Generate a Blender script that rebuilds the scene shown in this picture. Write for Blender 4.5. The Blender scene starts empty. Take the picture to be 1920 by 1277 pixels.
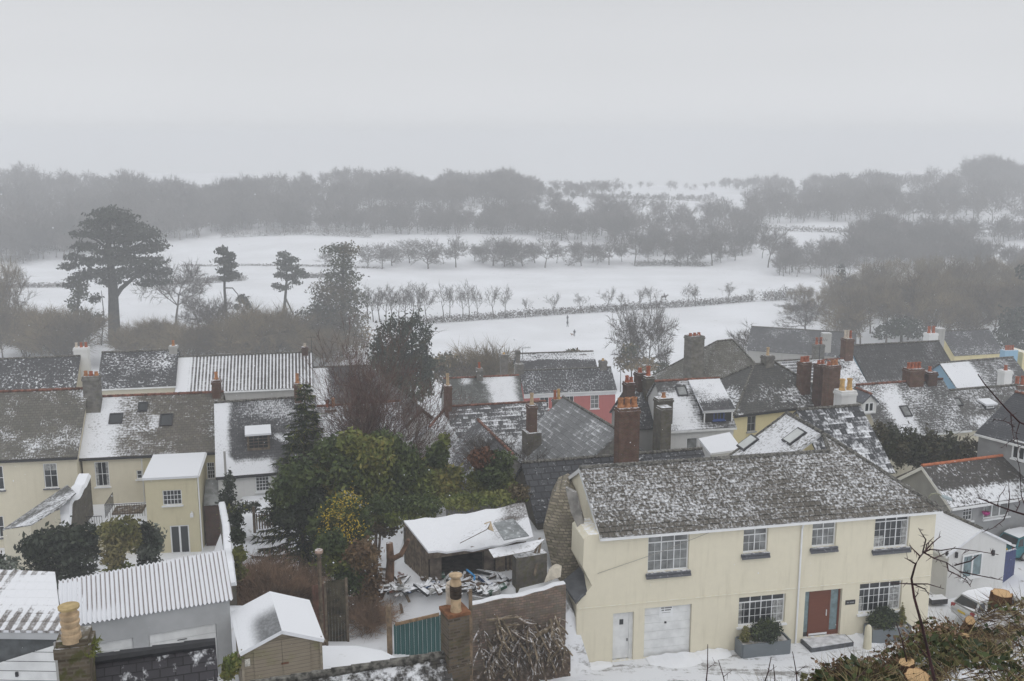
import bpy, math, random
import numpy as np
from mathutils import Vector
R = math.radians
sc = bpy.context.scene
# ------------------------------------------------------------------ camera
CZ = 52.0
TH = R(11.31)
FPX = 1900.0
cam_d = bpy.data.cameras.new('camera')
cam_d.sensor_width = 36.0
cam_d.lens = 36.0 * FPX / 1920.0
cam_d.clip_start = 0.2
cam_d.clip_end = 6000.0
cam = bpy.data.objects.new('camera', cam_d)
sc.collection.objects.link(cam)
cam.location = (0, 0, CZ)
cam.rotation_euler = (math.pi / 2 - TH, 0, 0)
sc.camera = cam
# ------------------------------------------------------------------ world, sun, exposure
SUN_EL, SUN_AZ = R(48), R(150)
w = bpy.data.worlds.new('World')
sc.world = w
w.use_nodes = True
wt = w.node_tree
bg = wt.nodes['Background']
sky = wt.nodes.new('ShaderNodeTexSky')
sky.sky_type = 'NISHITA'
sky.sun_disc = False
sky.sun_elevation = SUN_EL
sky.sun_rotation = SUN_AZ
sky.air_density = 1.0
sky.dust_density = 5.0
hs = wt.nodes.new('ShaderNodeHueSaturation')
hs.inputs['Saturation'].default_value = 0.12
wt.links.new(sky.outputs[0], hs.inputs['Color'])
tc = wt.nodes.new('ShaderNodeTexCoord')
sx = wt.nodes.new('ShaderNodeSeparateXYZ')
wt.links.new(tc.outputs['Generated'], sx.inputs[0])
rp = wt.nodes.new('ShaderNodeValToRGB')
rp.color_ramp.interpolation = 'EASE'
cr = rp.color_ramp.elements
cr[0].position = 0.0
cr[0].color = (0.535, 0.545, 0.56, 1)
cr[1].position = 1.0
cr[1].color = (.66, .67, .68, 1)
for pos, v in ((0.03, 0.545), (0.08, 0.515), (0.15, 0.475), (0.40, 0.53), (0.7, 0.63)):
    q = rp.color_ramp.elements.new(pos)
    q.color = (v * .975, v * .995, v * 1.03, 1)
wt.links.new(sx.outputs['Z'], rp.inputs[0])
# thick cloud deck: slow, very faint mottling
cn = wt.nodes.new('ShaderNodeTexNoise')
cn.inputs['Scale'].default_value = 2.2
cn.inputs['Detail'].default_value = 3
wt.links.new(tc.outputs['Generated'], cn.inputs['Vector'])
cm = wt.nodes.new('ShaderNodeMapRange')
cm.inputs[1].default_value = 0.3
cm.inputs[2].default_value = 0.7
cm.inputs[3].default_value = 13.3
cm.inputs[4].default_value = 14.0
wt.links.new(cn.outputs[0], cm.inputs[0])
mu = wt.nodes.new('ShaderNodeVectorMath')
mu.operation = 'SCALE'
wt.links.new(rp.outputs[0], mu.inputs[0])
wt.links.new(cm.outputs[0], mu.inputs['Scale'])
mx = wt.nodes.new('ShaderNodeMix')
mx.data_type = 'RGBA'
mx.inputs[0].default_value = 0.9
wt.links.new(hs.outputs[0], mx.inputs[6])
wt.links.new(mu.outputs[0], mx.inputs[7])
wt.links.new(mx.outputs[2], bg.inputs[0])
bg.inputs[1].default_value = 0.11
sun_d = bpy.data.lights.new('sun', 'SUN')
sun_d.energy = 0.5
sun_d.angle = R(70)
sun_d.color = (1.0, 0.97, 0.93)
sun = bpy.data.objects.new('sun', sun_d)
sc.collection.objects.link(sun)
sd = Vector((math.sin(SUN_AZ) * math.cos(SUN_EL), math.cos(SUN_AZ) * math.cos(SUN_EL), math.sin(SUN_EL)))
sun.rotation_euler = sd.to_track_quat('Z', 'Y').to_euler()
sc.view_settings.view_transform = 'Standard'
sc.view_settings.look = 'None'
sc.view_settings.gamma = 1.0
sc.view_settings.exposure = 0.0
sc.cycles.use_denoising = True
sc.cycles.max_bounces = 6
sc.cycles.volume_bounces = 2
sc.cycles.transparent_max_bounces = 8
sc.cycles.use_adaptive_sampling = True

# ------------------------------------------------------------------ pixel <-> world (photo pixels, 1920 wide)
CT, ST = math.cos(TH), math.sin(TH)

def ray(px, py):
    u = (px - 960.0) / FPX
    v = (638.5 - py) / FPX
    q = CT + v * ST
    return u / q, (-ST + v * CT) / q

def P(px, py, d):
    a, b = ray(px, py)
    return Vector((a * d, d, CZ + b * d))

def onz(px, py, z):
    a, b = ray(px, py)
    return P(px, py, (z - CZ) / b)

def proj(p):
    x, y, z = p[0], p[1], p[2] - CZ
    f = y * CT - z * ST
    u = y * ST + z * CT
    return 960 + FPX * x / f, 638.5 - FPX * u / f

def vat(px, d, z):
    """point at depth d under pixel column px (at the level z)"""
    py = 638.5
    for _ in range(12):
        a, b = ray(px, py)
        q = proj((a * d, d, z))
        py = q[1]
    return Vector((ray(px, py)[0] * d, d, z))

# ------------------------------------------------------------------ terrain
LP = [(-80, -2), (0, -2.2), (4, -9), (12, -14.5), (24, -18.3), (31, -18.6), (36, -19.2), (40, -22.3), (45, -23), (56, -26), (66, -27.9),
      (76, -29.5), (96, -32), (120, -37), (160, -45), (220, -49.5), (260, -50), (400, -51), (440, -48), (520, -42.5),
      (600, -37), (700, -33), (820, -31), (900, -34), (1000, -52), (1200, -75), (1600, -90)]
RP = [(-80, -2), (0, -2.2), (4, -9), (12, -16), (22, -21), (34, -25), (44, -25.6), (56, -25.9), (66, -26.4), (80, -28.5),
      (100, -32), (120, -37), (160, -45), (220, -49.5), (260, -50), (400, -51), (440, -48), (520, -42.5),
      (600, -37), (700, -33), (820, -31), (900, -34), (1000, -52), (1200, -75), (1600, -90)]
LP = np.array(LP, float)
RP = np.array(RP, float)
PADS = [(-19.2, -15.5, 63.5, 73, -24.8, .6), (-6.3, 2.8, 46.0, 56, -21.7, .6), (-3.2, 4.0, 38, 45.2, -25.6, .6), (-19, -9.2, 29, 38.6, -18.7, .5)]

def sst(a, b, x):
    t = np.clip((x - a) / (b - a), 0, 1)
    return t * t * (3 - 2 * t)

def H(x, y):
    x = np.asarray(x, float)
    y = np.asarray(y, float)
    l = np.interp(y, LP[:, 0], LP[:, 1])
    r = np.interp(y, RP[:, 0], RP[:, 1])
    k = sst(-6, 3, x)
    z = l * (1 - k) + r * k
    far = sst(380, 600, y)
    z = z + far * (2.2 * np.sin(x * .013 + y * .004) + 1.2 * np.sin(x * .031 - y * .011 + 1.3))
    z = z - sst(560, 780, y) * 7.0 * np.exp(-((x - 150) / 110.0) ** 2)
    z = z + sst(560, 800, y) * 5 * sst(250, 420, x) + sst(520, 760, y) * 3 * sst(-150, -330, x)
    m = sst(180, 300, y)
    z = z + m * (.35 * np.sin(x * .05 + 1) * np.sin(y * .043))
    for (x0, x1, y0, y1, pz, b) in PADS:
        g = sst(x0 - b, x0, x) * (1 - sst(x1, x1 + b, x)) * sst(y0 - b, y0, y) * (1 - sst(y1, y1 + b, y))
        z = z * (1 - g) + pz * g
    return z + CZ

def h1(x, y):
    return float(H(x, y))

def ground(px, py, dmin=100.0):
    a, b = ray(px, py)
    ds = np.concatenate([np.arange(dmin, 300, .5), np.arange(300, 1500, 1.5)])
    dz = CZ + b * ds - H(a * ds, ds)
    i = np.where(dz <= 0)[0]
    d = ds[i[0]] if len(i) else 1200.0
    return Vector((a * d, d, h1(a * d, d)))

# ------------------------------------------------------------------ object helpers
COL = sc.collection
ROOT = {}

def tag(o, label=None, cat=None, group=None, kind=None):
    if label: o['label'] = label
    if cat: o['category'] = cat
    if group: o['group'] = group
    if kind: o['kind'] = kind
    return o

def thing(name, label, cat, loc=(0, 0, 0), group=None):
    o = bpy.data.objects.new(name, None)
    o.empty_display_size = .3
    COL.objects.link(o)
    o.location = loc
    ROOT[o.name] = Vector(loc)
    return tag(o, label, cat, group)

class MB:
    def __init__(s):
        s.v, s.f, s.uv, s.mi = [], [], [], []
    def face(s, pts, uv=None, m=0):
        b = len(s.v)
        s.v += [tuple(p) for p in pts]
        s.f.append(tuple(range(b, b + len(pts))))
        s.uv.append(uv)
        s.mi.append(m)
    def mesh(s, vs, fs, m=0):
        b = len(s.v)
        s.v += [tuple(p) for p in vs]
        for f in fs:
            s.f.append(tuple(b + i for i in f))
            s.uv.append(None)
            s.mi.append(m)
    def box(s, o, a, b, c, m=0):
        o, a, b, c = Vector(o), Vector(a), Vector(b), Vector(c)
        if a.cross(b).dot(c) < 0:
            a, b = b, a
        v = [o, o + a, o + a + b, o + b, o + c, o + a + c, o + a + b + c, o + b + c]
        s.mesh(v, [(3, 2, 1, 0), (4, 5, 6, 7), (0, 1, 5, 4), (1, 2, 6, 5), (2, 3, 7, 6), (3, 0, 4, 7)], m)
    def cbox(s, c, hx, hy, z0, z1, e=Vector((1, 0, 0)), m=0):
        """upright box round c, half sizes along e and across it"""
        n = Vector((e.y, -e.x, 0))
        o = Vector((c[0], c[1], z0)) - e * hx - n * hy
        s.box(o, e * 2 * hx, n * 2 * hy, Vector((0, 0, z1 - z0)), m)
    def tube(s, p0, p1, r0, r1, n=8, caps=True, m=0):
        p0, p1 = Vector(p0), Vector(p1)
        d = (p1 - p0)
        if d.length < 1e-6: return
        d.normalize()
        a = d.orthogonal().normalized()
        b = d.cross(a)
        vs = []
        for p, r in ((p0, r0), (p1, r1)):
            for i in range(n):
                t = 2 * math.pi * i / n
                vs.append(p + a * (r * math.cos(t)) + b * (r * math.sin(t)))
        fs = [(i, (i + 1) % n, n + (i + 1) % n, n + i) for i in range(n)]
        if caps:
            fs += [tuple(range(n - 1, -1, -1)), tuple(range(n, 2 * n))]
        s.mesh(vs, fs, m)
    def path(s, pts, rs, n=6, m=0):
        """one continuous tube through pts"""
        pts = [Vector(p) for p in pts]
        vs = []
        ref = None
        for i, p in enumerate(pts):
            d = (pts[min(i + 1, len(pts) - 1)] - pts[max(i - 1, 0)]).normalized()
            if ref is None: ref = d.orthogonal().normalized()
            a = (ref - d * ref.dot(d)).normalized()
            ref = a
            b = d.cross(a)
            for k in range(n):
                t = 2 * math.pi * k / n
                vs.append(p + (a * math.cos(t) + b * math.sin(t)) * rs[i])
        fs = []
        for i in range(len(pts) - 1):
            for k in range(n):
                k2 = (k + 1) % n
                fs.append((i * n + k, i * n + k2, (i + 1) * n + k2, (i + 1) * n + k))
        fs += [tuple(range(n - 1, -1, -1)), tuple(range((len(pts) - 1) * n, len(pts) * n))]
        s.mesh(vs, fs, m)
    def lathe(s, c, prof, n=16, m=0):
        vs = []
        for (r, z) in prof:
            for i in range(n):
                t = 2 * math.pi * i / n
                vs.append((c[0] + r * math.cos(t), c[1] + r * math.sin(t), c[2] + z))
        fs = [(j * n + i, j * n + (i + 1) % n, (j + 1) * n + (i + 1) % n, (j + 1) * n + i) for j in range(len(prof) - 1) for i in range(n)]
        s.mesh(vs, fs, m)
    def obj(s, name, mats, parent=None, smooth=False, loc=None):
        me = bpy.data.meshes.new(name)
        off = Vector((0, 0, 0))
        if parent is not None:
            off = ROOT[parent.name]
        elif loc is not None:
            off = Vector(loc)
        me.from_pydata([(a[0] - off.x, a[1] - off.y, a[2] - off.z) for a in s.v], [], s.f)
        if any(u is not None for u in s.uv):
            l1 = me.uv_layers.new(name='UVMap').data
            l2 = me.uv_layers.new(name='Rel').data
            k = 0
            for f, u in zip(s.f, s.uv):
                for i in range(len(f)):
                    if u is not None:
                        l1[k].uv = u[i][:2]
                        l2[k].uv = u[i][2:]
                    else:
                        p = s.v[f[i]]
                        l1[k].uv = (p[0] + p[1], p[2])
                        l2[k].uv = (-9, -9)
                    k += 1
        if not isinstance(mats, (list, tuple)): mats = [mats]
        for m in mats: me.materials.append(m)
        if len(mats) > 1: me.polygons.foreach_set('material_index', s.mi)
        if smooth: me.polygons.foreach_set('use_smooth', [True] * len(me.polygons))
        me.update()
        o = bpy.data.objects.new(name, me)
        COL.objects.link(o)
        if parent is not None:
            o.parent = parent
            ROOT[o.name] = off
            if parent.type != 'EMPTY': o.location = (0, 0, 0)
        else:
            o.location = off
            ROOT[o.name] = off
        return o

def npmesh(name, V, F, mats, mi=None, parent=None, smooth=False):
    """V (n,3) world or local, F (m,k)"""
    V = np.asarray(V, np.float32)
    F = np.asarray(F, np.int32)
    if parent is not None:
        V = V - np.array(ROOT[parent.name], np.float32)
    me = bpy.data.meshes.new(name)
    k = F.shape[1]
    me.vertices.add(len(V))
    me.vertices.foreach_set('co', V.ravel())
    me.loops.add(F.size)
    me.loops.foreach_set('vertex_index', F.ravel())
    me.polygons.add(len(F))
    me.polygons.foreach_set('loop_start', np.arange(0, F.size, k, dtype=np.int32))
    if not isinstance(mats, (list, tuple)): mats = [mats]
    for m in mats: me.materials.append(m)
    if mi is not None: me.polygons.foreach_set('material_index', np.asarray(mi, np.int32))
    if smooth: me.polygons.foreach_set('use_smooth', np.ones(len(F), bool))
    me.update(calc_edges=True)
    me.validate()
    o = bpy.data.objects.new(name, me)
    COL.objects.link(o)
    if parent is not None:
        o.parent = parent
        ROOT[o.name] = ROOT[parent.name]
    else:
        ROOT[o.name] = Vector((0, 0, 0))
    return o

def dup(root, loc, rz=0, s=1.0, label=None, group=None, sz=None):
    r = root.copy()
    COL.objects.link(r)
    r.location = loc
    r.rotation_euler = (0, 0, rz)
    r.scale = (s, s, sz if sz else s)
    if label: r['label'] = label
    if group: r['group'] = group
    for ch in list(root.children):
        c = ch.copy()
        COL.objects.link(c)
        c.parent = r
        for g in ch.children:
            k = g.copy()
            COL.objects.link(k)
            k.parent = c
    return r

# ------------------------------------------------------------------ materials
class NT:
    def __init__(s, name):
        s.m = bpy.data.materials.new(name)
        s.m.use_nodes = True
        s.t = s.m.node_tree
        s.b = s.t.nodes['Principled BSDF']
        s._o = None
    def put(s, sock, v):
        if isinstance(v, bpy.types.NodeSocket): s.t.links.new(v, sock)
        elif v is not None:
            if hasattr(sock.default_value, '__len__') and len(sock.default_value) == 4 and len(v) == 3: v = (*v, 1)
            sock.default_value = v
    def node(s, typ, ins=None, **pr):
        n = s.t.nodes.new(typ)
        for k, v in pr.items(): setattr(n, k, v)
        for k, v in (ins or {}).items(): s.put(n.inputs[k], v)
        return n
    def math(s, op, a, b=None, clamp=False):
        n = s.node('ShaderNodeMath', operation=op, use_clamp=clamp)
        s.put(n.inputs[0], a)
        if b is not None: s.put(n.inputs[1], b)
        return n.outputs[0]
    def mr(s, v, a, b, c=0.0, d=1.0, lin=False):
        n = s.node('ShaderNodeMapRange', {0: v, 1: a, 2: b, 3: c, 4: d}, interpolation_type='LINEAR' if lin else 'SMOOTHSTEP')
        return n.outputs[0]
    def mix(s, f, a, b, mode='MIX'):
        n = s.node('ShaderNodeMix', data_type='RGBA', blend_type=mode)
        s.put(n.inputs[0], f)
        s.put(n.inputs[6], a)
        s.put(n.inputs[7], b)
        return n.outputs[2]
    def noise(s, vec, scale, detail=3, rough=.55):
        return s.node('ShaderNodeTexNoise', {'Vector': vec, 'Scale': scale, 'Detail': detail, 'Roughness': rough}).outputs[0]
    def objc(s):
        if s._o is None: s._o = s.node('ShaderNodeTexCoord').outputs['Object']
        return s._o
    def worldpos(s): return s.node('ShaderNodeNewGeometry').outputs['Position']
    def sep(s, v): return s.node('ShaderNodeSeparateXYZ', {0: v}).outputs
    def comb(s, x, y, z=0.0): return s.node('ShaderNodeCombineXYZ', {0: x, 1: y, 2: z}).outputs[0]
    def vscale(s, v, k): return s.node('ShaderNodeVectorMath', {0: v, 1: k}, operation='MULTIPLY').outputs[0]
    def bump(s, h, st=.4, dist=.05):
        n = s.node('ShaderNodeBump', {'Height': h, 'Strength': st, 'Distance': dist})
        s.t.links.new(n.outputs[0], s.b.inputs['Normal'])
    def topsnow(s, col, amt, lo=.35, hi=.75, scale=5.0):
        """snow lies on faces that look up"""
        g = s.node('ShaderNodeNewGeometry')
        nz = s.sep(g.outputs['Normal'])[2]
        n = s.noise(g.outputs['Position'], scale, 3)
        q = s.math('ADD', nz, s.math('MULTIPLY', s.math('SUBTRACT', n, .5), 1.1))
        k = s.mr(q, lo + (1 - amt), hi + (1 - amt))
        return s.mix(k, col, SNOW)
    def fin(s, col, rough=.8, spec=.3, metal=0.0):
        s.put(s.b.inputs['Base Color'], col)
        s.put(s.b.inputs['Roughness'], rough)
        s.b.inputs['Specular IOR Level'].default_value = spec
        s.b.inputs['Metallic'].default_value = metal
        return s.m

SNOW = (0.80, 0.815, 0.85)
MATS = {}

def plain(name, col, rough=.8, var=.15, scale=3.0, snow=0.0, bump=0.0, spec=.3, metal=0.0, col2=None):
    if name in MATS: return MATS[name]
    t = NT(name)
    c = t.worldpos()
    n = t.noise(c, scale, 4)
    dark = col2 if col2 else tuple(k * (1 - var * 2) for k in col)
    lite = tuple(min(1, k * (1 + var)) for k in col)
    cc = t.mix(t.mr(n, .3, .7), dark, lite)
    if bump: t.bump(t.noise(c, scale * 8, 3), bump, .02)
    if snow: cc = t.topsnow(cc, snow)
    MATS[name] = t.fin(cc, rough, spec, metal)
    return MATS[name]

def render_wall(name, col, dirt=.5):
    """painted render: slight mottling, rain streaks, grime"""
    t = NT(name)
    c = t.worldpos()
    x, y, z = t.sep(c)
    u = t.math('ADD', x, y)
    st = t.noise(t.comb(t.math('MULTIPLY', u, 2.5), t.math('MULTIPLY', z, .25)), 1.0, 4, .6)
    n = t.noise(c, .7, 4)
    d = t.math('MULTIPLY', t.mr(st, .48, .8), t.mr(n, .3, .7, .25, 1))
    dk = tuple(a * b for a, b in zip(col, (.62, .60, .55)))
    cc = t.mix(t.math('MULTIPLY', d, dirt), col, dk)
    cc = t.mix(t.mr(t.noise(c, 3.0, 5), .3, .75, 0, .22), cc, tuple(k * .82 for k in col))
    cc = t.topsnow(cc, .55)
    t.bump(t.noise(c, 30, 3), .15, .02)
    return t.fin(cc, .85, .2)

def brick(name, c1, c2, mort, bw=.23, bh=.075, snow=.5, moss=0.0, ms=.012):
    t = NT(name)
    c = t.worldpos()
    x, y, z = t.sep(c)
    uv = t.comb(t.math('ADD', x, t.math('MULTIPLY', y, .83)), z)
    nz = t.noise(c, 2.0, 4)
    uvd = t.node('ShaderNodeVectorMath', {0: uv, 1: t.vscale(t.node('ShaderNodeTexNoise', {'Vector': c, 'Scale': 6.0}).outputs['Color'], (bw * .15, bh * .3, 0))}, operation='ADD').outputs[0]
    b = t.node('ShaderNodeTexBrick', {'Vector': uvd, 'Color1': c1, 'Color2': c2, 'Mortar': mort, 'Scale': 1.0, 'Mortar Size': ms, 'Mortar Smooth': .3, 'Bias': 0.0, 'Brick Width': bw, 'Row Height': bh})
    cc = t.mix(t.mr(nz, .35, .7, 0, .65), b.outputs[0], tuple(k * .45 for k in c1))
    if moss: cc = t.mix(t.mr(t.noise(c, 4.5, 4), .5, .62, 0, moss), cc, (.07, .075, .02))
    t.bump(b.outputs[1], -.5, .02)
    if snow: cc = t.topsnow(cc, snow)
    return t.fin(cc, .9, .15)

def roofm(name, c1, c2, a0=.3, an=.6, af=.35, al=.25, tile=(.3, .22), patches=(), rib=0.0, ribw=.3, ribr=(.12, .30), moss=None, seed=0.0, sn=.35, fine=None, soft=.22, mort=.015, streak=None, cellw=.12):
    """tiled or slated roof. a0 base snow, an drifts, af fine break-up, al snow on the course edges"""
    fine = fine or 4.5 + 8 * ((seed * .618) % 1)
    streak = streak or .45 + .8 * ((seed * .37) % 1)
    soft = soft * (.75 + .8 * ((seed * .271) % 1))
    t = NT(name)
    uv = t.node('ShaderNodeUVMap', uv_map='UVMap').outputs[0]
    rel = t.node('ShaderNodeUVMap', uv_map='Rel').outputs[0]
    u, v, _ = t.sep(uv)
    ru, rv, _ = t.sep(rel)
    off = t.node('ShaderNodeVectorMath', {0: uv, 1: (seed * 7.31, seed * 3.7, 0)}, operation='ADD').outputs[0]
    n1 = t.noise(off, sn, 4, .6)
    n2 = t.noise(t.vscale(off, (1.0, streak, 1.0)), fine, 4, .65)
    b = t.node('ShaderNodeTexBrick', {'Vector': uv, 'Color1': c1, 'Color2': c2, 'Mortar': tuple(k * .4 for k in c1), 'Scale': 1.0, 'Mortar Size': mort, 'Mortar Smooth': .2, 'Bias': 0.0, 'Brick Width': tile[0], 'Row Height': tile[1]})
    b.offset = .5
    fr = t.math('FRACT', t.math('DIVIDE', v, tile[1]))
    line = t.mr(fr, 0.0, .45, 1.0, 0.0)
    cell = t.node('ShaderNodeTexBrick', {'Vector': uv, 'Color1': (0, 0, 0), 'Color2': (1, 1, 1), 'Mortar': (.5, .5, .5), 'Scale': 1.0, 'Mortar Size': 0.0, 'Bias': 0.0, 'Brick Width': tile[0] * 1.0, 'Row Height': tile[1]}).outputs[0]
    line = t.math('MULTIPLY', line, t.math('ADD', .25, t.math('MULTIPLY', cell, 1.1)))
    e1 = t.mr(n1, .32, .68, -1, 1, True)
    e2 = t.mr(n2, .30, .70, -1, 1, True)
    m = t.math('ADD', a0, t.math('MULTIPLY', e1, an))
    m = t.math('ADD', m, t.math('MULTIPLY', e2, af))
    m = t.math('ADD', m, t.math('MULTIPLY', t.math('SUBTRACT', cell, .5), cellw))
    m = t.math('ADD', m, t.math('MULTIPLY', line, al))
    if rib:
        rr = t.math('ABSOLUTE', t.math('SUBTRACT', t.math('FRACT', t.math('DIVIDE', u, ribw)), .5))
        m = t.math('ADD', m, t.math('MULTIPLY', t.mr(rr, ribr[0], ribr[1], 0, 1), -rib))
    dx = t.math('MULTIPLY', t.math('SUBTRACT', n2, .5), .10)
    dy = t.math('MULTIPLY', t.math('SUBTRACT', n1, .5), .22)
    du = t.math('ADD', ru, t.math('ADD', dx, dy))
    dv = t.math('ADD', rv, t.math('ADD', dx, dy))
    for (u0, u1, v0, v1, amp, so) in patches:
        k = t.math('MULTIPLY', t.mr(du, u0 - so, u0 + so), t.mr(du, u1 - so, u1 + so, 1, 0))
        k = t.math('MULTIPLY', k, t.math('MULTIPLY', t.mr(dv, v0 - so, v0 + so), t.mr(dv, v1 - so, v1 + so, 1, 0)))
        m = t.math('ADD', m, t.math('MULTIPLY', k, amp))
    snow = t.mr(m, .5 - soft, .5 + soft)
    dirt = t.noise(off, 1.1, 5, .65)
    cc = t.mix(t.mr(dirt, .3, .75, 0, .6), b.outputs[0], tuple(k * .55 for k in c1))
    if moss: cc = t.mix(t.mr(t.noise(off, 3.3, 5, .7), .52, .66, 0, moss[3]), cc, moss[:3])
    cc = t.mix(t.math('MULTIPLY', snow, .93), cc, SNOW)
    hgt = t.math('ADD', t.math('MULTIPLY', t.math('SUBTRACT', 1.0, fr), .5), t.math('ADD', t.math('MULTIPLY', snow, .6), t.math('MULTIPLY', b.outputs[1], -.4)))
    t.bump(t.math('ADD', hgt, t.math('MULTIPLY', n2, .4)), .5, .05)
    r = t.mr(snow, 0, 1, .55, .85, True)
    return t.fin(cc, r, .35)
# ------------------------------------------------------------------ shared materials
M = {}
M['white'] = plain('white_paint', (.72, .73, .73), .5, .06, 2)
M['upvc'] = plain('white_frame', (.78, .79, .80), .4, .03, 2)
M['glass'] = NT('window_glass').fin((.022, .026, .03), .08, .6)
M['glass2'] = plain('curtained_glass', (.21, .22, .22), .25, .25, 1.6, spec=.6)
M['glass3'] = plain('frosted_glass', (.17, .24, .26), .25, .15, 3, spec=.5)
M['dark'] = plain('dark_metal', (.035, .036, .04), .5, .1, 4)
M['curtain'] = plain('net_curtain', (.34, .345, .34), .5, .3, 7, spec=.5)
M['slatesill'] = plain('slate_sill', (.10, .105, .12), .6, .1, 6, snow=.5)
M['grey'] = plain('grey_render', (.30, .305, .31), .8, .06, 1.2)
M['garage'] = plain('garage_render', (.42, .43, .44), .8, .07, .9)
M['pot_red'] = plain('red_clay', (.36, .11, .055), .8, .2, 5, snow=.3)
M['pot_orange'] = plain('orange_clay', (.42, .19, .085), .8, .2, 5, snow=.3)
M['pot_yellow'] = plain('yellow_clay', (.55, .35, .14), .8, .15, 5, snow=.3)
M['pot_buff'] = plain('buff_clay', (.50, .37, .235), .75, .15, 6, snow=.2)
M['pot_white'] = plain('pale_clay', (.55, .48, .40), .8, .1, 5, snow=.3)
M['red_ridge'] = plain('red_ridge_tile', (.20, .088, .06), .8, .35, 4, snow=.35)
M['orange_ridge'] = plain('orange_ridge_tile', (.46, .15, .07), .8, .12, 4)
M['grey_ridge'] = plain('mortared_ridge_tile', (.15, .145, .13), .9, .4, 7, snow=.3, bump=.4)
M['brick'] = brick('red_brick', (.165, .078, .055), (.10, .055, .045), (.16, .135, .115), moss=.25)
M['brickdk'] = brick('sooty_brick', (.12, .055, .045), (.07, .045, .04), (.10, .09, .08), moss=.2)
M['stone'] = brick('rubble_stone', (.16, .14, .115), (.10, .095, .085), (.13, .12, .105), .38, .17, snow=.6, moss=.4, ms=.025)
M['stonelite'] = brick('grey_stone', (.23, .22, .20), (.15, .145, .14), (.2, .19, .18), .4, .2, snow=.4, moss=.25, ms=.02)
M['rendgrey'] = render_wall('stained_grey_render', (.36, .355, .34), .8)
M['rendwhite'] = render_wall('white_render', (.66, .66, .65), .5)
M['bark'] = plain('bark', (.085, .07, .055), .95, .3, 2.5, snow=.25)
M['snow'] = plain('lying_snow', SNOW, .9, .02, 1.0, bump=.2)
M['wood'] = plain('weathered_timber', (.16, .125, .09), .85, .25, 4, snow=.35)
M['iron'] = plain('black_iron', (.02, .02, .022), .5, .1, 5)

# ------------------------------------------------------------------ house builder
UP = Vector((0, 0, 1))

def nrm(e): return Vector((e.y, -e.x, 0))

class Wall:
    """vertical plane through A, running along e, facing n"""
    def __init__(s, A, e):
        s.A = Vector(A)
        s.e = Vector((e.x, e.y, 0)).normalized()
        s.n = nrm(s.e)
    def hit(s, px, py):
        a, b = ray(px, py)
        q = Vector((a, 1, b))
        C = Vector((0, 0, CZ))
        k = (s.A - C).dot(s.n) / q.dot(s.n)
        p = C + q * k
        return (p - s.A).dot(s.e), p.z
    def pt(s, u, z, o=0.0):
        p = s.A + s.e * u + s.n * o
        return Vector((p.x, p.y, z))
    def rect(s, x0, y0, x1, y1):
        xm, ym = (x0 + x1) / 2, (y0 + y1) / 2
        u0 = s.hit(x0, ym)[0]
        u1 = s.hit(x1, ym)[0]
        z1 = s.hit(xm, y0)[1]
        z0 = s.hit(xm, y1)[1]
        return u0, u1, z0, z1

def cutwall(mb, W, s0, s1, z0, z1, holes, rev=.14, m=0):
    us = sorted({s0, s1, *[min(max(h[i], s0), s1) for h in holes for i in (0, 1)]})
    zs = sorted({z0, z1, *[min(max(h[i], z0), z1) for h in holes for i in (2, 3)]})
    for i in range(len(us) - 1):
        for j in range(len(zs) - 1):
            uc, zc = (us[i] + us[i + 1]) / 2, (zs[j] + zs[j + 1]) / 2
            if any(h[0] < uc < h[1] and h[2] < zc < h[3] for h in holes): continue
            mb.face([W.pt(us[i], zs[j]), W.pt(us[i + 1], zs[j]), W.pt(us[i + 1], zs[j + 1]), W.pt(us[i], zs[j + 1])], m=m)
    for (a, b, c, d) in holes:
        q = [(a, c), (b, c), (b, d), (a, d)]
        for k in range(4):
            (ua, za), (ub, zb) = q[k], q[(k + 1) % 4]
            mb.face([W.pt(ua, za), W.pt(ua, za, -rev), W.pt(ub, zb, -rev), W.pt(ub, zb)], m=m)

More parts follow.
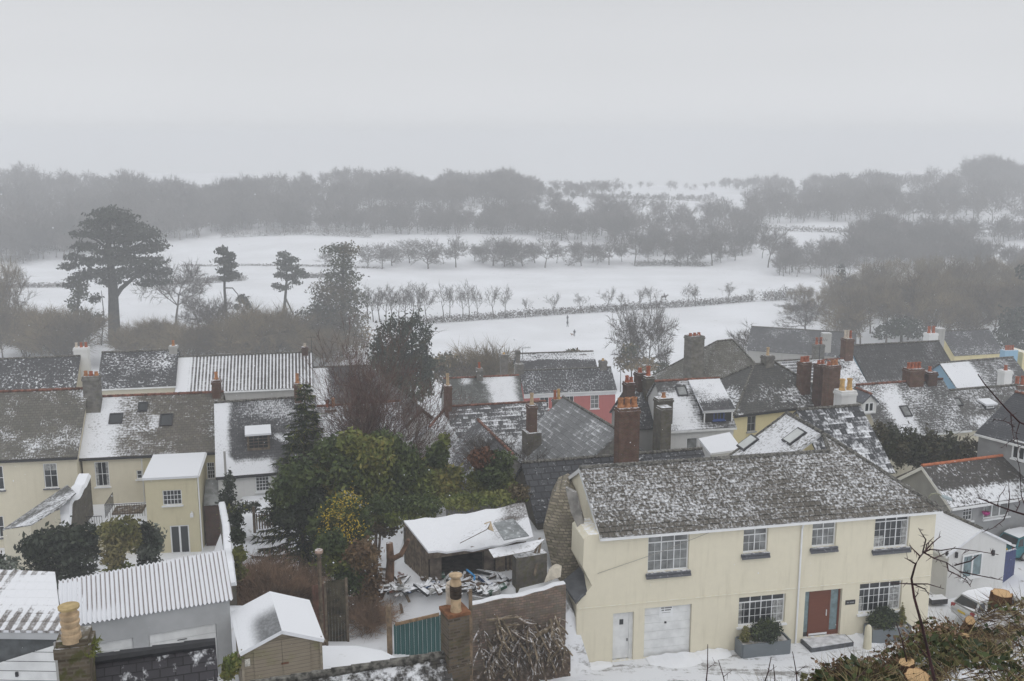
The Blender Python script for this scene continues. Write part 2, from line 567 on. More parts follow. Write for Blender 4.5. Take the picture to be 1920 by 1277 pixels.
def window(root, W, r, cols=2, rows=2, fm='upvc', gm='glass', sill=True, dep=.10, fr=.06, bar=.03, transom=0.0, top_cols=None, sillm=None, label=None, name='window', curtain=None):
    a, b, c, d = r
    fm, gm = M[fm], M[gm]
    mb = MB()
    def bx(u0, u1, z0, z1, o0, o1):
        mb.box(W.pt(u0, z0, o0), W.e * (u1 - u0), UP * (z1 - z0), W.n * (o1 - o0))
    o0, o1 = -dep, -dep + .05
    bx(a, a + fr, c, d, o0, o1)
    bx(b - fr, b, c, d, o0, o1)
    bx(a + fr, b - fr, c, c + fr, o0, o1)
    bx(a + fr, b - fr, d - fr, d, o0, o1)
    zt = d - fr
    if transom:
        zt = d - (d - c) * transom
        bx(a + fr, b - fr, zt - fr * .4, zt + fr * .4, o0, o1 + .01)
    for i in range(1, cols):
        u = a + fr + (b - a - 2 * fr) * i / cols
        bb = bar if not transom else fr * .7
        bx(u - bb / 2, u + bb / 2, c + fr, d - fr, o0 + .004, o1 - .004)
        if transom and i < cols + 1: pass
    if transom:
        for i in range(cols):
            u = a + fr + (b - a - 2 * fr) * (i + .5) / cols
            bx(u - .007, u + .007, c + fr, zt - fr * .4, o0 + .008, o1 - .012)
    for j in range(1, rows):
        z = c + fr + (zt - c - fr) * j / rows
        bb = bar if not transom else .014
        bx(a + fr, b - fr, z - bb / 2, z + bb / 2, o0 + .006, o1 - .008)
    f = mb.obj(name, fm, root)
    if label: f['label'] = label
    g = MB()
    g.face([W.pt(a + .01, c + .01, o0 + .012), W.pt(b - .01, c + .01, o0 + .012), W.pt(b - .01, d - .01, o0 + .012), W.pt(a + .01, d - .01, o0 + .012)])
    g.obj('pane', gm, f)
    if curtain:
        for (k0, k1, j0, j1) in curtain:
            q = MB()
            ua_, ub_ = a + fr + (b - a - 2 * fr) * k0, a + fr + (b - a - 2 * fr) * k1
            za_, zb_ = c + fr + (d - c - 2 * fr) * j0, c + fr + (d - c - 2 * fr) * j1
            q.face([W.pt(ua_, za_, o0 + .016), W.pt(ub_, za_, o0 + .016), W.pt(ub_, zb_, o0 + .016), W.pt(ua_, zb_, o0 + .016)])
            q.obj('curtain', M['curtain'], f)
    if sill:
        q = MB()
        q.box(W.pt(a - .08, c - .09, -.02), W.e * (b - a + .16), UP * .085, W.n * .16)
        q.obj('sill', M[sillm] if sillm else fm, f)
    return f

class HS: pass

def slab(mb, pts, O, e, s, Lu, Lv, t=.12, ro=0.0):
    n = e.cross(s).normalized()
    if n.z < 0: n = -n
    def uv(p):
        q = p - O
        return (q.dot(e), q.dot(s), q.dot(e) / Lu + ro, q.dot(s) / Lv)
    mb.face(pts, [uv(p) for p in pts])
    low = [p - n * t for p in pts]
    mb.face(low[::-1])
    for i in range(len(pts)):
        j = (i + 1) % len(pts)
        mb.face([pts[i], low[i], low[j], pts[j]])

def build(name, label, O, e, L, run, rise, base, wall, roof, u0=None, u1=None, ridge='grey_ridge', gutter='white', ov=.28, vo=.14,
          wins=(), cat='house', group=None, rev=.12, back=None, holes=(), sidewall=None):
    h = HS()
    e = Vector((e.x, e.y, 0)).normalized()
    n = nrm(e)
    O = Vector(O)
    zE = O.z
    brun = back if back else run
    brise = rise if not back else rise
    ctr = O + e * (L / 2) - n * run
    if base is None:
        cs = [O, O + e * L, O - n * (run + brun), O + e * L - n * (run + brun)]
        base = min(h1(c.x, c.y) for c in cs) - 2.5
    root = thing(name, label, cat, (ctr.x, ctr.y, base), group)
    h.root, h.O, h.e, h.n, h.L, h.run, h.rise, h.base = root, O, e, n, L, run, rise, base
    W = Wall(O, e)
    h.W = W
    hs = list(holes) + [W.rect(*q['box']) for q in wins]
    mb = MB()
    zt = zE - .06
    cutwall(mb, W, 0, L, base, zt, hs, rev)
    B = run + brun
    fb = lambda u, o, z: Vector((*(O + e * u + n * o).xy, z))
    mb.face([fb(L, -B, base), fb(0, -B, base), fb(0, -B, zt), fb(L, -B, zt)])
    for u, hip in ((0, u0), (L, u1)):
        q = [fb(u, 0, base), fb(u, -B, base), fb(u, -B, zt), fb(u, 0, zt)]
        if hip is None: q = q[:3] + [fb(u, -run, zE + rise - .12)] + q[3:]
        if u != 0: q = q[::-1]
        mb.face(q)
    h.wall = mb.obj('wall', wall, root)
    # roof
    a0 = -vo if u0 is None else u0
    a1 = L + vo if u1 is None else u1
    mb = MB()
    for sgn in (1, -1):
        rr = run if sgn > 0 else brun
        s = (-n * sgn * rr + UP * rise)
        SL = s.length
        s.normalize()
        oo = O if sgn > 0 else O - n * B
        ee = e
        p = [oo + e * (-vo) - s * ov, oo + e * (L + vo) - s * ov, O + e * a1 - n * run + UP * rise, O + e * a0 - n * run + UP * rise]
        if sgn < 0: p = p[::-1]
        slab(mb, p, oo, ee, s, L, SL, ro=0 if sgn > 0 else -6)
        if sgn > 0: h.s, h.SL = s, SL
    for u, hip, sg in ((0, u0, 1), (L, u1, -1)):
        if hip is None: continue
        hr = hip if sg > 0 else L - hip
        if hr < .05: continue
        ee = n * sg
        s = (e * sg * hr + UP * rise)
        SL = s.length
        s.normalize()
        oo = O + e * u - n * B * (1 if sg > 0 else 0)
        p = [oo - ee * ov * 0 - s * ov - ee * vo, oo + ee * B - s * ov + ee * vo, O + e * hip - n * run + UP * rise]
        slab(mb, p, oo, ee, s, B, SL)
    h.roof = mb.obj('roof', roof, root)
    # ridge and hip tiles
    mb = MB()
    rt = lambda u: O + e * u - n * run + UP * (rise + .02)
    def cap(a, b):
        k = max(2, int((b - a).length / .45))
        for i in range(k):
            p0, p1 = a.lerp(b, i / k), a.lerp(b, (i + 1) / k)
            mb.tube(p0, p1, .11, .09, 8)
    if (rt(a1) - rt(a0)).length > .2: cap(rt(a0), rt(a1))
    for hip, uu in ((u0, -vo), (u1, L + vo)):
        if hip is None: continue
        for o in (0, -B):
            cap(O + e * uu + n * (o + (.2 if o == 0 else -.2)) - UP * .12, rt(hip))
    if mb.v: mb.obj('ridge_tiles', M[ridge], root)
    if gutter:
        mb = MB()
        p = O - h.s * (ov + .02) - UP * .17
        mb.box(p + e * (-vo) - n * .05, e * (L + 2 * vo), n * .13, UP * .13)
        q = Vector((O.x, O.y, zE - .36)) + n * .02
        mb.box(q, e * L, n * .05, UP * .17)
        mb.obj('gutter', M[gutter], root)
    for q in wins:
        q = dict(q)
        window(root, W, W.rect(*q.pop('box')), **q)
    return h

def house(name, label, eL, eR, d, rL, rR, pitch, wall, roof, base=None, hipL=False, hipR=False, **kw):
    A = P(*eL, d)
    B = onz(*eR, A.z)
    e = (B - A).normalized()
    L = (B - A).length
    n = nrm(e)
    tp = math.tan(R(pitch))
    def rn(hh):
        r0, r1 = onz(*rL, A.z + hh), onz(*rR, A.z + hh)
        return -((r0 + r1) / 2 - A).dot(n), r0, r1
    lo, hi = .05, 15.0
    for _ in range(50):
        mid = (lo + hi) / 2
        if rn(mid)[0] * tp > mid: lo = mid
        else: hi = mid
    run, r0, r1 = rn(lo)
    u0 = max(.3, (r0 - A).dot(e)) if hipL else None
    u1 = min(L - .3, (r1 - A).dot(e)) if hipR else None
    return build(name, label, A, e, L, run, lo, base, wall, roof, u0=u0, u1=u1, **kw)

def ridge_house(name, label, rf, rn, dn, run, rise, wall, roof, base=None, side=-1, **kw):
    """gabled house whose ridge runs from far pixel rf to near pixel rn; the slope on the side -1 (left) or 1 (right) is its front"""
    N = P(*rn, dn)
    Fp = onz(*rf, N.z)
    e = (N - Fp).normalized()
    L = (N - Fp).length
    O = Fp
    if side > 0:
        e = -e
        O = N
    n = nrm(e)
    O = O + n * run - UP * rise
    return build(name, label, O, e, L, run, rise, base, wall, roof, **kw)

def stack(root, c, e, hx, hy, z0, z1, mat, pots=(), capm=None, label=None, lean=None):
    """a chimney with an oversailing cap; pots = [(material, height, radius)]"""
    mb = MB()
    mb.cbox(c, hx, hy, z0, z1 - .30, e)
    mb.cbox(c, hx + .05, hy + .05, z1 - .30, z1 - .14, e)
    mb.cbox(c, hx + .01, hy + .01, z1 - .14, z1, e)
    o = mb.obj('chimney', [mat], root)
    if label: o['label'] = label
    n = len(pots)
    for i, (pm, ph, pr) in enumerate(pots):
        k = (i - (n - 1) / 2) * (2 * hx / max(n, 1))
        p = Vector((c[0], c[1], z1)) + e * k
        q = MB()
        q.lathe(p, [(pr * 1.25, 0), (pr * 1.15, .10), (pr, .14), (pr * .88, ph * .85), (pr * 1.08, ph * .87), (pr * 1.08, ph), (pr * .75, ph), (pr * .7, ph * .4)], 12)
        q.obj('chimney_pot', M[pm], o)
    return o

def chim(h, x0, x1, yt, mat, pots=(), back=0.0, fwd=0.0, deep=1.2, depth=.32, pr=.13, d=None):
    """chimney on a house's ridge under the pixel columns x0..x1, its top at pixel row yt; pots = [(material, pixels high)]"""
    xc = (x0 + x1) / 2
    rz = h.O.z + h.rise
    best = None
    for i in range(400):
        u = -1 + (h.L + 2) * i / 399
        p = h.O + h.e * u - h.n * (h.run - fwd) + UP * h.rise
        q = abs(proj(p)[0] - xc)
        if best is None or q < best[0]: best = (q, p)
    p = best[1]
    dd = d if d else p.y
    k = dd / FPX
    z1 = P(xc, yt, dd).z
    base = Vector((P(xc, yt, dd).x, dd, 0))
    hx = max(.22, (x1 - x0) * k / 2 * .9)
    ps = [(m_, hp * k * 1.02, pr) for m_, hp in pots]
    return stack(h.root, base, h.e, hx, depth, min(rz - deep, z1 - .8), z1, M[mat], ps)

def skylight(h, x0, y0, x1, y1, glass='glass', frame='dark', name='skylight'):
    """roof window lying in the front slope"""
    C = Vector((0, 0, CZ))
    nn = h.e.cross(h.s)
    def hit(px, py):
        a, b = ray(px, py)
        q = Vector((a, 1, b))
        k = (h.O - C).dot(nn) / q.dot(nn)
        p = C + q * k - h.O
        return p.dot(h.e), p.dot(h.s)
    u0 = hit(x0, (y0 + y1) / 2)[0]
    u1 = hit(x1, (y0 + y1) / 2)[0]
    v1 = hit((x0 + x1) / 2, y0)[1]
    v0 = hit((x0 + x1) / 2, y1)[1]
    pt = lambda u, v, o: h.O + h.e * u + h.s * v + nn * o
    mb = MB()
    f = .09
    for (a, b, c, d) in ((u0, u0 + f, v0, v1), (u1 - f, u1, v0, v1), (u0 + f, u1 - f, v0, v0 + f), (u0 + f, u1 - f, v1 - f, v1)):
        mb.box(pt(a, c, -.02), h.e * (b - a), h.s * (d - c), nn * .13)
    o = mb.obj(name, M[frame], h.root)
    g = MB()
    g.box(pt(u0 + .02, v0 + .02, .0), h.e * (u1 - u0 - .04), h.s * (v1 - v0 - .04), nn * .07)
    g.obj('pane', M[glass], o)
    return o
# ------------------------------------------------------------------ ground, haze
def axis(segs):
    out = []
    for a, b, st in segs:
        out += list(np.arange(a, b - 1e-6, st))
    out.append(segs[-1][1])
    return np.array(out)
gx = axis([(-1450, -500, 40), (-500, -120, 12), (-120, -40, 4), (-40, 50, 1.0), (50, 130, 4), (130, 500, 12), (500, 1450, 40)])
gy = axis([(-60, 0, 6), (0, 28, 1.0), (28, 80, .8), (80, 130, 2), (130, 300, 5), (300, 900, 8), (900, 1500, 30)])
GX, GY = np.meshgrid(gx, gy)
GZ = H(GX, GY)
nx, ny = len(gx), len(gy)
idx = np.arange(nx * ny).reshape(ny, nx)
F = np.stack([idx[:-1, :-1].ravel(), idx[:-1, 1:].ravel(), idx[1:, 1:].ravel(), idx[1:, :-1].ravel()], 1)
t = NT('snowy_ground')
c = t.worldpos()
x_, y_, z_ = t.sep(c)
n1 = t.noise(c, .02, 4)
n2 = t.noise(c, .55, 5, .7)
n3 = t.noise(t.vscale(c, (1, .35, 1)), 1.3, 3, .7)
thin = t.math('MULTIPLY', t.mr(n2, .60, .74), t.mr(n1, .42, .62, .1, .75))
col = t.mix(thin, SNOW, (.30, .28, .22))
tuft = t.math('MULTIPLY', t.mr(n3, .62, .72), t.mr(t.noise(c, .011, 2), .5, .62))
col = t.mix(t.math('MULTIPLY', tuft, .7), col, (.16, .14, .11))
col = t.mix(t.mr(t.noise(c, .05, 4), .3, .7, 0, .5), col, (.62, .63, .645))
g = t.node('ShaderNodeNewGeometry')
steep = t.mr(t.sep(g.outputs['Normal'])[2], .45, .7, 1, 0)
col = t.mix(steep, col, (.11, .10, .08))
t.bump(t.noise(c, 1.2, 4), .25, .1)
ground_mat = t.fin(col, .9, .15)
go = npmesh('ground', np.stack([GX.ravel(), GY.ravel(), GZ.ravel()], 1), F, ground_mat, smooth=True)
tag(go, kind='structure')

hb = MB()
hb.box((-1460, -70, CZ - 94), (2920, 0, 0), (0, 1580, 0), (0, 0, 94 + 9))
hm = bpy.data.materials.new('falling_snow_haze')
hm.use_nodes = True
ht = hm.node_tree
ht.nodes.remove(ht.nodes['Principled BSDF'])
pv = ht.nodes.new('ShaderNodeVolumePrincipled')
pv.inputs['Color'].default_value = (.868, .882, .902, 1)
pv.inputs['Density'].default_value = .0012
pv.inputs['Anisotropy'].default_value = 0.0
ht.links.new(pv.outputs[0], ht.nodes['Material Output'].inputs['Volume'])
hz = hb.obj('haze', hm)
tag(hz, kind='stuff')

# street in front of the cream house: packed snow with slush
ST_E = (P(1745, 1168, 49.9) - P(1081, 1248, 46)).normalized()
ST_E.z = 0
ST_E.normalize()
t = NT('slushy_street')
c = t.worldpos()
rot = t.node('ShaderNodeMapping', {'Vector': c, 'Rotation': (0, 0, -math.atan2(ST_E.y, ST_E.x)), 'Scale': (.16, 1.0, 1)}).outputs[0]
s1 = t.noise(rot, 1.5, 5, .7)
s2 = t.noise(c, 2.6, 5, .75)
bare = t.mr(t.math('ADD', t.math('MULTIPLY', s1, .62), t.math('MULTIPLY', s2, .38)), .50, .60)
col = t.mix(t.math('MULTIPLY', bare, .85), (.74, .755, .79), (.20, .19, .18))
t.bump(t.math('ADD', s1, s2), .4, .06)
street_mat = t.fin(col, .8, .3)
so = Vector((3.2, 46.2, 0))
V, Fc = [], []
ns, nt_ = 60, 12
for j in range(nt_ + 1):
    for i in range(ns + 1):
        p = so + ST_E * (-4 + 46 * i / ns) + nrm(ST_E) * (-.1 + 8.5 * j / nt_)
        V.append((p.x, p.y, h1(p.x, p.y) + .05 + .03 * math.sin(i * .7 + j)))
for j in range(nt_):
    for i in range(ns):
        a = j * (ns + 1) + i
        Fc.append((a, a + ns + 1, a + ns + 2, a + 1))
st = npmesh('street', V, Fc, street_mat, smooth=True)
tag(st, kind='structure')
# ------------------------------------------------------------------ houses, left
cream = render_wall('cream_render', (.68, .63, .50), .4)
paleyellow = render_wall('pale_yellow_render', (.62, .565, .395), .55)
ivory = render_wall('ivory_render', (.60, .56, .45), .5)

sl = lambda nm, **k: roofm(nm, k.pop('c1', (.055, .056, .06)), k.pop('c2', (.085, .085, .09)), **k)
rA = sl('roof_lichen_slate', c1=(.115, .11, .095), c2=(.16, .15, .13), a0=.16, an=.30, af=.35, al=.10, seed=1, moss=(.13, .12, .075, .5), sn=.5, patches=((.5, .95, -.3, .35, .12, .12), (.9, 1.3, .8, 1.1, .3, .1)))
rB = sl('roof_half_snowed_slate', c1=(.11, .10, .085), c2=(.15, .135, .115), a0=.13, an=.22, af=.30, al=.16, seed=2, moss=(.12, .11, .06, .6), patches=((-.3, .20, -.3, 1.3, .75, .10), (.18, .42, -.3, 1.2, .22, .14), (.25, .5, .4, .9, .15, .12), (.44, .54, .35, .62, .45, .04)))
rC = sl('roof_dark_slate_drifted', a0=.05, an=.18, af=.3, al=.1, seed=3, patches=((-.3, .12, -.3, 1.3, .8, .06), (-.3, .55, -.3, .16, .75, .08), (.1, 1.2, .72, 1.2, .28, .15), (.55, .85, .38, .5, .6, .05)))
rD1 = sl('roof_speckled_slate', a0=.16, an=.22, af=.55, al=.10, seed=4, fine=4.5, sn=.25)
rD2 = sl('roof_speckled_slate_worn', a0=.14, an=.28, af=.55, al=.15, seed=5, fine=4.5, patches=((.7, .95, .55, .95, .3, .1), (-.2, 1.2, -.2, .15, .15, .1)))
rD3 = sl('roof_pantile_snow', c1=(.07, .06, .06), c2=(.09, .08, .075), a0=.80, an=.14, af=.16, al=.10, rib=.60, ribw=.34, seed=6, tile=(.34, .34), patches=((-.2, .07, -.3, 1.3, .8, .05), (.03, .4, -.2, 1.2, .12, .2)))
rD4 = sl('roof_slate_snow_edge', a0=.12, an=.25, af=.4, al=.12, seed=7, patches=((-.3, .25, -.3, 1.2, .7, .1),))
rE = sl('roof_brown_slate', c1=(.075, .065, .06), c2=(.10, .09, .08), a0=.12, an=.3, af=.35, al=.12, seed=8)

kA = dict(ridge='red_ridge', gutter='dark')
hA = house('terrace_house', 'cream terrace house with lichen-grey slate roof, nearest the photo\'s left edge', (-60, 859.5), (142, 850), 66, (-60, 736), (168, 729), 40, cream, rA, base=h1(-30, 62) - 1.2, **kA,
           wins=[dict(box=(-14, 874, 7, 919), cols=2, rows=2, sillm='slatesill'), dict(box=(82, 869, 108, 915), cols=2, rows=2, sillm='slatesill', curtain=[(0, 1, .72, 1)]), dict(box=(-12, 968, 8, 1008), cols=2, rows=2, sillm='slatesill')])
chim(hA, 155, 187, 704, 'stonelite', [('pot_orange', 9), ('pot_red', 8), ('pot_orange', 7)], deep=3.0, depth=.45, fwd=.2)
hB = house('terrace_house', 'half cream, half yellow terrace house whose slate roof is snowed over on one side', (153, 853), (409, 841), 68, (192, 743), (400, 736), 40, cream, rB, **kA,
           wins=[dict(box=(178, 866, 205, 912), cols=2, rows=2, curtain=[(0, .2, 0, 1), (.8, 1, 0, 1)]), dict(box=(256, 882, 267, 898), cols=1, rows=2), dict(box=(388, 867, 403, 898), cols=3, rows=4, bar=.025)])
chim(hB, 397, 414, 711, 'brick', [('pot_orange', 14)], deep=2.0, depth=.45)
skylight(hB, 205, 776, 230, 795)
skylight(hB, 259, 755, 277, 772)
skylight(hB, 300, 777, 324, 799)
# yellow half of B's wall stands 12 mm proud
q = hB.W
a0 = q.hit(270, 880)[0]
mb = MB()
hl = q.rect(388, 867, 403, 898)
cutwall(mb, Wall(hB.O + hB.n * .012, hB.e), a0, hB.L, hB.base, hB.O.z - .3, [(hl[0], hl[1], hl[2], hl[3])], .01)
mb.obj('yellow_wall', paleyellow, hB.root)
mb = MB()
dpp = q.pt(a0 - .1, 0, .08)
mb.tube((dpp.x, dpp.y, hB.O.z - .4), (dpp.x, dpp.y, hB.base), .04, .04, 6)
mb.obj('drainpipe', M['rendwhite'], hB.root)
# rear extension: mono-pitch snowy roof
def extension(h, x0, x1, ytop, y_wt, y_bot, out, rise, wallm, roofm_, wins, name='extension', label=None, glass=()):
    W0 = h.W
    ua = W0.hit(x0, ytop)[0]
    ub = W0.hit(x1, ytop)[0]
    return ua, ub
u0 = q.hit(274, 853)[0]
u1 = q.hit(384, 853)[0]
OUT = 4.3
eW = Wall(hB.O + hB.n * OUT, hB.e)
fu0, fu1 = eW.hit(270, 890)[0], eW.hit(368, 890)[0]
zf = eW.hit(320, 893)[1]
zb = hB.O.z - .25
mb = MB()
xw = [dict(box=(305, 919, 341, 947), cols=5, rows=3, bar=.03), dict(box=(320, 985, 356, 1046), cols=2, rows=1, bar=.12, fr=.09, sill=False)]
hls = [eW.rect(*k['box']) for k in xw]
base = h1(-21, 64) - .6
cutwall(mb, eW, fu0, fu1, base, zf, hls, .12)
for u in (fu0, fu1):
    f = [eW.pt(u, base), eW.pt(u, base, -OUT), eW.pt(u, zb, -OUT), eW.pt(u, zf)]
    mb.face(f if u == fu0 else f[::-1])
mb.obj('extension_wall', paleyellow, hB.root)
rX = sl('roof_full_snow', c1=(.09, .09, .095), c2=(.11, .11, .115), a0=.95, an=.2, af=.15, al=0.0, seed=11)
mb = MB()
s = (-hB.n * OUT + UP * (zb - zf)).normalized()
pp = [eW.pt(fu0 - .12, zf + .02, .2), eW.pt(fu1 + .12, zf + .02, .2), eW.pt(fu1 + .12, zb + .1, -OUT + .05), eW.pt(fu0 - .12, zb + .1, -OUT + .05)]
slab(mb, pp, pp[0], hB.e, s, fu1 - fu0, OUT, .16)
mb.obj('extension_roof', rX, hB.root)
for k in xw:
    k = dict(k)
    window(hB.root, eW, eW.rect(*k.pop('box')), name='french_door' if k['rows'] == 1 else 'window', **k)
mb = MB()
gp = eW.pt(fu1 + .1, 0, .05)
mb.tube((gp.x, gp.y, zf - .1), (gp.x, gp.y, base), .05, .05, 6)
mb.tube(eW.pt(fu1 + .16, zf - .1, .1), eW.pt(fu1 + .16, zb, -OUT), .06, .06, 6)
mb.obj('drainpipe', M['upvc'], hB.root)
mb = MB()
lp = Vector(eW.pt(*eW.hit(360, 964), .12))
mb.cbox(lp, .10, .10, lp.z - .16, lp.z + .1, hB.e)
mb.cbox(lp - hB.n * .08, .04, .06, lp.z + .02, lp.z + .2, hB.e)
mb.obj('wall_light', M['upvc'], hB.root)
# glazed side lean-to over a brick store
mb = MB()
g0, g1 = fu1 + .1, fu1 + 1.7
za = eW.hit(395, 960)[1]
mb.face([eW.pt(g0, za - .1, -1.6), eW.pt(g1, za - .1, -1.6), eW.pt(g1, za + 1.2, -3.4), eW.pt(g0, za + 1.2, -3.4)])
mb.obj('lean_to_roof', M['glass2'], hB.root)
mb = MB()
mb.box(eW.pt(g0 + .02, base, -3.4), hB.e * (g1 - g0 - .04), UP * (za - base - .15), hB.n * 1.75)
mb.obj('brick_store', M['brickdk'], hB.root)
# snowed flat roof with rooflight between A and the extension
mb = MB()
tz = q.hit(220, 935)[1] - .5
t0 = q.hit(160, 930)[0]
TD = 4.0
mb.box(q.pt(t0, base, .02), hB.e * (fu0 - t0 - .03), UP * (tz - base), hB.n * TD)
mb.obj('terrace_block', cream, hB.root)
mb = MB()
mb.box(q.pt(t0 + .02, tz + .004, .02), hB.e * (fu0 - t0 - .1), UP * .16, hB.n * (TD + .05))
mb.obj('terrace_snow', M['snow'], hB.root)
mb = MB()
mb.box(q.pt(fu0 - 2.7, tz + .17, .9), hB.e * 2.0, UP * .12, hB.n * 1.5)
mb.obj('rooflight', M['wood'], hB.root)
mb = MB()
for (ra, oa, rb, ob, z0) in ((fu0 - 3.0, 2.9, fu0 - .1, 2.9, tz), (fu0 - 3.0, 2.9, fu0 - 3.0, .4, tz), (fu0 - 5.4, 3.9, fu0 - 3.0, 3.9, tz - .4)):
    pa, pb = q.pt(ra, z0 + .1, oa), q.pt(rb, z0 + .1, ob)
    n_ = int((pb - pa).length / .16)
    for k in range(n_ + 1):
        p = pa.lerp(pb, k / n_)
        mb.tube(p, p + UP * 1.0, .014, .014, 4)
    mb.tube(pa + UP, pb + UP, .025, .025, 4)
mb.obj('iron_railing', M['iron'], hB.root)
# ruined lean-to and snow-capped garden wall between A and B
t = thing('lean_to_shed', 'ruined slate lean-to sloping down from the leftmost cream house', 'shed', P(60, 1000, 62))
wa = hA.W
pA = P(128, 912, 65.0)
pB = P(5, 992, 61.5)
rL_ = sl('roof_ruin_slate', c1=(.10, .10, .10), c2=(.14, .14, .135), a0=.36, an=.3, af=.4, al=.25, seed=13, patches=((-.2, 1.2, .8, 1.2, .2, .1),))
mb = MB()
ee = (pA - pB).normalized()
dn = Vector((.45, -.80, -.18)).normalized()
pts = [pB, pB + dn * 3.2 + Vector((1.9, 0, .35)), pA + dn * 1.6, pA]
pts = [P(5, 992, 61.5), P(58, 984, 58.5), P(110, 952, 59.6), P(142, 924, 62.4), P(126, 909, 65)]
slab(mb, pts, pts[0], ee, dn, (pA - pB).length, 2, .08)
mb.obj('roof', rL_, t)
mb = MB()
pw = [P(5, 995, 61.3), P(58, 987, 58.4)]
lo_ = h1(-30, 60) - .6
mb.face([Vector((*pw[0].xy, lo_)), Vector((*pw[1].xy, lo_)), pw[1], pw[0]])
pw.append(P(112, 955, 59.5))
mb.face([Vector((*pw[1].xy, lo_)), Vector((*pw[2].xy, lo_)), pw[2], pw[1]])
mb.obj('wall', ivory, t)
def snow_wall(name, label, pts, hs, th, mat, capw=.06, caph=.16, group=None, cat='wall', drop=.6, jag=.0, seed=0):
    """garden wall along pts (top centre line), snow lying on its top"""
    rnd = random.Random(seed)
    root = thing(name, label, cat, (pts[0].x, pts[0].y, min(p.z - hh for p, hh in zip(pts, hs))), group)
    P2, H2 = [pts[0]], [hs[0]]
    for i in range(len(pts) - 1):
        k = max(1, int((pts[i + 1] - pts[i]).length / .5))
        for j in range(1, k + 1):
            P2.append(pts[i].lerp(pts[i + 1], j / k) + UP * rnd.uniform(-jag, jag))
            H2.append(hs[i] + (hs[i + 1] - hs[i]) * j / k)
    a, b = MB(), MB()
    for i in range(len(P2) - 1):
        p, r = P2[i], P2[i + 1]
        d = Vector((r.x - p.x, r.y - p.y, 0)).normalized()
        n = nrm(d)
        for (mm, x, z0a, z0b, up) in ((a, th / 2, H2[i], H2[i + 1], 0), (b, th / 2 + capw, -.004, -.004, caph)):
            c8 = []
            for (pt, zz) in ((p, z0a), (r, z0b)):
                ux = up * (1 + (.2 * math.sin(pt.x * 3 + pt.y * 5) if up else 0))
                c8.append([pt + n * x - UP * zz, pt - n * x - UP * zz, pt - n * x * (.7 if up else 1) + UP * ux, pt + n * x * (.7 if up else 1) + UP * ux])
            A_, B_ = c8
            fs = [[A_[0], B_[0], B_[3], A_[3]], [B_[1], A_[1], A_[2], B_[2]], [A_[3], B_[3], B_[2], A_[2]]]
            if i == 0: fs.append([A_[0], A_[3], A_[2], A_[1]])
            if i == len(P2) - 2: fs.append([B_[0], B_[1], B_[2], B_[3]])
            for f in fs: mm.face(f)
    a.obj('masonry', mat, root)
    if caph: b.obj('snow_cap', M['snow'], root)
    return root
p0, p1 = P(158, 893, 66), P(118, 985, 59.5)
snow_wall('garden_wall', 'thick rubble wall under deep snow sloping down beside the ruined lean-to', [p0, P(140, 925, 64), P(122, 950, 62), p1], [3.5, 4.4, 4.5, 3.0], .8, M['stone'], .06, .22, jag=.20, seed=4)

hC = house('cottage', 'white cottage with one dormer and dark drifted slate roof behind the spruce', (408, 888), (600, 873), 67.5, (418, 753), (606, 743), 44, M['rendwhite'], rC, ridge='grey_ridge', gutter='dark',
           wins=[dict(box=(479, 888, 505, 921), cols=4, rows=5, bar=.028)])
chim(hC, 550, 565, 718, 'brick', [('pot_orange', 18)], deep=2, depth=.35)
# box dormer
def box_dormer(h, x0, x1, yt, yb, cols, rows, topm, cheek, frm='upvc', glass='glass', drop=.12, label=None):
    C = Vector((0, 0, CZ))
    nn = h.e.cross(h.s)
    def hit(px, py):
        a, b = ray(px, py)
        qq = Vector((a, 1, b))
        k = (h.O - C).dot(nn) / qq.dot(nn)
        p = C + qq * k - h.O
        return p.dot(h.e), p.dot(h.s)
    xm = (x0 + x1) / 2
    v0 = hit(xm, yb)[1]
    foot = h.O + h.s * v0
    Wd = Wall(foot, h.e)
    ua, ub, z0, z1 = Wd.rect(x0, yt, x1, yb)
    z0 = foot.z
    dp = (z1 - z0) / h.rise * h.run
    mb = MB()
    hole = (ua + .1, ub - .1, z0 + .12, z1 - .12)
    cutwall(mb, Wd, ua, ub, z0 - .05, z1, [hole], .05)
    for u in (ua, ub):
        f = [Wd.pt(u, z0 - .05), Wd.pt(u, z1, -dp), Wd.pt(u, z1)]
        mb.face(f if u == ua else f[::-1])
    o = mb.obj('dormer', cheek, h.root)
    g = MB()
    pp = [Wd.pt(ua - .12, z1 + .02, .15), Wd.pt(ub + .12, z1 + .02, .15), Wd.pt(ub + .12, z1 + drop + .1, -dp - .25), Wd.pt(ua - .12, z1 + drop + .1, -dp - .25)]
    slab(g, pp, pp[0], h.e, (pp[3] - pp[0]).normalized(), ub - ua, dp, .14)
    g.obj('dormer_roof', topm, o)
    window(h.root, Wd, hole, cols=cols, rows=rows, fm=frm, gm=glass, sill=False, dep=.04, fr=.05, bar=.03, name='dormer_window')
    return o
box_dormer(hC, 463, 506, 813, 844, 4, 4, rX, M['wood'], frm='wood')
mb = MB()
fp = hC.W.pt(hC.W.hit(423, 880)[0], 0, .35)
mb.tube((fp.x, fp.y, hC.O.z - .4), (fp.x, fp.y, P(423, 846, fp.y).z), .08, .08, 8)
mb.obj('flue_pipe', M['rendgrey'], hC.root)

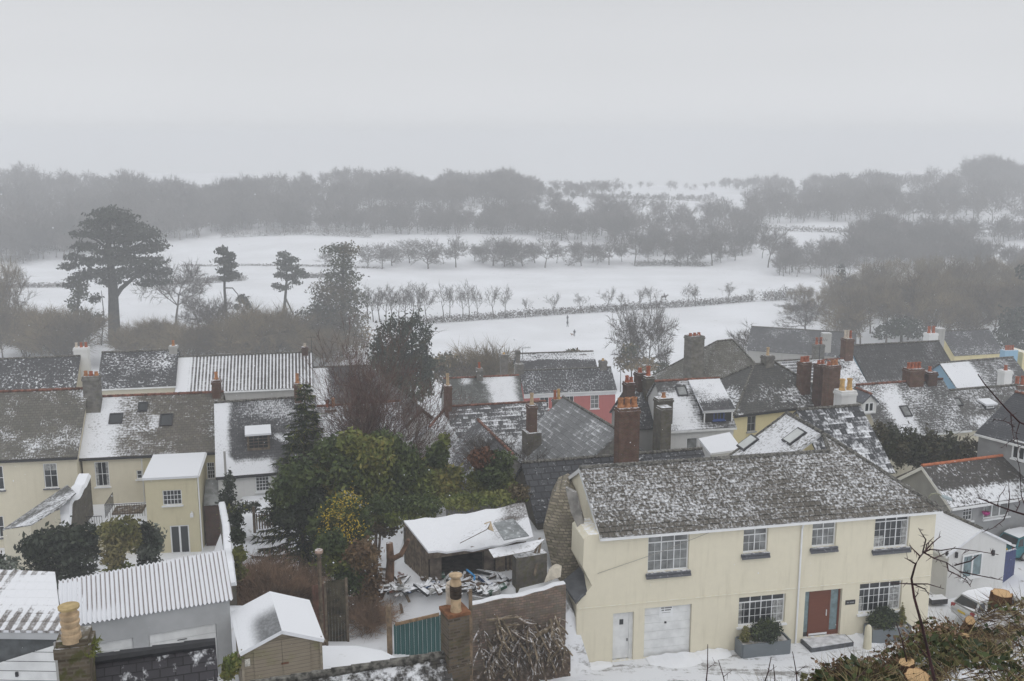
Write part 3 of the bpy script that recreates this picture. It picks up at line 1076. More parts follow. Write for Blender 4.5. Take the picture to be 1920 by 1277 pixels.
# second row
hD1 = house('row_house', 'speckled slate roof at the left end of the row behind, white chimney at its end', (-60, 733), (140, 724), 96, (-60, 677), (143, 666), 38, ivory, rD1)
hD2 = house('row_house', 'cream row house with speckled dark roof between the two pale chimneys', (184, 725), (327, 719), 96, (163, 663), (320, 655), 38, ivory, rD2)
chim(hD2, 138, 167, 651, 'rendwhite', [('pot_white', 9), ('pot_red', 9), ('pot_red', 9)], d=101.5, deep=3, depth=.5)
chim(hD2, 317, 333, 648, 'rendgrey', [('pot_orange', 10)], deep=2.2, depth=.45)
hD3 = house('row_house', 'pale row house with snow-striped pantile roof beside the grey chimney', (331, 733), (585, 722), 97, (336, 669), (566, 661), 36, M['rendgrey'], rD3, ridge='grey_ridge')
chim(hD3, 565, 578, 650, 'brickdk', [('pot_white', 6)], deep=2, depth=.4)
hD4 = house('row_house', 'dark slate house with a snowed verge behind the bare birch', (588, 765), (700, 760), 98, (598, 689), (690, 685), 38, M['rendgrey'], rD4)
hE = ridge_house('gabled_house', 'white gabled house with brown bargeboards and stained wall behind the birch', (688, 686), (790, 765), 84, 4.6, 4.0, M['rendwhite'], rE, gutter=None, base=h1(-8, 84) - 1)
mb = MB()
for sg in (1, -1):
    a = hE.O + hE.e * (hE.L + .16) - hE.n * hE.run + UP * (hE.rise - .02)
    b = hE.O + hE.e * (hE.L + .16) - hE.n * (hE.run - sg * (hE.run + .25)) - UP * .22
    mb.box(a - UP * .3, b - a, hE.e * .05, UP * .3)
mb.obj('bargeboards', plain('brown_board', (.075, .045, .03), .7, .2, 3), hE.root)
# bare rubble patch on its gable
hE2 = ridge_house('gabled_house', 'small whitewashed gable with snow-covered slope left of the long red ridge', (838, 762), (806, 800), 76, 2.6, 2.4, M['rendwhite'], sl('roof_small_snow', a0=.55, an=.3, af=.3, al=.15, seed=17), side=1, gutter=None, base=h1(-5, 76) - 1, ridge='red_ridge')
hE3 = house('row_house', 'low snow-roofed house with red ridge and brick stack behind the evergreens', (600, 838), (760, 826), 72, (602, 760), (775, 752), 40, M['rendwhite'],
            sl('roof_snowed_low', a0=.5, an=.25, af=.25, al=.15, seed=18), ridge='red_ridge')
chim(hE3, 607, 632, 766, 'brick', [('pot_red', 16), ('pot_orange', 20)], deep=3, depth=.45)
# ------------------------------------------------------------------ houses, centre
rF = sl('roof_lined_slate', c1=(.07, .07, .075), c2=(.10, .10, .105), a0=.30, an=.25, af=.32, al=.32, cellw=.3, seed=20, tile=(.4, .42), patches=((-.2, .3, -.1, .42, -.4, .15), (.3, 1.2, -.3, .3, .35, .15)))
hF = house('long_roof_house', 'long slate-roofed house with red ridge, snow lying along its courses', (856, 852), (1040, 840), 77, (839, 762), (1032, 752), 40, M['rendgrey'], rF, ridge='red_ridge')
chim(hF, 832, 847, 722, 'brick', [('pot_buff', 22)], deep=2, depth=.4)
chim(hF, 1036, 1052, 748, 'stonelite', [('pot_red', 17), ('pot_yellow', 19)], deep=2, depth=.4)
rG = sl('roof_green_slate', c1=(.085, .09, .085), c2=(.11, .115, .105), a0=.12, an=.15, af=.3, al=.1, seed=21, patches=((.55, .95, .0, 1.2, .7, .10), (.2, .35, .8, 1.2, .5, .08)))
hG = house('row_house', 'green-grey slate house with a broad snow patch, left of the pink house', (842, 772), (982, 765), 98, (850, 709), (962, 704), 40, M['rendgrey'], rG, ridge='red_ridge')
chim(hG, 892, 905, 690, 'stonelite', [('pot_red', 11)], deep=2, depth=.4)
rH = sl('roof_pink_house_slate', c1=(.05, .052, .058), c2=(.075, .077, .082), a0=.16, an=.16, af=.5, al=.06, seed=22, fine=6.0)
pink = render_wall('salmon_pink_render', (.46, .155, .145), .35)
hH = house('pink_house', 'salmon pink house with white fascia and dark slate roof', (984, 735), (1154, 727.5), 112, (966, 695), (1142, 689), 36, pink, rH,
           wins=[dict(box=(1012, 745, 1029, 766), cols=2, rows=2), dict(box=(1060, 742, 1076, 766), cols=2, rows=2), dict(box=(1107, 740, 1123, 766), cols=2, rows=3, gm='glass2')])
mb = MB()
mb.box(hH.W.pt(-.1, hH.O.z - .75, .02), hH.e * (hH.L + .2), UP * .5, hH.n * .06)
mb.obj('fascia', M['upvc'], hH.root)
chim(hH, 1123, 1138, 676, 'stonelite', [('pot_yellow', 4)], deep=2, depth=.4)
chim(hH, 966, 982, 682, 'stonelite', [], deep=2, depth=.5)
hH2 = house('row_house', 'low dark-roofed house with pale gable wall just behind the pink house', (975, 694), (1118, 689), 124, (982, 663), (1088, 659), 36, M['rendgrey'],
            sl('roof_far_dark', a0=.1, an=.2, af=.5, al=.1, seed=23, fine=6.0, patches=((-.2, 1.2, .55, 1.2, .55, .05),)))
chim(hH2, 937, 952, 664, 'stonelite', [('pot_yellow', 3)], d=122, deep=5, depth=.5)
chim(hH2, 967, 975, 657, 'stonelite', [], d=124, deep=4, depth=.4)
chim(hH2, 1084, 1099, 663, 'stonelite', [], deep=2, depth=.5)
t = thing('television_aerial', 'thin television aerial on the roofline behind the pink house', 'aerial', P(980, 668, 125))
mb = MB()
p = P(980, 652, 125)
mb.tube(P(980, 672, 125), p, .03, .03, 5)
mb.tube(p + Vector((-.5, 0, -.05)), p + Vector((1.0, 0, .05)), .025, .025, 4)
for k in range(8):
    x = p + Vector((-.4 + .19 * k, 0, .0))
    mb.tube(x - Vector((0, .3, .12)), x + Vector((0, .3, .12)), .015, .015, 4)
mb.obj('antenna', M['dark'], t)
rI = sl('roof_grey_swept', c1=(.16, .165, .17), c2=(.19, .195, .20), a0=.22, an=.25, af=.22, al=.22, seed=24, tile=(.45, .40), streak=.25, sn=.22, patches=((-.2, .3, -.1, .9, .18, .2), (.85, 1.2, .1, .45, .5, .08), (-.2, 1.2, -.2, .1, .15, .08)))
hI = ridge_house('grey_roof_house', 'house with a big wind-swept grey roof left of the tallest brick chimney', (1057, 745), (1160, 807), 67, 5.0, 4.1, M['stonelite'], rI, gutter=None, base=h1(3, 70) - 1, ridge='grey_ridge')
stack(hI.root, vat(997, 72.5, -20 + CZ), Vector((.95, .3, 0)).normalized(), .30, .40, CZ - 27, P(997, 758, 72.5).z, M['brick'], [('pot_buff', .85, .14)])
mb = MB()
cb = vat(997, 72.5, CZ - 22)
mb.cbox(cb, .55, .65, CZ - 28, P(997, 808, 72.5).z, Vector((.95, .3, 0)).normalized())
mb.obj('chimney_breast', M['stone'], hI.root)
rI2 = sl('roof_gable_small', c1=(.07, .07, .075), c2=(.1, .1, .105), a0=.25, an=.3, af=.35, al=.15, seed=25)
hF2 = ridge_house('small_gabled_house', 'small dark slate gable roof with snow-edged verge among the shrubs', (897, 788), (962, 852), 62.5, 2.5, 2.3, M['stonelite'], rI2, gutter=None, base=h1(-2, 66) - 1, ridge='red_ridge')
# big brick chimney house J behind the cream house
rJ = sl('roof_dashed_slate', c1=(.04, .042, .05), c2=(.065, .067, .075), a0=.22, an=.12, af=.30, al=.0, seed=26, tile=(.55, .42), mort=.05)
def dashed(m):
    """snow caught in the upright joints of big slates"""
    return m
hJ = house('slate_barn', 'dark slate barn with brick gable and orange-lichened ridge behind the cream house', (1008, 972), (1350, 940), 54, (981, 867), (1310, 842), 38, M['stone'], rJ, gutter=None, ridge='grey_ridge', base=h1(2, 54) - 6)
# ------------------------------------------------------------------ cream house
AK = P(1081, 1248, 46)
WK = Wall(AK, ST_E)
eK, nK = WK.e, WK.n
s0, zl = WK.hit(1128, 1001)
s1, zr = WK.hit(1757, 947)
zK = (zl + zr) / 2
zg = AK.z - .5
tK = thing('cream_house', 'large cream rendered house with speckled mossy roof, red front door and garage', 'house', WK.pt((s0 + s1) / 2, AK.z, -4))
creamK = render_wall('smooth_cream_render', (.73, .68, .54), .5)
up = [dict(box=(1215, 1003, 1292, 1071), cols=3, rows=3, transom=.21), dict(box=(1394, 992, 1440, 1036), cols=2, rows=2, transom=.27),
      dict(box=(1523, 981, 1568, 1025), cols=2, rows=2, transom=.27), dict(box=(1640, 965, 1705, 1027), cols=3, rows=3, transom=.22, curtain=[(0, .3, 0, .34), (.86, 1, .0, .78)])]
low = [dict(box=(1385, 1117, 1472, 1171), cols=4, rows=3, transom=.22, curtain=[(0, .08, 0, .78), (.78, 1, 0, .78)]), dict(box=(1611, 1092, 1690, 1147), cols=4, rows=3, transom=.22, curtain=[(.76, 1, 0, .78), (0, .1, 0, .5)])]
red_d = WK.rect(1508, 1107, 1577, 1188)
wht_d = WK.rect(1149, 1149, 1188, 1237)
gar_d = WK.rect(1208, 1137, 1296, 1222)
wht_d = (wht_d[0], wht_d[1], AK.z, wht_d[3])
gar_d = (gar_d[0], gar_d[1], AK.z, gar_d[3])
red_d = (red_d[0], red_d[1], AK.z + .15, red_d[3])
REV = .24
mb = MB()
hu = [WK.rect(*k['box']) for k in up]
hl = [WK.rect(*k['box']) for k in low] + [red_d, wht_d, gar_d]
cutwall(mb, WK, s0, s1, zg, zK - .05, hu + hl, REV)
# shoulder left of the front corner
def hz_(px, py): return WK.hit(px, py)
out = [hz_(1081, 1134), hz_(1110, 1098), hz_(1093, 1064), hz_(1095, 1012), hz_(1104, 1004), (s0, zK - .05)]
poly = [(s0, zg), (s0, zK - .05)] + out[:-1][::-1] + [(0, zg)]
fr = [WK.pt(u, z) for u, z in poly]
bk = [WK.pt(u, z, -2.2) for u, z in poly]
mb.face(fr)
for i in range(1, len(poly)):
    j = (i + 1) % len(poly)
    mb.face([fr[j], fr[i], bk[i], bk[j]])
# roof geometry
def f_(h):
    r = onz(1090, 877, zK + h)
    return (r - AK).dot(eK) - s0
lo, hi = .3, 8
flo = f_(lo)
for _ in range(50):
    md = (lo + hi) / 2
    if (f_(md) > 0) == (flo > 0): lo = md
    else: hi = md
riseK = lo
rr = onz(1090, 877, zK + riseK)
runK = -(rr - AK).dot(nK)
print('K pitch', math.degrees(math.atan2(riseK, runK)), 'run', runK, 'rise', riseK, 'len', s1 - s0, 'wall', zK - AK.z, zl - zr)
if not 26 < math.degrees(math.atan2(riseK, runK)) < 44:
    a_, b_ = .3, 8
    for _ in range(50):
        md = (a_ + b_) / 2
        r = onz(1300, 860, zK + md)
        if -(r - AK).dot(nK) * math.tan(R(33)) > md: a_ = md
        else: b_ = md
    riseK = a_
    runK = riseK / math.tan(R(33))
    print('K refit run', runK, 'rise', riseK)
OK_ = WK.pt(s0, zK)
sK = (-nK * runK + UP * riseK).normalized()
SLK = math.hypot(runK, riseK)
nnK = eK.cross(sK)
def onroof(px, py):
    a, b = ray(px, py)
    q = Vector((a, 1, b))
    C = Vector((0, 0, CZ))
    return C + q * ((OK_ - C).dot(nnK) / q.dot(nnK))
apex = onroof(1543, 812)
ua = (apex - OK_).dot(eK)
va = (apex - OK_).dot(sK)
LK = s1 - s0
BK = 2 * runK
for o in (0.0,):
    pts = [WK.pt(s0, zg), WK.pt(s0, zg, -BK), WK.pt(s0, zK - .05, -BK), WK.pt(s0, zK + riseK - .12, -runK), WK.pt(s0, zK - .05)]
    mb.face(pts)
DW = 10.5
mb.face([WK.pt(s1, zg), WK.pt(s1, zK - .05), WK.pt(s1, zK - .05, -DW), WK.pt(s1, zg, -DW)])
mb.face([WK.pt(s1, zg, -DW), WK.pt(s1, zK - .05, -DW), WK.pt(s0, zK - .05, -BK), WK.pt(s0, zg, -BK)])
mb.obj('wall', creamK, tK)
rK = roofm('roof_mossy_concrete_tile', (.10, .088, .07), (.15, .135, .11), a0=.33, an=.09, af=.46, al=.10, tile=(.30, .32), seed=30, cellw=.2, moss=(.075, .062, .045, .85), fine=7.0, sn=.30, streak=.85, mort=.03, soft=.40,
           patches=((.52, .62, .1, 1.6, -.16, .08), (-.2, 1.2, -.3, .10, -.15, .04)))
mb = MB()
R0 = OK_ - nK * runK + UP * riseK
front = [OK_ - eK * .12 - sK * .3, OK_ + eK * (LK + .2) - sK * .3, apex, OK_ + eK * (ua - .25) + sK * SLK, R0 - eK * .12]
slab(mb, front, OK_, eK, sK, LK, SLK, .10)
# tile courses: raised butts along the front slope
nn = nnK if nnK.z > 0 else -nnK
rnd = random.Random(5)
k = 0
v = .02
course = MB()
while v < SLK - .05:
    u = -.1 + (.15 if k % 2 else 0)
    umax = LK - max(0, v / max(va, .1)) * (LK - ua) - .15
    while u < umax:
        wd = .30
        j = rnd.uniform(.0, .02)
        p = OK_ + eK * u + sK * (v - .02) + nn * (.012 + j)
        L_ = .33
        a, b = p, p + eK * (wd - .025)
        c_, d_ = b + sK * L_ - nn * .02, a + sK * L_ - nn * .02
        uvf = lambda q: ((q - OK_).dot(eK), (q - OK_).dot(sK), (q - OK_).dot(eK) / LK, (q - OK_).dot(sK) / SLK)
        course.face([a, b, c_, d_], [uvf(q) for q in (a, b, c_, d_)])
        course.face([a - nn * .045, b - nn * .045, b, a], [uvf(q) for q in (a, b, b, a)])
        u += wd
    v += .32
    k += 1
base_i = len(mb.v)
for f, uvq in zip(course.f, course.uv):
    mb.face([course.v[i] for i in f], uvq)
# rear slope of the main range
s2 = (nK * runK + UP * riseK).normalized()
bo = OK_ - nK * BK
slab(mb, [OK_ + eK * (ua - .25) + sK * SLK, R0 - eK * .12, bo - eK * .12 - s2 * .3, bo + eK * (ua - .25) - s2 * .3], bo, eK, s2, LK, SLK, .10)
# wing: ridge runs back from the hip's apex
zr_ = apex.z
wr = LK - ua
pw_ = (zr_ - zK) / wr
far = apex - nK * 4.3
sl_ = (eK * wr + UP * (zr_ - zK)).normalized()
drop = 7.2
rKw = roofm('roof_wing_snowed_tile', (.12, .11, .09), (.16, .145, .12), a0=.62, an=.25, af=.4, al=.1, tile=(.30, .32), seed=31, moss=(.075, .062, .045, .6), fine=6.0, soft=.26)
wl = MB()
pl = [far - nK * .1, apex - eK * .02, apex - eK * drop - UP * drop * pw_ * 1.0, far - nK * .1 - eK * drop - UP * drop * pw_]
slab(wl, pl, pl[2], nK, sl_, 4.3, 7, .1)
sr_ = (-eK * wr + UP * (zr_ - zK)).normalized()
pr = [apex + eK * .02, far - nK * .1, far - nK * .1 + eK * (wr + .2) - UP * (zr_ - zK), OK_ + eK * (LK + .2) - sK * .3]
slab(wl, pr, pr[3], -nK, sr_, 7, 7, .1)
roK = mb.obj('roof', rK, tK)
wl.obj('wing_roof', rKw, tK)
mb = MB()
def capline(a, b, r=.13):
    k = max(2, int((b - a).length / .45))
    for i in range(k):
        mb.tube(a.lerp(b, i / k), a.lerp(b, (i + 1) / k), r, r * .85, 8)
capline(R0 - eK * .12, OK_ + eK * (ua - .25) + sK * SLK)
capline(OK_ + eK * (LK + .15) - sK * .28, apex)
capline(apex, far)
capline(apex - UP * .02, OK_ + eK * (ua - .25) + sK * SLK, .12)
capline(far, far - eK * drop - UP * drop * pw_, .10)
mb.obj('ridge_tiles', M['grey_ridge'], tK)
print('wing far verge px', proj(pl[3]), 'far', proj(far), 'apex', ua, LK)
def slope_light(px4, h_):
    pass
# two rooflights on the wing
def onplane(px, py, O, n):
    a, b = ray(px, py)
    q = Vector((a, 1, b))
    C = Vector((0, 0, CZ))
    return C + q * ((O - C).dot(n) / q.dot(n))
nw = nK.cross(sl_)
if nw.z < 0: nw = -nw
for (tp, bt) in (((1417, 820), (1388, 842)), ((1503, 806), (1476, 833))):
    a_, b_ = onplane(*tp, apex, nw), onplane(*bt, apex, nw)
    v1 = (a_ - apex).dot(sl_)
    v0 = (b_ - apex).dot(sl_)
    uc = ((a_ + b_) / 2 - apex).dot(nK)
    q = lambda u, v, o: apex + nK * (uc + u) + sl_ * v + nw * o
    hw = .5
    if v1 - v0 < .5: v0 = v1 - 1.0
    mb = MB()
    mb.box(q(-hw, v0, .0), nK * 2 * hw, sl_ * (v1 - v0), nw * .10)
    o = mb.obj('skylight', M['dark'], tK)
    g = MB()
    g.box(q(-hw + .10, v0 + .10, .02), nK * (2 * hw - .2), sl_ * (v1 - v0 - .2), nw * .10)
    g.obj('pane', plain('sky_lit_glass', (.52, .54, .53), .15, .05, 2, spec=.7), o)
for k in up + low:
    k = dict(k)
    x, y = k['box'][:2]
    window(tK, WK, WK.rect(*k.pop('box')), dep=REV - .05, fr=.065, bar=.03, sillm='slatesill' if y < 1050 else None, gm='glass2' if y < 1020 and x < 1600 else 'glass', **k)
# bigger slate sills under the upper windows
for k in up:
    a, b, c, d = WK.rect(*k['box'])
    mb = MB()
    pp = [WK.pt(a - .1, c - .02, -.05), WK.pt(b + .1, c - .02, -.05), WK.pt(b + .1, c - .20, .17), WK.pt(a - .1, c - .20, .17)]
    mb.face([pp[3], pp[2], pp[1], pp[0]])
    lw = [p - UP * .07 for p in pp]
    mb.face(lw)
    for i in range(4):
        j = (i + 1) % 4
        mb.face([pp[i], pp[j], lw[j], lw[i]])
    mb.obj('window_ledge', M['slatesill'], tK)
# red door in its recess
a, b, c, d = red_d
redw = NT('red_stained_door')
cc = redw.worldpos()
x, y, z = redw.sep(cc)
gr = redw.noise(redw.comb(redw.math('ADD', x, y), redw.math('MULTIPLY', z, 14)), 1.2, 3)
redw = redw.fin(redw.mix(gr, (.115, .032, .017), (.175, .056, .03)), .5, .3)
mb = MB()
dl, dr = a + (b - a) * .19, a + (b - a) * .70
mb.box(WK.pt(dl, c + .06, -REV - .02), eK * (dr - dl), UP * (d - c - .1), nK * .06)
do = mb.obj('front_door', redw, tK)
mb = MB()
mb.box(WK.pt(dr - .13, c + (d - c) * .42, -REV + .04), eK * .03, UP * .34, nK * .06)
mb.obj('handle', M['upvc'], do)
mb = MB()
for (u0, u1) in ((a, a + .04), (dl - .05, dl), (dr, dr + .09), (b - .10, b)):
    mb.box(WK.pt(u0, c, -REV - .03), eK * (u1 - u0), UP * (d - c - .004), nK * .08)
mb.box(WK.pt(dr + .09, c, -REV - .03), eK * (b - dr - .19), UP * .25, nK * .079)
mb.obj('door_frame', redw, tK)
for (u0, u1) in ((a + .04, dl - .05), (dr + .09, b - .10)):
    mb = MB()
    mb.box(WK.pt(u0, c + .25, -REV - .04), eK * (u1 - u0), UP * (d - c - .27), nK * .05)
    mb.obj('sidelight', M['glass3'], tK)
mb = MB()
mb.box(WK.pt(dl + .02, c + .06, -REV + .041), eK * (dr - dl - .04), UP * .09, nK * .03)
mb.obj('drifted_snow', M['snow'], do)
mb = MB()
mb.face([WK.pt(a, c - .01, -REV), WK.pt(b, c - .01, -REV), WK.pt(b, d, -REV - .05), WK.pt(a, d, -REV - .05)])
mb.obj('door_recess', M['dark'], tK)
# white side door
a, b, c, d = wht_d
mb = MB()
mb.box(WK.pt(a + .06, c + .04, -REV - .02), eK * (b - a - .26), UP * (d - c - .1), nK * .06)
o = mb.obj('side_door', M['white'], tK)
mb = MB()
um = a + (b - a) * .36
mb.box(WK.pt(um, d - .72, -REV + .04), eK * .2, UP * .28, nK * .012)
mb.obj('door_window', M['glass'], o)
mb = MB()
mb.box(WK.pt(b - .30, c + .95, -REV + .04), eK * .04, UP * .14, nK * .05)
mb.obj('handle', M['dark'], o)
mb = MB()
mb.box(WK.pt(b - .2, c, -REV - .02), eK * .2, UP * (d - c - .004), nK * .1)
mb.box(WK.pt(a, c, -REV - .02), eK * .06, UP * (d - c - .004), nK * .09)
mb.box(WK.pt(a + .06, d - .06, -REV - .02), eK * (b - a - .26), UP * .055, nK * .085)
mb.obj('door_frame', M['white'], tK)
# garage door with its notice
def garage_door(root, W, r, dep, rows=6, mat='white'):
    a, b, c, d = r
    mb = MB()
    hh = (d - c) / rows
    for i in range(rows):
        mb.box(W.pt(a + .02, c + hh * i + .006, -dep), W.e * (b - a - .04), UP * (hh - .012), W.n * .05)
    mb.box(W.pt(a, c, -dep - .03), W.e * (b - a), UP * (d - c - .004), W.n * .035)
    return mb.obj('garage_door', M[mat], root)
g_ = garage_door(tK, WK, gar_d, REV - .05)
a, b, c, d = gar_d
mb = MB()
uc = a + (b - a) * .46
mb.box(WK.pt(uc - .05, d - .95, -REV + .1), eK * .1, UP * .08, nK * .06)
mb.obj('handle', M['dark'], g_)
mb = MB()
mb.box(WK.pt(uc - .34, d - .62, -REV + .098), eK * .72, UP * .56, nK * .012)
so_ = mb.obj('notice', M['upvc'], g_)
# the notice is too small to read in the photo: two bold lines and a fainter one, as word-long strokes
mb = MB()
for (u0, u1, z0, hh_) in ((-.26, -.09, .17, .07), (-.05, .29, .17, .07), (-.23, -.09, .29, .065), (-.05, .25, .29, .065), (-.21, .22, .40, .022)):
    k = u0
    while k < u1 - .01:
        mb.box(WK.pt(uc + .02 + k, d - z0, -REV + .1095), eK * .032, UP * hh_, nK * .004)
        k += .045
mb.obj('lettering', M['iron'], so_)
# name plate
a, b, c, d = WK.rect(1585, 1125, 1603, 1133)
mb = MB()
mb.box(WK.pt(a, c, 0), eK * (b - a), UP * (d - c), nK * .03)
np_ = mb.obj('name_plate', M['dark'], tK)
mb = MB()
for (k0, k1) in ((.12, .36), (.46, .88)):
    mb.box(WK.pt(a + (b - a) * k0, c + (d - c) * .38, .029), eK * ((b - a) * (k1 - k0)), UP * ((d - c) * .22), nK * .004)
mb.obj('lettering', plain('worn_lettering', (.32, .33, .34), .7, .3, 40), np_)
# band, gutter, downpipe, bargeboard, lamp
mb = MB()
zb_ = WK.hit(1300, 1122)[1]
mb.box(WK.pt(.0, zb_, -.02), eK * (s1 - .002), UP * .045, nK * .055)
mb.obj('string_course', creamK, tK)
mb = MB()
mb.box(WK.pt(s0 - .12, zK - .32, .16), eK * (LK + .3), UP * .12, nK * .13)
mb.box(WK.pt(s0 - .1, zK - .34, .004), eK * (LK + .1), UP * .22, nK * .15)
mb.obj('gutter', M['upvc'], tK)
mb = MB()
ud = WK.hit(1497, 1090)[0]
mb.tube(WK.pt(ud, zK - .3, .2), WK.pt(ud, zK - .65, .07), .05, .05, 8)
mb.tube(WK.pt(ud, zK - .6, .08), WK.pt(ud, zg, .08), .05, .05, 8)
mb.obj('downpipe', M['upvc'], tK)
mb = MB()
for (pa, pb) in ((R0, OK_), (R0, OK_ - nK * BK)):
    dd = (pb - pa)
    mb.box(pa - eK * .13 - UP * .26, dd * 1.05, eK * .03, UP * .22)
mb.obj('bargeboard', M['upvc'], tK)
# slate slab over the shoulder
t_ = [P(1116, 1095, 46.6), P(1079, 1127, 45.5), P(1053, 1090, 47.2), P(1089, 1061, 48.2)]
mb = MB()
mb.face(t_)
lw = [p - UP * .14 for p in t_]
mb.face(lw[::-1])
for i in range(4):
    j = (i + 1) % 4
    mb.face([t_[i], lw[i], lw[j], t_[j]])
mb.obj('slate_canopy', plain('canopy_slate', (.085, .09, .10), .6, .15, 3), tK)
mb = MB()
c3 = [P(1097, 1008, 48.0), P(1101, 1020, 47.5), P(1114, 1037, 46.9), P(1122, 1041, 46.6)]
mb.path(c3, [.22, .26, .2, .1], 8)
mb.obj('snowy_corbel', M['snow'], tK, smooth=True)
# remains of a stone wall propped on its flank
t = thing('ruined_stone_wall', 'tall broken rubble wall end propped against the cream house flank', 'wall', P(1050, 1085, 48.3))
outl = [(1018, 990), (1030, 945), (1042, 921), (1060, 913), (1078, 924), (1089, 965), (1100, 1006), (1098, 1022), (1092, 1062), (1070, 1090), (1050, 1100), (1040, 1085), (1030, 1040)]
fr = [P(x, y, 48.2 + (1100 - y) * .012) for x, y in outl]
bk = [p + Vector((.25, 2.2, 0)) for p in fr]
mb = MB()
cen = Vector((0, 0, 0))
for p in fr: cen += p / len(fr)
rnd = random.Random(2)
for i in range(len(fr)):
    j = (i + 1) % len(fr)
    mid = cen + (fr[i] - cen) * .5 - Vector((0, .35, 0))
    mj = cen + (fr[j] - cen) * .5 - Vector((0, .35, 0))
    mb.face([fr[j], fr[i], mid, mj])
    mb.face([mj, mid, cen - Vector((0, .4, 0))])
    mb.face([fr[i], fr[j], bk[j], bk[i]])
mb.obj('rubble', brick('pale_rubble', (.38, .33, .255), (.17, .15, .115), (.11, .10, .08), .26, .14, snow=.35, moss=.3, ms=.02), t)
mb = MB()
fl = [P(1060, 914, 47.9), P(1079, 924, 47.9), P(1101, 1006, 47.5), P(1092, 1010, 47.4), P(1070, 960, 47.7)]
mb.face(fl[::-1])
bl = [p + Vector((.1, .5, -.1)) for p in fl]
for i in range(5):
    j = (i + 1) % 5
    mb.face([fl[i], fl[j], bl[j], bl[i]])
mb.obj('mortar_flank', plain('old_mortar', (.24, .23, .215), .9, .25, 1.5, snow=.5), t)
# ------------------------------------------------------------------ houses, right
yell = render_wall('lemon_render', (.64, .56, .33), .35)
blue = render_wall('pale_blue_render', (.26, .42, .55), .35)
# chimney of the barn
stack(hJ.root, Vector((*vat(1175, 56.5, CZ - 17).xy, 0)), hJ.e, .62, .42, CZ - 20, P(1175, 763, 56.5).z, M['brick'], [('pot_orange', .55, .17)] * 3)
rL2 = roofm('roof_slate_dashes', (.04, .042, .048), (.06, .062, .068), a0=.24, an=.14, af=.34, al=.22, cellw=.5, tile=(.42, .40), seed=33, mort=.03, fine=6.0, patches=((.4, 1.2, -.2, .4, .14, .15),))
hL = house('slate_house', 'house of dark snow-dashed slates with a pale gable rising behind the cream house', (1556, 890), (1672, 879), 58, (1467, 771), (1577, 762), 38, yell, rL2, gutter=None)
stack(hL.root, Vector((*vat(1584, 64.5, CZ - 17).xy, 0)), hL.e, .55, .45, CZ - 20, P(1584, 731, 64.5).z, M['rendwhite'], [('pot_yellow', .75, .17)] * 2)
rM = roofm('roof_hipped_grey_slate', (.062, .062, .06), (.085, .085, .08), a0=.12, an=.25, af=.34, al=.06, seed=34, moss=(.09, .085, .07, .5), patches=((.55, .95, -.1, .45, .22, .12), (-.1, .08, -.1, .5, .3, .04)))
hM = house('hipped_house', 'lemon yellow house under a broad grey hipped slate roof', (1377, 774), (1572, 750), 80, (1412, 683), (1455, 680), 40, yell, rM, hipL=True, hipR=True, gutter='dark',
           wins=[dict(box=(1401, 780, 1417, 809), cols=2, rows=2, fm='grey', gm='glass')])
rN = roofm('roof_lichened_hip', (.10, .095, .08), (.13, .125, .105), a0=.2, an=.22, af=.42, al=.06, seed=35, moss=(.11, .10, .07, .5))
hN = house('hipped_house', 'tall grey hipped-roof house beside the massive grey stone chimney', (1300, 742), (1452, 722), 92, (1341, 639), (1377, 638), 46, M['stonelite'], rN, hipL=True, hipR=True, gutter=None)
stack(hN.root, Vector((*vat(1301, 93, CZ - 20).xy, 0)), hN.e, .72, .6, CZ - 28, P(1301, 629, 93).z, M['stonelite'], [('pot_red', .25, .14)] * 3)
chim(hM, 1429, 1450, 666, 'stonelite', [('pot_buff', 15)], deep=1.5, depth=.4, back=0)
rO = roofm('roof_snowed_terrace', (.075, .075, .075), (.10, .10, .10), a0=.42, an=.35, af=.3, al=.25, seed=36, patches=((-.2, .45, -.2, .9, .3, .15), (-.1, .35, .75, 1.2, -.55, .08), (.55, .9, .05, .4, -.3, .1)))
hO = house('dormer_house', 'white house with snow-striped roof, rooflight and long slate-hung dormer', (1257, 802), (1376, 795), 73, (1222, 716), (1330, 709), 40, M['rendwhite'], rO, ridge='red_ridge',
           wins=[dict(box=(1287, 821, 1308, 843), cols=1, rows=1, gm='glass2', sill=False)])
skylight(hO, 1268, 724, 1288, 743, glass='glass2')
rOd = sl('roof_dormer_snow', a0=.75, an=.3, af=.3, al=.1, seed=37, patches=((-.2, 1.2, -.2, .25, -.5, .08),))
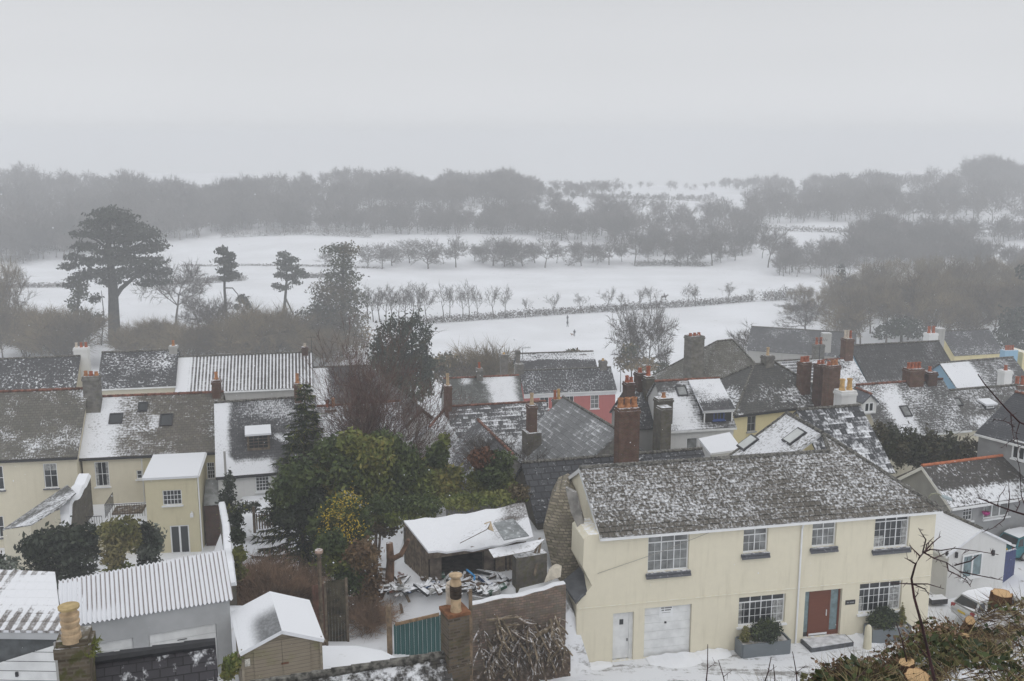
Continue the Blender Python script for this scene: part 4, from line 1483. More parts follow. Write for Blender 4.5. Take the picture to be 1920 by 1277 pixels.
def long_dormer(h, x0, x1, yt, yb, px_top):
    nn = h.e.cross(h.s)
    a_, b_ = onplane((x0 + x1) / 2, yb, h.O, nn), None
    Wd = Wall(a_, h.e)
    ua, ub, z0, z1 = Wd.rect(x0, yt, x1, yb)
    z0 = a_.z
    top = h.O - h.n * h.run + UP * (h.rise - .1)
    dp = (top - a_).dot(-h.n)
    mb = MB()
    hole = Wd.rect(1338, 773, 1358, 787)
    cutwall(mb, Wd, ua, ub, z0 - .1, z1, [hole], .05)
    for u in (ua, ub):
        f = [Wd.pt(u, z0 - .1), Wd.pt(u, top.z, -dp), Wd.pt(u, z1)]
        mb.face(f if u == ua else f[::-1])
    o = mb.obj('dormer', sl('slate_hanging', c1=(.06, .06, .065), a0=.05, an=.1, af=.2, al=0, seed=38), h.root)
    g = MB()
    pp = [Wd.pt(ua - .15, z1 + .02, .2), Wd.pt(ub + .15, z1 + .02, .2), Wd.pt(ub + .15, top.z + .14, -dp), Wd.pt(ua - .15, top.z + .14, -dp)]
    slab(g, pp, pp[0], h.e, (pp[3] - pp[0]).normalized(), ub - ua, (pp[3] - pp[0]).length, .14)
    g.obj('dormer_roof', rOd, o)
    k = MB()
    k.box(Wd.pt(ua - .12, z1 - .22, .02), Wd.e * (ub - ua + .24), UP * .14, Wd.n * .06)
    for u in (ua - .02, ub - .08):
        k.box(Wd.pt(u, z0, .01), Wd.e * .1, UP * (z1 - z0 - .25), Wd.n * .03)
    k.obj('dormer_trim', M['upvc'], o)
    window(h.root, Wd, hole, cols=3, rows=1, fm='bluepaint', sill=True, dep=.03, name='dormer_window')
M['bluepaint'] = plain('blue_paint', (.05, .09, .25), .5, .1, 4)
long_dormer(hO, 1320, 1373, 768, 791, None)
mb = MB()
za = P(1340, 812, 71).z
ppp = [P(1310, 822, 70.5), P(1332, 850, 67.5), P(1392, 842, 69), P(1368, 810, 72)]
slab(mb, ppp, ppp[0], (ppp[1] - ppp[0]).normalized(), (ppp[3] - ppp[0]).normalized(), 4, 4, .15)
mb.obj('porch_roof', rX, hO.root)
mb = MB()
cpp = sum(ppp, Vector()) / 4
inn = [cpp + (p - cpp) * .92 - UP * .17 for p in ppp]
for k in range(4):
    a, b = inn[k], inn[(k + 1) % 4]
    mb.face([Vector((a.x, a.y, hO.base)), Vector((b.x, b.y, hO.base)), b, a])
mb.obj('porch_wall', M['rendwhite'], hO.root)
# grey rendered house with its crowd of stacks
hY = house('rendered_house', 'grimy grey rendered house with clustered chimneys left of the dormer house', (1196, 800), (1250, 795), 76, (1168, 733), (1222, 727), 42, M['rendgrey'],
           sl('roof_grimy', a0=.2, an=.3, af=.4, al=.1, seed=39), gutter=None)
for (x0, x1, yt, dd, mt, pts_, zb) in ((1170, 1187, 716, 76, 'brickdk', [('pot_red', .5, .15), ('pot_red', .35, .15)], 7), (1191, 1207, 698, 79, 'brickdk', [('pot_red', .35, .15)], 8),
                                     (1206, 1223, 704, 78.5, 'stone', [('pot_red', .75, .17)], 8), (1228, 1259, 745, 73.5, 'stone', [('pot_orange', .35, .15)], 6), (1234, 1256, 762, 72.0, 'stone', [], 6)):
    stack(hY.root, Vector((*vat((x0 + x1) / 2, dd, CZ - 20).xy, 0)), hY.e, (x1 - x0) * dd / FPX / 2, .4, P(x0, yt, dd).z - zb, P((x0 + x1) / 2, yt, dd).z, M[mt], pts_)
# houses farther right
rP = roofm('roof_dark_pantile', (.05, .05, .052), (.075, .075, .075), a0=.08, an=.15, af=.36, al=.10, seed=40, rib=.1, ribw=.35, patches=((-.2, 1.2, -.2, .08, .25, .05), (.8, .95, 0, 1, .12, .08)))
hP = house('pantiled_house', 'blue-walled house with large dark pantiled roof by the tall brick stack', (1630, 718), (1799, 708), 104, (1602, 647), (1736, 641), 38, blue, rP, gutter='white',
           wins=[dict(box=(1759, 718, 1770, 730), cols=2, rows=2)])
chim(hP, 1580, 1599, 634, 'brick', [('pot_white', 15), ('pot_white', 15), ('pot_red', 14)], deep=4.5, depth=.5, d=106)
hP0 = house('row_house', 'snow-roofed low house squeezed left of the dark pantiled roof', (1556, 724), (1625, 719), 102, (1530, 676), (1596, 671), 36, M['rendwhite'],
            sl('roof_snow_low_right', a0=.5, an=.3, af=.3, al=.2, seed=41), ridge='red_ridge')
hP1 = house('row_house', 'low snow-streaked roof between the hipped roof and the brick stacks', (1470, 712), (1560, 706), 98, (1450, 678), (1535, 672), 34, M['rendgrey'],
            sl('roof_snow_streaked', a0=.36, an=.25, af=.25, al=.5, seed=42, tile=(.4, .4)))
for (x0, x1, yt, dd, mt, pts_, zb, nm) in ((1497, 1517, 678, 84, 'brick', [('pot_red', .45, .14)] * 3, 7, 0), (1528, 1546, 682, 83, 'brickdk', [('pot_red', .3, .14)] * 2, 7, 0), (1545, 1571, 684, 81, 'brick', [('pot_red', .3, .14), ('pot_orange', .4, .15), ('pot_orange', .4, .15)], 7, 0)):
    stack(hM.root, Vector((*vat((x0 + x1) / 2, dd, CZ - 20).xy, 0)), hM.e, (x1 - x0) * dd / FPX / 2, .4, P(x0, yt, dd).z - zb, P((x0 + x1) / 2, yt, dd).z, M[mt], pts_)
rT = sl('roof_terrace_streaked', c1=(.085, .085, .085), c2=(.12, .12, .115), a0=.33, an=.25, af=.42, al=.14, seed=43, fine=6.0, patches=((.22, .43, -.2, 1.3, .45, .05), (-.2, .15, -.2, .6, -.2, .1), (.6, 1.2, -.2, .5, -.08, .2)))
hT = house('terrace_house', 'long cream terrace with a snow-filled valley strip, gabled dormer and red ridge', (1655, 814), (1816, 800), 75, (1596, 722), (1757, 712), 40, ivory, rT, ridge='red_ridge',
           wins=[dict(box=(1756, 819, 1770, 838), cols=1, rows=2)])
skylight(hT, 1690, 761, 1706, 782, glass='glass2')
chim(hT, 1696, 1731, 690, 'brick', [('pot_red', 11)] * 4, deep=2.4, depth=.5)
chim(hT, 1732, 1754, 696, 'brickdk', [('pot_red', 9)], deep=2.4, depth=.5)
# gabled dormer
nn = hT.e.cross(hT.s)
foot = onplane(1629, 776, hT.O, nn)
Wd = Wall(foot, hT.e)
ua, ub, z0, z1 = Wd.rect(1617, 752, 1643, 775)
z0 = foot.z
um = (ua + ub) / 2
zp = Wd.hit(1629, 740)[1]
dp = (zp - z0) / hT.rise * hT.run
mb = MB()
hole = Wd.rect(1621, 755, 1638, 772)
cutwall(mb, Wd, ua, ub, z0 - .05, z1, [hole], .06)
mb.face([Wd.pt(ua, z1), Wd.pt(ub, z1), Wd.pt(um, zp)])
for u in (ua, ub):
    f = [Wd.pt(u, z0 - .05), Wd.pt(u, z1, -dp), Wd.pt(u, z1)]
    mb.face(f if u == ua else f[::-1])
o = mb.obj('dormer', M['rendwhite'], hT.root)
g = MB()
for sg, u in ((1, ua - .15), (-1, ub + .15)):
    pp = [Wd.pt(u, z1 - .1, .15), Wd.pt(um, zp + .08, .15), Wd.pt(um, zp + .08, -dp), Wd.pt(u, z1 - .1, -dp)]
    if sg < 0: pp = pp[::-1]
    slab(g, pp, pp[0], Wd.n, (Wd.pt(um, zp) - Wd.pt(u, z1)).normalized(), dp, 1, .1)
g.obj('dormer_roof', M['slatesill'], o)
g = MB()
g.tube(Wd.pt(um, zp + .1, .15), Wd.pt(um, zp + .1, -dp), .1, .1, 8)
g.obj('dormer_ridge', M['red_ridge'], o)
window(hT.root, Wd, hole, cols=2, rows=1, dep=.04, fr=.07, bar=.1, sill=True, name='dormer_window')
# snowy lean-to below its eave
mb = MB()
ppp = [P(1655, 850, 70), P(1735, 842, 70.5), P(1722, 812, 74), P(1664, 816, 73.6)]
slab(mb, ppp, ppp[0], hT.e, (ppp[3] - ppp[0]).normalized(), 5, 4, .14)
mb.obj('lean_to_roof', rX, hT.root)
rU = sl('roof_worn_slate_right', c1=(.09, .088, .085), c2=(.12, .118, .112), a0=.24, an=.3, af=.42, al=.1, seed=44, fine=6.0, patches=((.1, .5, -.2, .25, .3, .1),))
hU = house('terrace_house', 'worn slate terrace roof with a flat-topped dormer near the right edge', (1812, 802), (1955, 789), 77, (1760, 733), (1908, 722), 38, ivory, rU, gutter=None)
skylight(hU, 1788, 747, 1802, 762, glass='glass2')
box_dormer(hU, 1848, 1866, 757, 768, 1, 1, rX, M['dark'], glass='glass2')
stack(hU.root, Vector((*vat(1912, 82, CZ - 20).xy, 0)), hU.e, .55, .45, P(1912, 722, 82).z - 3, P(1912, 721, 82).z, M['brick'], [('pot_red', .7, .16)] * 2)
rS = sl('roof_half_snow_slate', c1=(.07, .07, .07), c2=(.1, .1, .1), a0=.26, an=.25, af=.3, al=.25, seed=45, patches=((-.3, .38, -.2, 1.3, .6, .06),))
hS = house('blue_house', 'pale blue house with half snow-covered roof and white end stack', (1794, 724), (1930, 712), 100, (1776, 681), (1888, 669), 36, blue, rS, gutter=None)
stack(hS.root, Vector((*vat(1890, 98, CZ - 20).xy, 0)), hS.e, .48, .45, P(1890, 735, 98).z, P(1890, 694, 98).z, M['rendwhite'], [('pot_red', .5, .16)])
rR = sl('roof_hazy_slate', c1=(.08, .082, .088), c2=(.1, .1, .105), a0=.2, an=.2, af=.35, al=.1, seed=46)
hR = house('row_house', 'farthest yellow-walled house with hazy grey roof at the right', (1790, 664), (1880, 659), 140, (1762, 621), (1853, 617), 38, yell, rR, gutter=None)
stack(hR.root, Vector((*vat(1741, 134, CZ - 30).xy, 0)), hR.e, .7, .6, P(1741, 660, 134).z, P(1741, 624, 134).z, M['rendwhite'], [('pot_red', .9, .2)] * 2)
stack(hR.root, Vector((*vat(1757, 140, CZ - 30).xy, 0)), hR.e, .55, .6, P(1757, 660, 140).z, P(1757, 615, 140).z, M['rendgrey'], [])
t = thing('blue_gable_house', 'little house end with blue chimney wall and cream side beyond the blue house', 'house', P(1895, 690, 128))
mb = MB()
e_ = Vector((.97, .2, 0)).normalized()
pc = vat(1888, 128, CZ - 30)
mb.cbox(pc, .95, .5, P(1888, 700, 128).z, P(1888, 656, 128).z, e_)
mb.obj('wall', blue, t)
mb = MB()
pc2 = vat(1906, 129.5, CZ - 30)
mb.cbox(pc2, .55, 1.6, P(1906, 720, 128).z, P(1906, 658, 129).z, e_)
mb.obj('side_wall', yell, t)
q = MB()
for k in range(4):
    x = pc + e_ * (-.5 + .33 * k)
    q.lathe((x.x, x.y, P(1888, 656, 128).z), [(.14, 0), (.12, .5), (.14, .6), (.1, .6)], 8)
q.obj('chimney_pot', M['pot_red'], t)
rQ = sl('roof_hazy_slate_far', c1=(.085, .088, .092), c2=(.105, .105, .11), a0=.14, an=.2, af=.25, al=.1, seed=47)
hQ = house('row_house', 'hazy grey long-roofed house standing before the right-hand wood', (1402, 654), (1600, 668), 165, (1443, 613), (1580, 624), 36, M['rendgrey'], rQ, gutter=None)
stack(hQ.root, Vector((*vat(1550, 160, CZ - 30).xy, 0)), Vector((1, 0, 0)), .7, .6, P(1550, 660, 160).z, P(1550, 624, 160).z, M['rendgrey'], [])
stack(hP0.root, Vector((*vat(1530, 120, CZ - 30).xy, 0)), hP0.e, .55, .5, P(1530, 680, 120).z, P(1530, 645, 120).z, M['stonelite'], [('pot_red', .8, .17)] * 2)
# far right grey house with white porch gable
rV = sl('roof_charcoal_slate', c1=(.035, .037, .045), c2=(.05, .053, .06), a0=.1, an=.2, af=.3, al=.05, seed=48)
Av = P(1836, 808, 66)
ev = Vector((.55, -.83, 0)).normalized()
hV = build('grey_house', 'grey pebble-dashed house with charcoal slate roof and blue-paned window', Av, ev, 9.0, 4.2, 2.1, None, M['grey'], rV, ridge='red_ridge')
wv = Wall(Av + hV.n * .0, ev)
r_ = hV.W.rect(1899, 826, 1925, 862)
window(hV.root, hV.W, r_, cols=2, rows=1, dep=-.06, fr=.1, bar=.12)
# bungalow with the orange ridge
rW = sl('roof_bungalow_tile', c1=(.05, .045, .042), c2=(.075, .07, .065), a0=.12, an=.22, af=.42, al=.12, seed=49, moss=(.07, .06, .035, .5), fine=6.0, patches=((-.2, .95, -.3, .34, .5, .10),))
hW = house('bungalow', 'grey bungalow with bright orange ridge tiles and snow along its eave', (1783, 945), (1945, 922), 60, (1725, 874), (1888, 853), 33, M['grey'], rW, ridge='orange_ridge', gutter='upvc',
           wins=[dict(box=(1806, 942, 1824, 976), cols=3, rows=4, gm='glass', fm='upvc'), dict(box=(1845, 936, 1892, 970), cols=3, rows=1, gm='glass2', bar=.08, fr=.08)], base=CZ - 27.5)
mb = MB()
R0w = hW.O - hW.n * hW.run + UP * hW.rise
for pb in (hW.O - hW.s * .25, hW.O - hW.n * 2 * hW.run - UP * .15):
    mb.box(R0w - hW.e * .17 - UP * .27, (pb - R0w), hW.e * .03, UP * .24)
mb.obj('bargeboard', M['upvc'], hW.root)
t = thing('hanging_basket', 'bright pink hanging flower basket on the grey bungalow wall', 'basket', P(1842, 958, 60))
pb = Vector(hW.W.pt(*hW.W.hit(1842, 958), .3))
ROOT[t.name] = Vector(t.location)
mb = MB()
mb.lathe(pb, [(.05, -.22), (.2, -.1), (.26, .02), (.2, .06)], 10)
mb.obj('bowl', plain('pink_petals', (.45, .03, .22), .7, .3, 8), t)
mb = MB()
mb.tube(pb + UP * .04, pb + UP * .5 - hW.n * .26, .012, .012, 4)
mb.tube(pb + UP * .5 - hW.n * .3, pb + UP * .5 + hW.n * .05, .015, .015, 4)
mb.obj('bracket', M['iron'], t)
# white annexe
hX = ridge_house('annexe', 'small white gabled annexe under smooth snow beside the cream house', (1764, 957), (1838, 990), 54.6, 2.15, 1.1, M['rendwhite'], sl('roof_annexe_snow', a0=.9, an=.2, af=.15, al=0, seed=50), gutter='upvc', ridge='grey_ridge', base=CZ - 27)
# gable front window
We = Wall(hX.O + hX.e * hX.L, -hX.n)
ga = Wall(hX.O + hX.e * (hX.L + .0), Vector((-hX.n.x, -hX.n.y, 0)))
r_ = ga.rect(1802, 1038, 1839, 1081)
window(hX.root, ga, r_, cols=2, rows=1, dep=-.05, fr=.09, bar=.12, gm='glass3')
mb = MB()
for px_, py_ in ((1774, 1040), (1792, 1040), (1861, 1036)):
    p = ga.pt(*ga.hit(px_, py_), .06)
    mb.cbox(p, .06, .06, p.z - .16, p.z + .16, ga.e)
mb.obj('wall_lantern', M['iron'], hX.root)
# ------------------------------------------------------------------ vegetation
M['ivybark'] = plain('ivy_clad_bark', (.034, .034, .026), .95, .35, 1.5)
def leafmat(name, c1, c2, snow=.0, rough=.6):
    t = NT(name)
    c = t.worldpos()
    n = t.noise(c, .9, 3)
    cc = t.mix(t.mr(n, .35, .65), c1, c2)
    if snow: cc = t.topsnow(cc, snow, .5, .8, 1.5)
    return t.fin(cc, rough, .25)

TW = {
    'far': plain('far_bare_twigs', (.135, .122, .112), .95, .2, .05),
    'mid': plain('bare_twigs', (.088, .074, .062), .95, .2, .3),
    'olive': plain('olive_twigs', (.17, .132, .072), .95, .25, .1),
    'red': plain('reddish_birch_twigs', (.115, .062, .055), .9, .25, .5),
    'rust': plain('rusty_bramble_twigs', (.25, .165, .11), .9, .3, .8),
    'green': leafmat('dull_ivy_leaves', (.035, .045, .022), (.06, .068, .032)),
    'pine': leafmat('dark_pine_needles', (.022, .030, .020), (.042, .052, .032)),
}

def bare(seed, H_, spread, lev=3, tw=8, twl=.9, tww=.05, clear=.25, up=.10, ang=(30, 62), stems=1, r0=None, kids=2, jit=.2):
    """leafless tree: (limb verts, faces), (twig verts, faces), standing on the origin"""
    rnd = random.Random(seed)
    segs, tips = [], []
    r0 = r0 or H_ * .022
    def rv(k): return Vector((rnd.gauss(0, k), rnd.gauss(0, k), rnd.gauss(0, k)))
    def grow(p, d, L, r, l):
        n = 3
        for i in range(n):
            d = (d + rv(jit * (.45 if l == 0 else 1)) + UP * up).normalized()
            q = p + d * (L / n)
            r2 = r * .82
            segs.append((p, q, r, r2, l))
            p, r = q, r2
            if l < lev and (l > 0 or i >= 1 or rnd.random() < .5):
                for c in range(kids if l else kids + 1):
                    a = R(rnd.uniform(*ang))
                    o = d.orthogonal()
                    o.rotate(__import__('mathutils').Quaternion(d, rnd.uniform(0, 6.28)))
                    cd = (d * math.cos(a) + o * math.sin(a)).normalized()
                    grow(p, cd, L * rnd.uniform(.5, .8), r * .6, l + 1)
        if l < lev: grow(p, d, L * .65, r * .85, l + 1)
        tips.append((p, d, l))
    for s_ in range(stems):
        d = (UP + (rv(.25) if stems > 1 else rv(.04)))
        d.z = abs(d.z)
        grow(Vector((0, 0, 0)) + (rv(.15) if stems > 1 else Vector()), d.normalized(), H_ * (clear if stems == 1 else .33) + H_ * .1, r0 * rnd.uniform(.7, 1), 0)
    Vt, Ft, Vc, Fc = [], [], [], []
    zs = max(max(s_[1].z for s_ in segs), .1)
    xs = max(sorted(math.hypot(t_[0].x, t_[0].y) for t_ in tips)[int(len(tips) * .82)], .1)
    kz, kx = (H_ - twl * .6) / zs, max(spread / 2 - twl * .4, .3) / xs
    f = lambda p: Vector((p.x * kx, p.y * kx, p.z * kz))
    for p, q, a, b, l in segs:
        p, q = f(p), f(q)
        d = (q - p)
        if d.length < 1e-5: continue
        d.normalize()
        o = d.orthogonal().normalized()
        w_ = d.cross(o)
        n = 6 if l == 0 else 3
        i0 = len(Vt)
        for pp, rr in ((p, a), (q, b)):
            for k in range(n):
                t_ = 6.2832 * k / n
                Vt.append(pp + (o * math.cos(t_) + w_ * math.sin(t_)) * max(rr, tww * .45))
        for k in range(n):
            Ft.append((i0 + k, i0 + (k + 1) % n, i0 + n + (k + 1) % n, i0 + n + k))
    for p, d, l in tips:
        if l < 1: continue
        p = f(p)
        for k in range(tw):
            dd = (d + rv(.55) + UP * .15).normalized()
            L = twl * rnd.uniform(.45, 1.1)
            s_ = p - d * rnd.uniform(0, twl * .9)
            o = dd.orthogonal().normalized()
            o.rotate(__import__('mathutils').Quaternion(dd, rnd.uniform(0, 6.28)))
            i0 = len(Vc)
            Vc += [s_ - o * tww * .5, s_ + o * tww * .5, s_ + dd * L]
            Fc.append((i0, i0 + 1, i0 + 2))
    A = lambda v: np.array([tuple(x) for x in v], np.float32).reshape(-1, 3)
    return (A(Vt), np.array(Ft, np.int32)), (A(Vc), np.array(Fc, np.int32))

LASTK = [None]

def leaves(cl, n, size, seed=0, flat=.0, shell=.45, ratio=.5):
    """leaf blades spread through lumpy clumps cl = [(x,y,z,rx,ry,rz)]"""
    rg = np.random.default_rng(seed)
    cl = np.array(cl, float)
    wv = (cl[:, 3] * cl[:, 4] * cl[:, 5]) ** .75
    k = rg.choice(len(cl), n, p=wv / wv.sum())
    d = rg.normal(size=(n, 3))
    d /= np.linalg.norm(d, axis=1)[:, None]
    lump = 1 + .22 * np.sin(d[:, 0] * 5 + k) * np.cos(d[:, 2] * 6 + k * 2) + .12 * np.sin(d[:, 1] * 11 + k * 3)
    r = (shell + (1 - shell) * rg.random(n) ** .6) * lump * (1 + .38 * rg.random(n) ** 5)
    LASTK[0] = k
    c = cl[k, :3] + d * cl[k, 3:] * r[:, None]
    nn = d * .6 + rg.normal(size=(n, 3)) * .7 + np.array([0, 0, flat])
    nn /= np.linalg.norm(nn, axis=1)[:, None]
    a = np.cross(nn, rg.normal(size=(n, 3)))
    a /= np.linalg.norm(a, axis=1)[:, None]
    b = np.cross(nn, a)
    s = size * rg.uniform(.55, 1.25, n)[:, None]
    V = np.stack([c - a * s, c - b * s * ratio, c + a * s, c + b * s * ratio], 1).reshape(-1, 3)
    F = np.arange(4 * n, dtype=np.int32).reshape(n, 4)
    return V, F

def proto(name, parts, label, cat='tree', loc=(0, 0, 0), group=None):
    """parts = [(part name, (V, F), material or [materials])] in local coordinates"""
    t = thing(name, label, cat, loc, group)
    base = np.array(loc, np.float32)
    for pn, (V, F), m in parts:
        if len(F) == 0: continue
        mi = None
        if isinstance(m, (list, tuple)) and len(m) > 1:
            mi = (np.random.default_rng(len(F)).random(len(F)) ** 1.6 * len(m)).astype(np.int32).clip(0, len(m) - 1)
        npmesh(pn, V + base, F, m, mi, t)
    return t

def join(*vf):
    V, F, o = [], [], 0
    for v, f in vf:
        V.append(v)
        F.append(f + o)
        o += len(v)
    return np.concatenate(V), np.concatenate(F)

ORD = ['first', 'second', 'third', 'fourth', 'fifth', 'sixth', 'seventh', 'eighth', 'ninth', 'tenth', 'eleventh', 'twelfth', 'thirteenth', 'fourteenth', 'fifteenth', 'sixteenth', 'seventeenth', 'eighteenth', 'nineteenth', 'twentieth', 'twenty-first', 'twenty-second', 'twenty-third', 'twenty-fourth']

used = {}
def put(kind, protos, px, yb, yt, label, group, rz=None, d=None, wide=1.0):
    """a tree standing on the ground at pixel (px, yb), its top at row yt"""
    g = ground(px, yb, 150) if d is None else Vector((*vat(px, d, CZ - 40).xy, 0))
    if d is not None: g.z = h1(g.x, g.y)
    a, b = ray(px, yt)
    hh = max(1.0, CZ + b * g.y - g.z)
    i = rndp.randrange(len(protos))
    pr, ph = protos[i]
    s = hh / ph
    rz = rndp.uniform(0, 6.28) if rz is None else rz
    if pr.name not in used:
        used[pr.name] = 1
        pr.location = g
        pr.rotation_euler = (0, 0, rz)
        pr.scale = (s * wide, s * wide, s)
        pr['label'] = label
        if group: pr['group'] = group
        return pr
    r = dup(pr, g, rz, s * wide, label, group, sz=s)
    if not group and 'group' in r: del r['group']
    return r

rndp = random.Random(77)
def P_tree(name, seed, H_, spread, twm, **k):
    limb, tw_ = bare(seed, H_, spread, **k)
    return proto(name, [('trunk', limb, M['bark']), ('crown', tw_, TW[twm])], 'bare tree'), H_

oaks = [P_tree('bare_tree', 10 + i, 10, 10.5, 'mid', lev=3, tw=11, twl=1.1, tww=.042, clear=.14, up=.06, r0=.26) for i in range(4)]
slim = [P_tree('slender_tree', 30 + i, 8, 3.6, 'mid', lev=3, tw=5, twl=.9, tww=.034, clear=.12, up=.16, ang=(25, 50), r0=.13, kids=1) for i in range(3)]
thick = [P_tree('bare_shrub', 50 + i, 5, 5, 'olive', lev=2, tw=16, twl=1.2, tww=.028, stems=6, up=.15, ang=(15, 45), r0=.07) for i in range(3)]
olive = [P_tree('wood_tree', 60 + i, 16, 11, 'olive', lev=3, tw=9, twl=2.0, tww=.06, clear=.14, up=.16, ang=(20, 50), r0=.30) for i in range(4)]

# the row of trees across the middle field
row = [(608, 502, 466, 'small', 0), (717, 505, 452, 'round', 0), (803, 505, 441, 'tall round', 0), (855, 502, 438, 'well-spaced single', 0), (925, 500, 436, 'twin-stemmed', 0), (946, 501, 440, 'leaning', 0),
       (980, 500, 446, 'wide-branched', 1), (1022, 503, 441, 'tall', 0), (1090, 500, 443, 'forked', 0), (1142, 497, 444, 'widest spreading', 1), (1190, 497, 430, 'dark columnar', 0), (1245, 496, 436, 'dense', 0), (1290, 497, 432, 'dense', 0), (1335, 498, 430, 'dense', 0)]
for i, (x, yb, yt, w_, wd) in enumerate(row):
    put('oak', oaks, x, yb, yt, '%s bare tree, %s from the left in the mid-field row' % (w_, ORD[i]), 'bare trees across the middle field', wide=1.35 if wd else 1.0)
for x in (690, 735, 768, 832, 890, 906, 962, 1003, 1044, 1075, 1112, 1127, 1166, 1215, 1268, 1312, 1352, 1378):
    put('oak', oaks, x, rndp.uniform(490, 500), rndp.uniform(444, 458), 'slighter bare tree filling the gaps of the mid-field row', 'slighter trees in the mid-field row', wide=rndp.uniform(.8, 1.1))
evg = lambda seed, n, cl, size, m, **k: (leaves(cl, n, size, seed, **k), m)
def green_tree(name, label, px, yb, clumps, n, size, mats, trunk=None, cat='tree', d=None, seed=1, group=None, extra=(), dscale=.8, ry_k=1.0, **k):
    """clumps = [(px, py, rx px, ry px)] measured on the photo, turned into metres at the tree's own distance"""
    g = ground(px, yb, 100) if d is None else Vector((*vat(px, d, CZ - 30).xy, 0))
    if d is not None: g.z = h1(g.x, g.y)
    rnd = random.Random(seed)
    m_ = g.y / FPX
    cl = []
    for (x, y, rx, ry) in clumps:
        off = rnd.uniform(-.5, .5) * rx * m_ * dscale
        p = P(x, y, g.y + off) - g
        cl.append((p.x, p.y, p.z, rx * m_, rx * m_ * dscale, ry * m_ * ry_k))
    parts = []
    tmb = MB()
    if trunk:
        for pts in trunk:
            q = [P(x, y, g.y) - g for x, y, r in pts]
            tmb.path(q, [r * m_ for x, y, r in pts], 7)
        tv = np.array(tmb.v, np.float32)
        parts.append(('trunk', (tv, None), M['bark']))
    V, F = leaves(cl, n, size, seed, **k)
    kk_ = LASTK[0]
    t = thing(name, label, cat, g, group)
    if trunk:
        tmb.v = [(a[0] + g.x, a[1] + g.y, a[2] + g.z) for a in tmb.v]
        tmb.obj('trunk', M['ivybark'], t)
    mi = None
    mm = mats
    if len(mats) > 1: mi = (((LASTK[0] * .618 + seed * .37) % 1 * .55 + np.random.default_rng(seed).random(len(F)) ** 1.5 * .6) * len(mats)).astype(np.int32).clip(0, len(mats) - 1)
    npmesh('crown' if cat == 'tree' else 'foliage', V + np.array(g, np.float32), F, mm, mi, t)
    for pn, (V2, F2), m2 in extra:
        npmesh(pn, V2 + np.array(g, np.float32), F2, m2, None, t)
    return t
PN = [TW['pine'], leafmat('grey_pine_needles', (.030, .038, .028), (.055, .062, .045))]
green_tree('monterey_pine', 'huge spreading dark pine towering over the left fields', 214, 645,
           [(205, 402, 34, 13), (228, 410, 30, 12), (178, 420, 26, 10), (245, 428, 34, 12), (190, 438, 32, 9), (150, 440, 20, 7), (268, 440, 34, 13), (225, 450, 34, 9), (160, 462, 28, 8), (290, 462, 26, 10), (250, 468, 36, 9), (200, 472, 30, 8),
            (140, 482, 22, 6), (172, 490, 30, 8), (225, 488, 44, 9), (275, 492, 36, 11), (130, 500, 20, 6), (300, 512, 24, 10), (250, 510, 44, 10), (185, 512, 40, 8), (150, 522, 26, 7), (312, 528, 12, 5), (280, 530, 28, 6), (205, 528, 26, 6), (132, 535, 18, 5)],
           12000, .5, PN, [[(217, 650, 13), (214, 600, 11), (213, 560, 9.5), (212, 535, 9), (208, 500, 7), (204, 460, 5), (205, 410, 3)], [(213, 562, 5), (228, 540, 4.5), (250, 522, 3), (280, 505, 2)],
                           [(212, 540, 4), (185, 515, 3), (160, 495, 2)], [(207, 490, 4), (240, 470, 2.5), (275, 450, 1.5)], [(205, 470, 3), (180, 450, 2), (155, 440, 1.2)]], seed=3, shell=.3, ry_k=1.12)
green_tree('ivy_tree', 'ivy-choked leaning tree just left of the huge pine', 150, 648, [(150, 545, 16, 20), (140, 575, 14, 22), (160, 600, 18, 22), (178, 560, 14, 10), (150, 625, 20, 20), (185, 600, 14, 16)], 1600, .5, [TW['green'], TW['pine']],
           [[(152, 655, 3), (145, 600, 2.5), (148, 530, 1.5)], [(190, 650, 1.2), (195, 590, 1), (190, 545, .6)]], seed=5, shell=.2)
green_tree('scots_pine', 'slender pine with a bare stem and a hanging lower bough', 427, 632, [(417, 470, 12, 8), (432, 480, 9, 8), (418, 488, 16, 7), (432, 498, 14, 6), (422, 508, 16, 6), (438, 516, 13, 6), (425, 522, 14, 5), (455, 560, 10, 8), (465, 572, 6, 9), (445, 575, 8, 5)], 1900, .5, PN,
           [[(427, 640, 3.6), (424, 590, 2.8), (421, 540, 2.4), (421, 500, 1.8), (418, 470, 1)], [(422, 540, 1.2), (436, 540, 1.1), (446, 552, .9), (449, 566, .6)]], seed=7, shell=.3)
green_tree('scots_pine', 'pine with an open ragged crown and forked trunk, right of the slender one', 532, 600, [(532, 478, 14, 7), (545, 488, 14, 7), (525, 492, 10, 6), (540, 502, 20, 7), (560, 510, 14, 6), (525, 515, 12, 6), (545, 520, 20, 6), (518, 535, 10, 6), (570, 518, 10, 5), (530, 540, 16, 5), (555, 530, 12, 4)], 1900, .5, PN,
           [[(530, 605, 3.4), (534, 570, 2.8), (538, 520, 2), (535, 480, 1)], [(536, 560, 1.6), (550, 590, 1.4)]], seed=8, shell=.3)
BR = [TW['green'], plain('brown_ivy_leaves', (.10, .088, .055), .9, .2, .2), TW['olive']]
green_tree('overgrown_tree', 'tall ivy-smothered tree, the greenish brown mass right of the ragged pine', 640, 668, [(628, 468, 24, 12), (652, 470, 22, 16), (640, 492, 26, 16), (640, 520, 38, 20), (625, 550, 44, 24), (655, 560, 36, 26), (610, 585, 42, 26), (650, 600, 42, 26), (620, 630, 60, 26), (665, 635, 40, 26), (585, 640, 42, 24), (600, 600, 44, 24), (560, 650, 36, 18)], 17000, .36, BR,
           [[(640, 670, 4), (642, 560, 3), (644, 470, 1.5)]], seed=9, shell=.25)
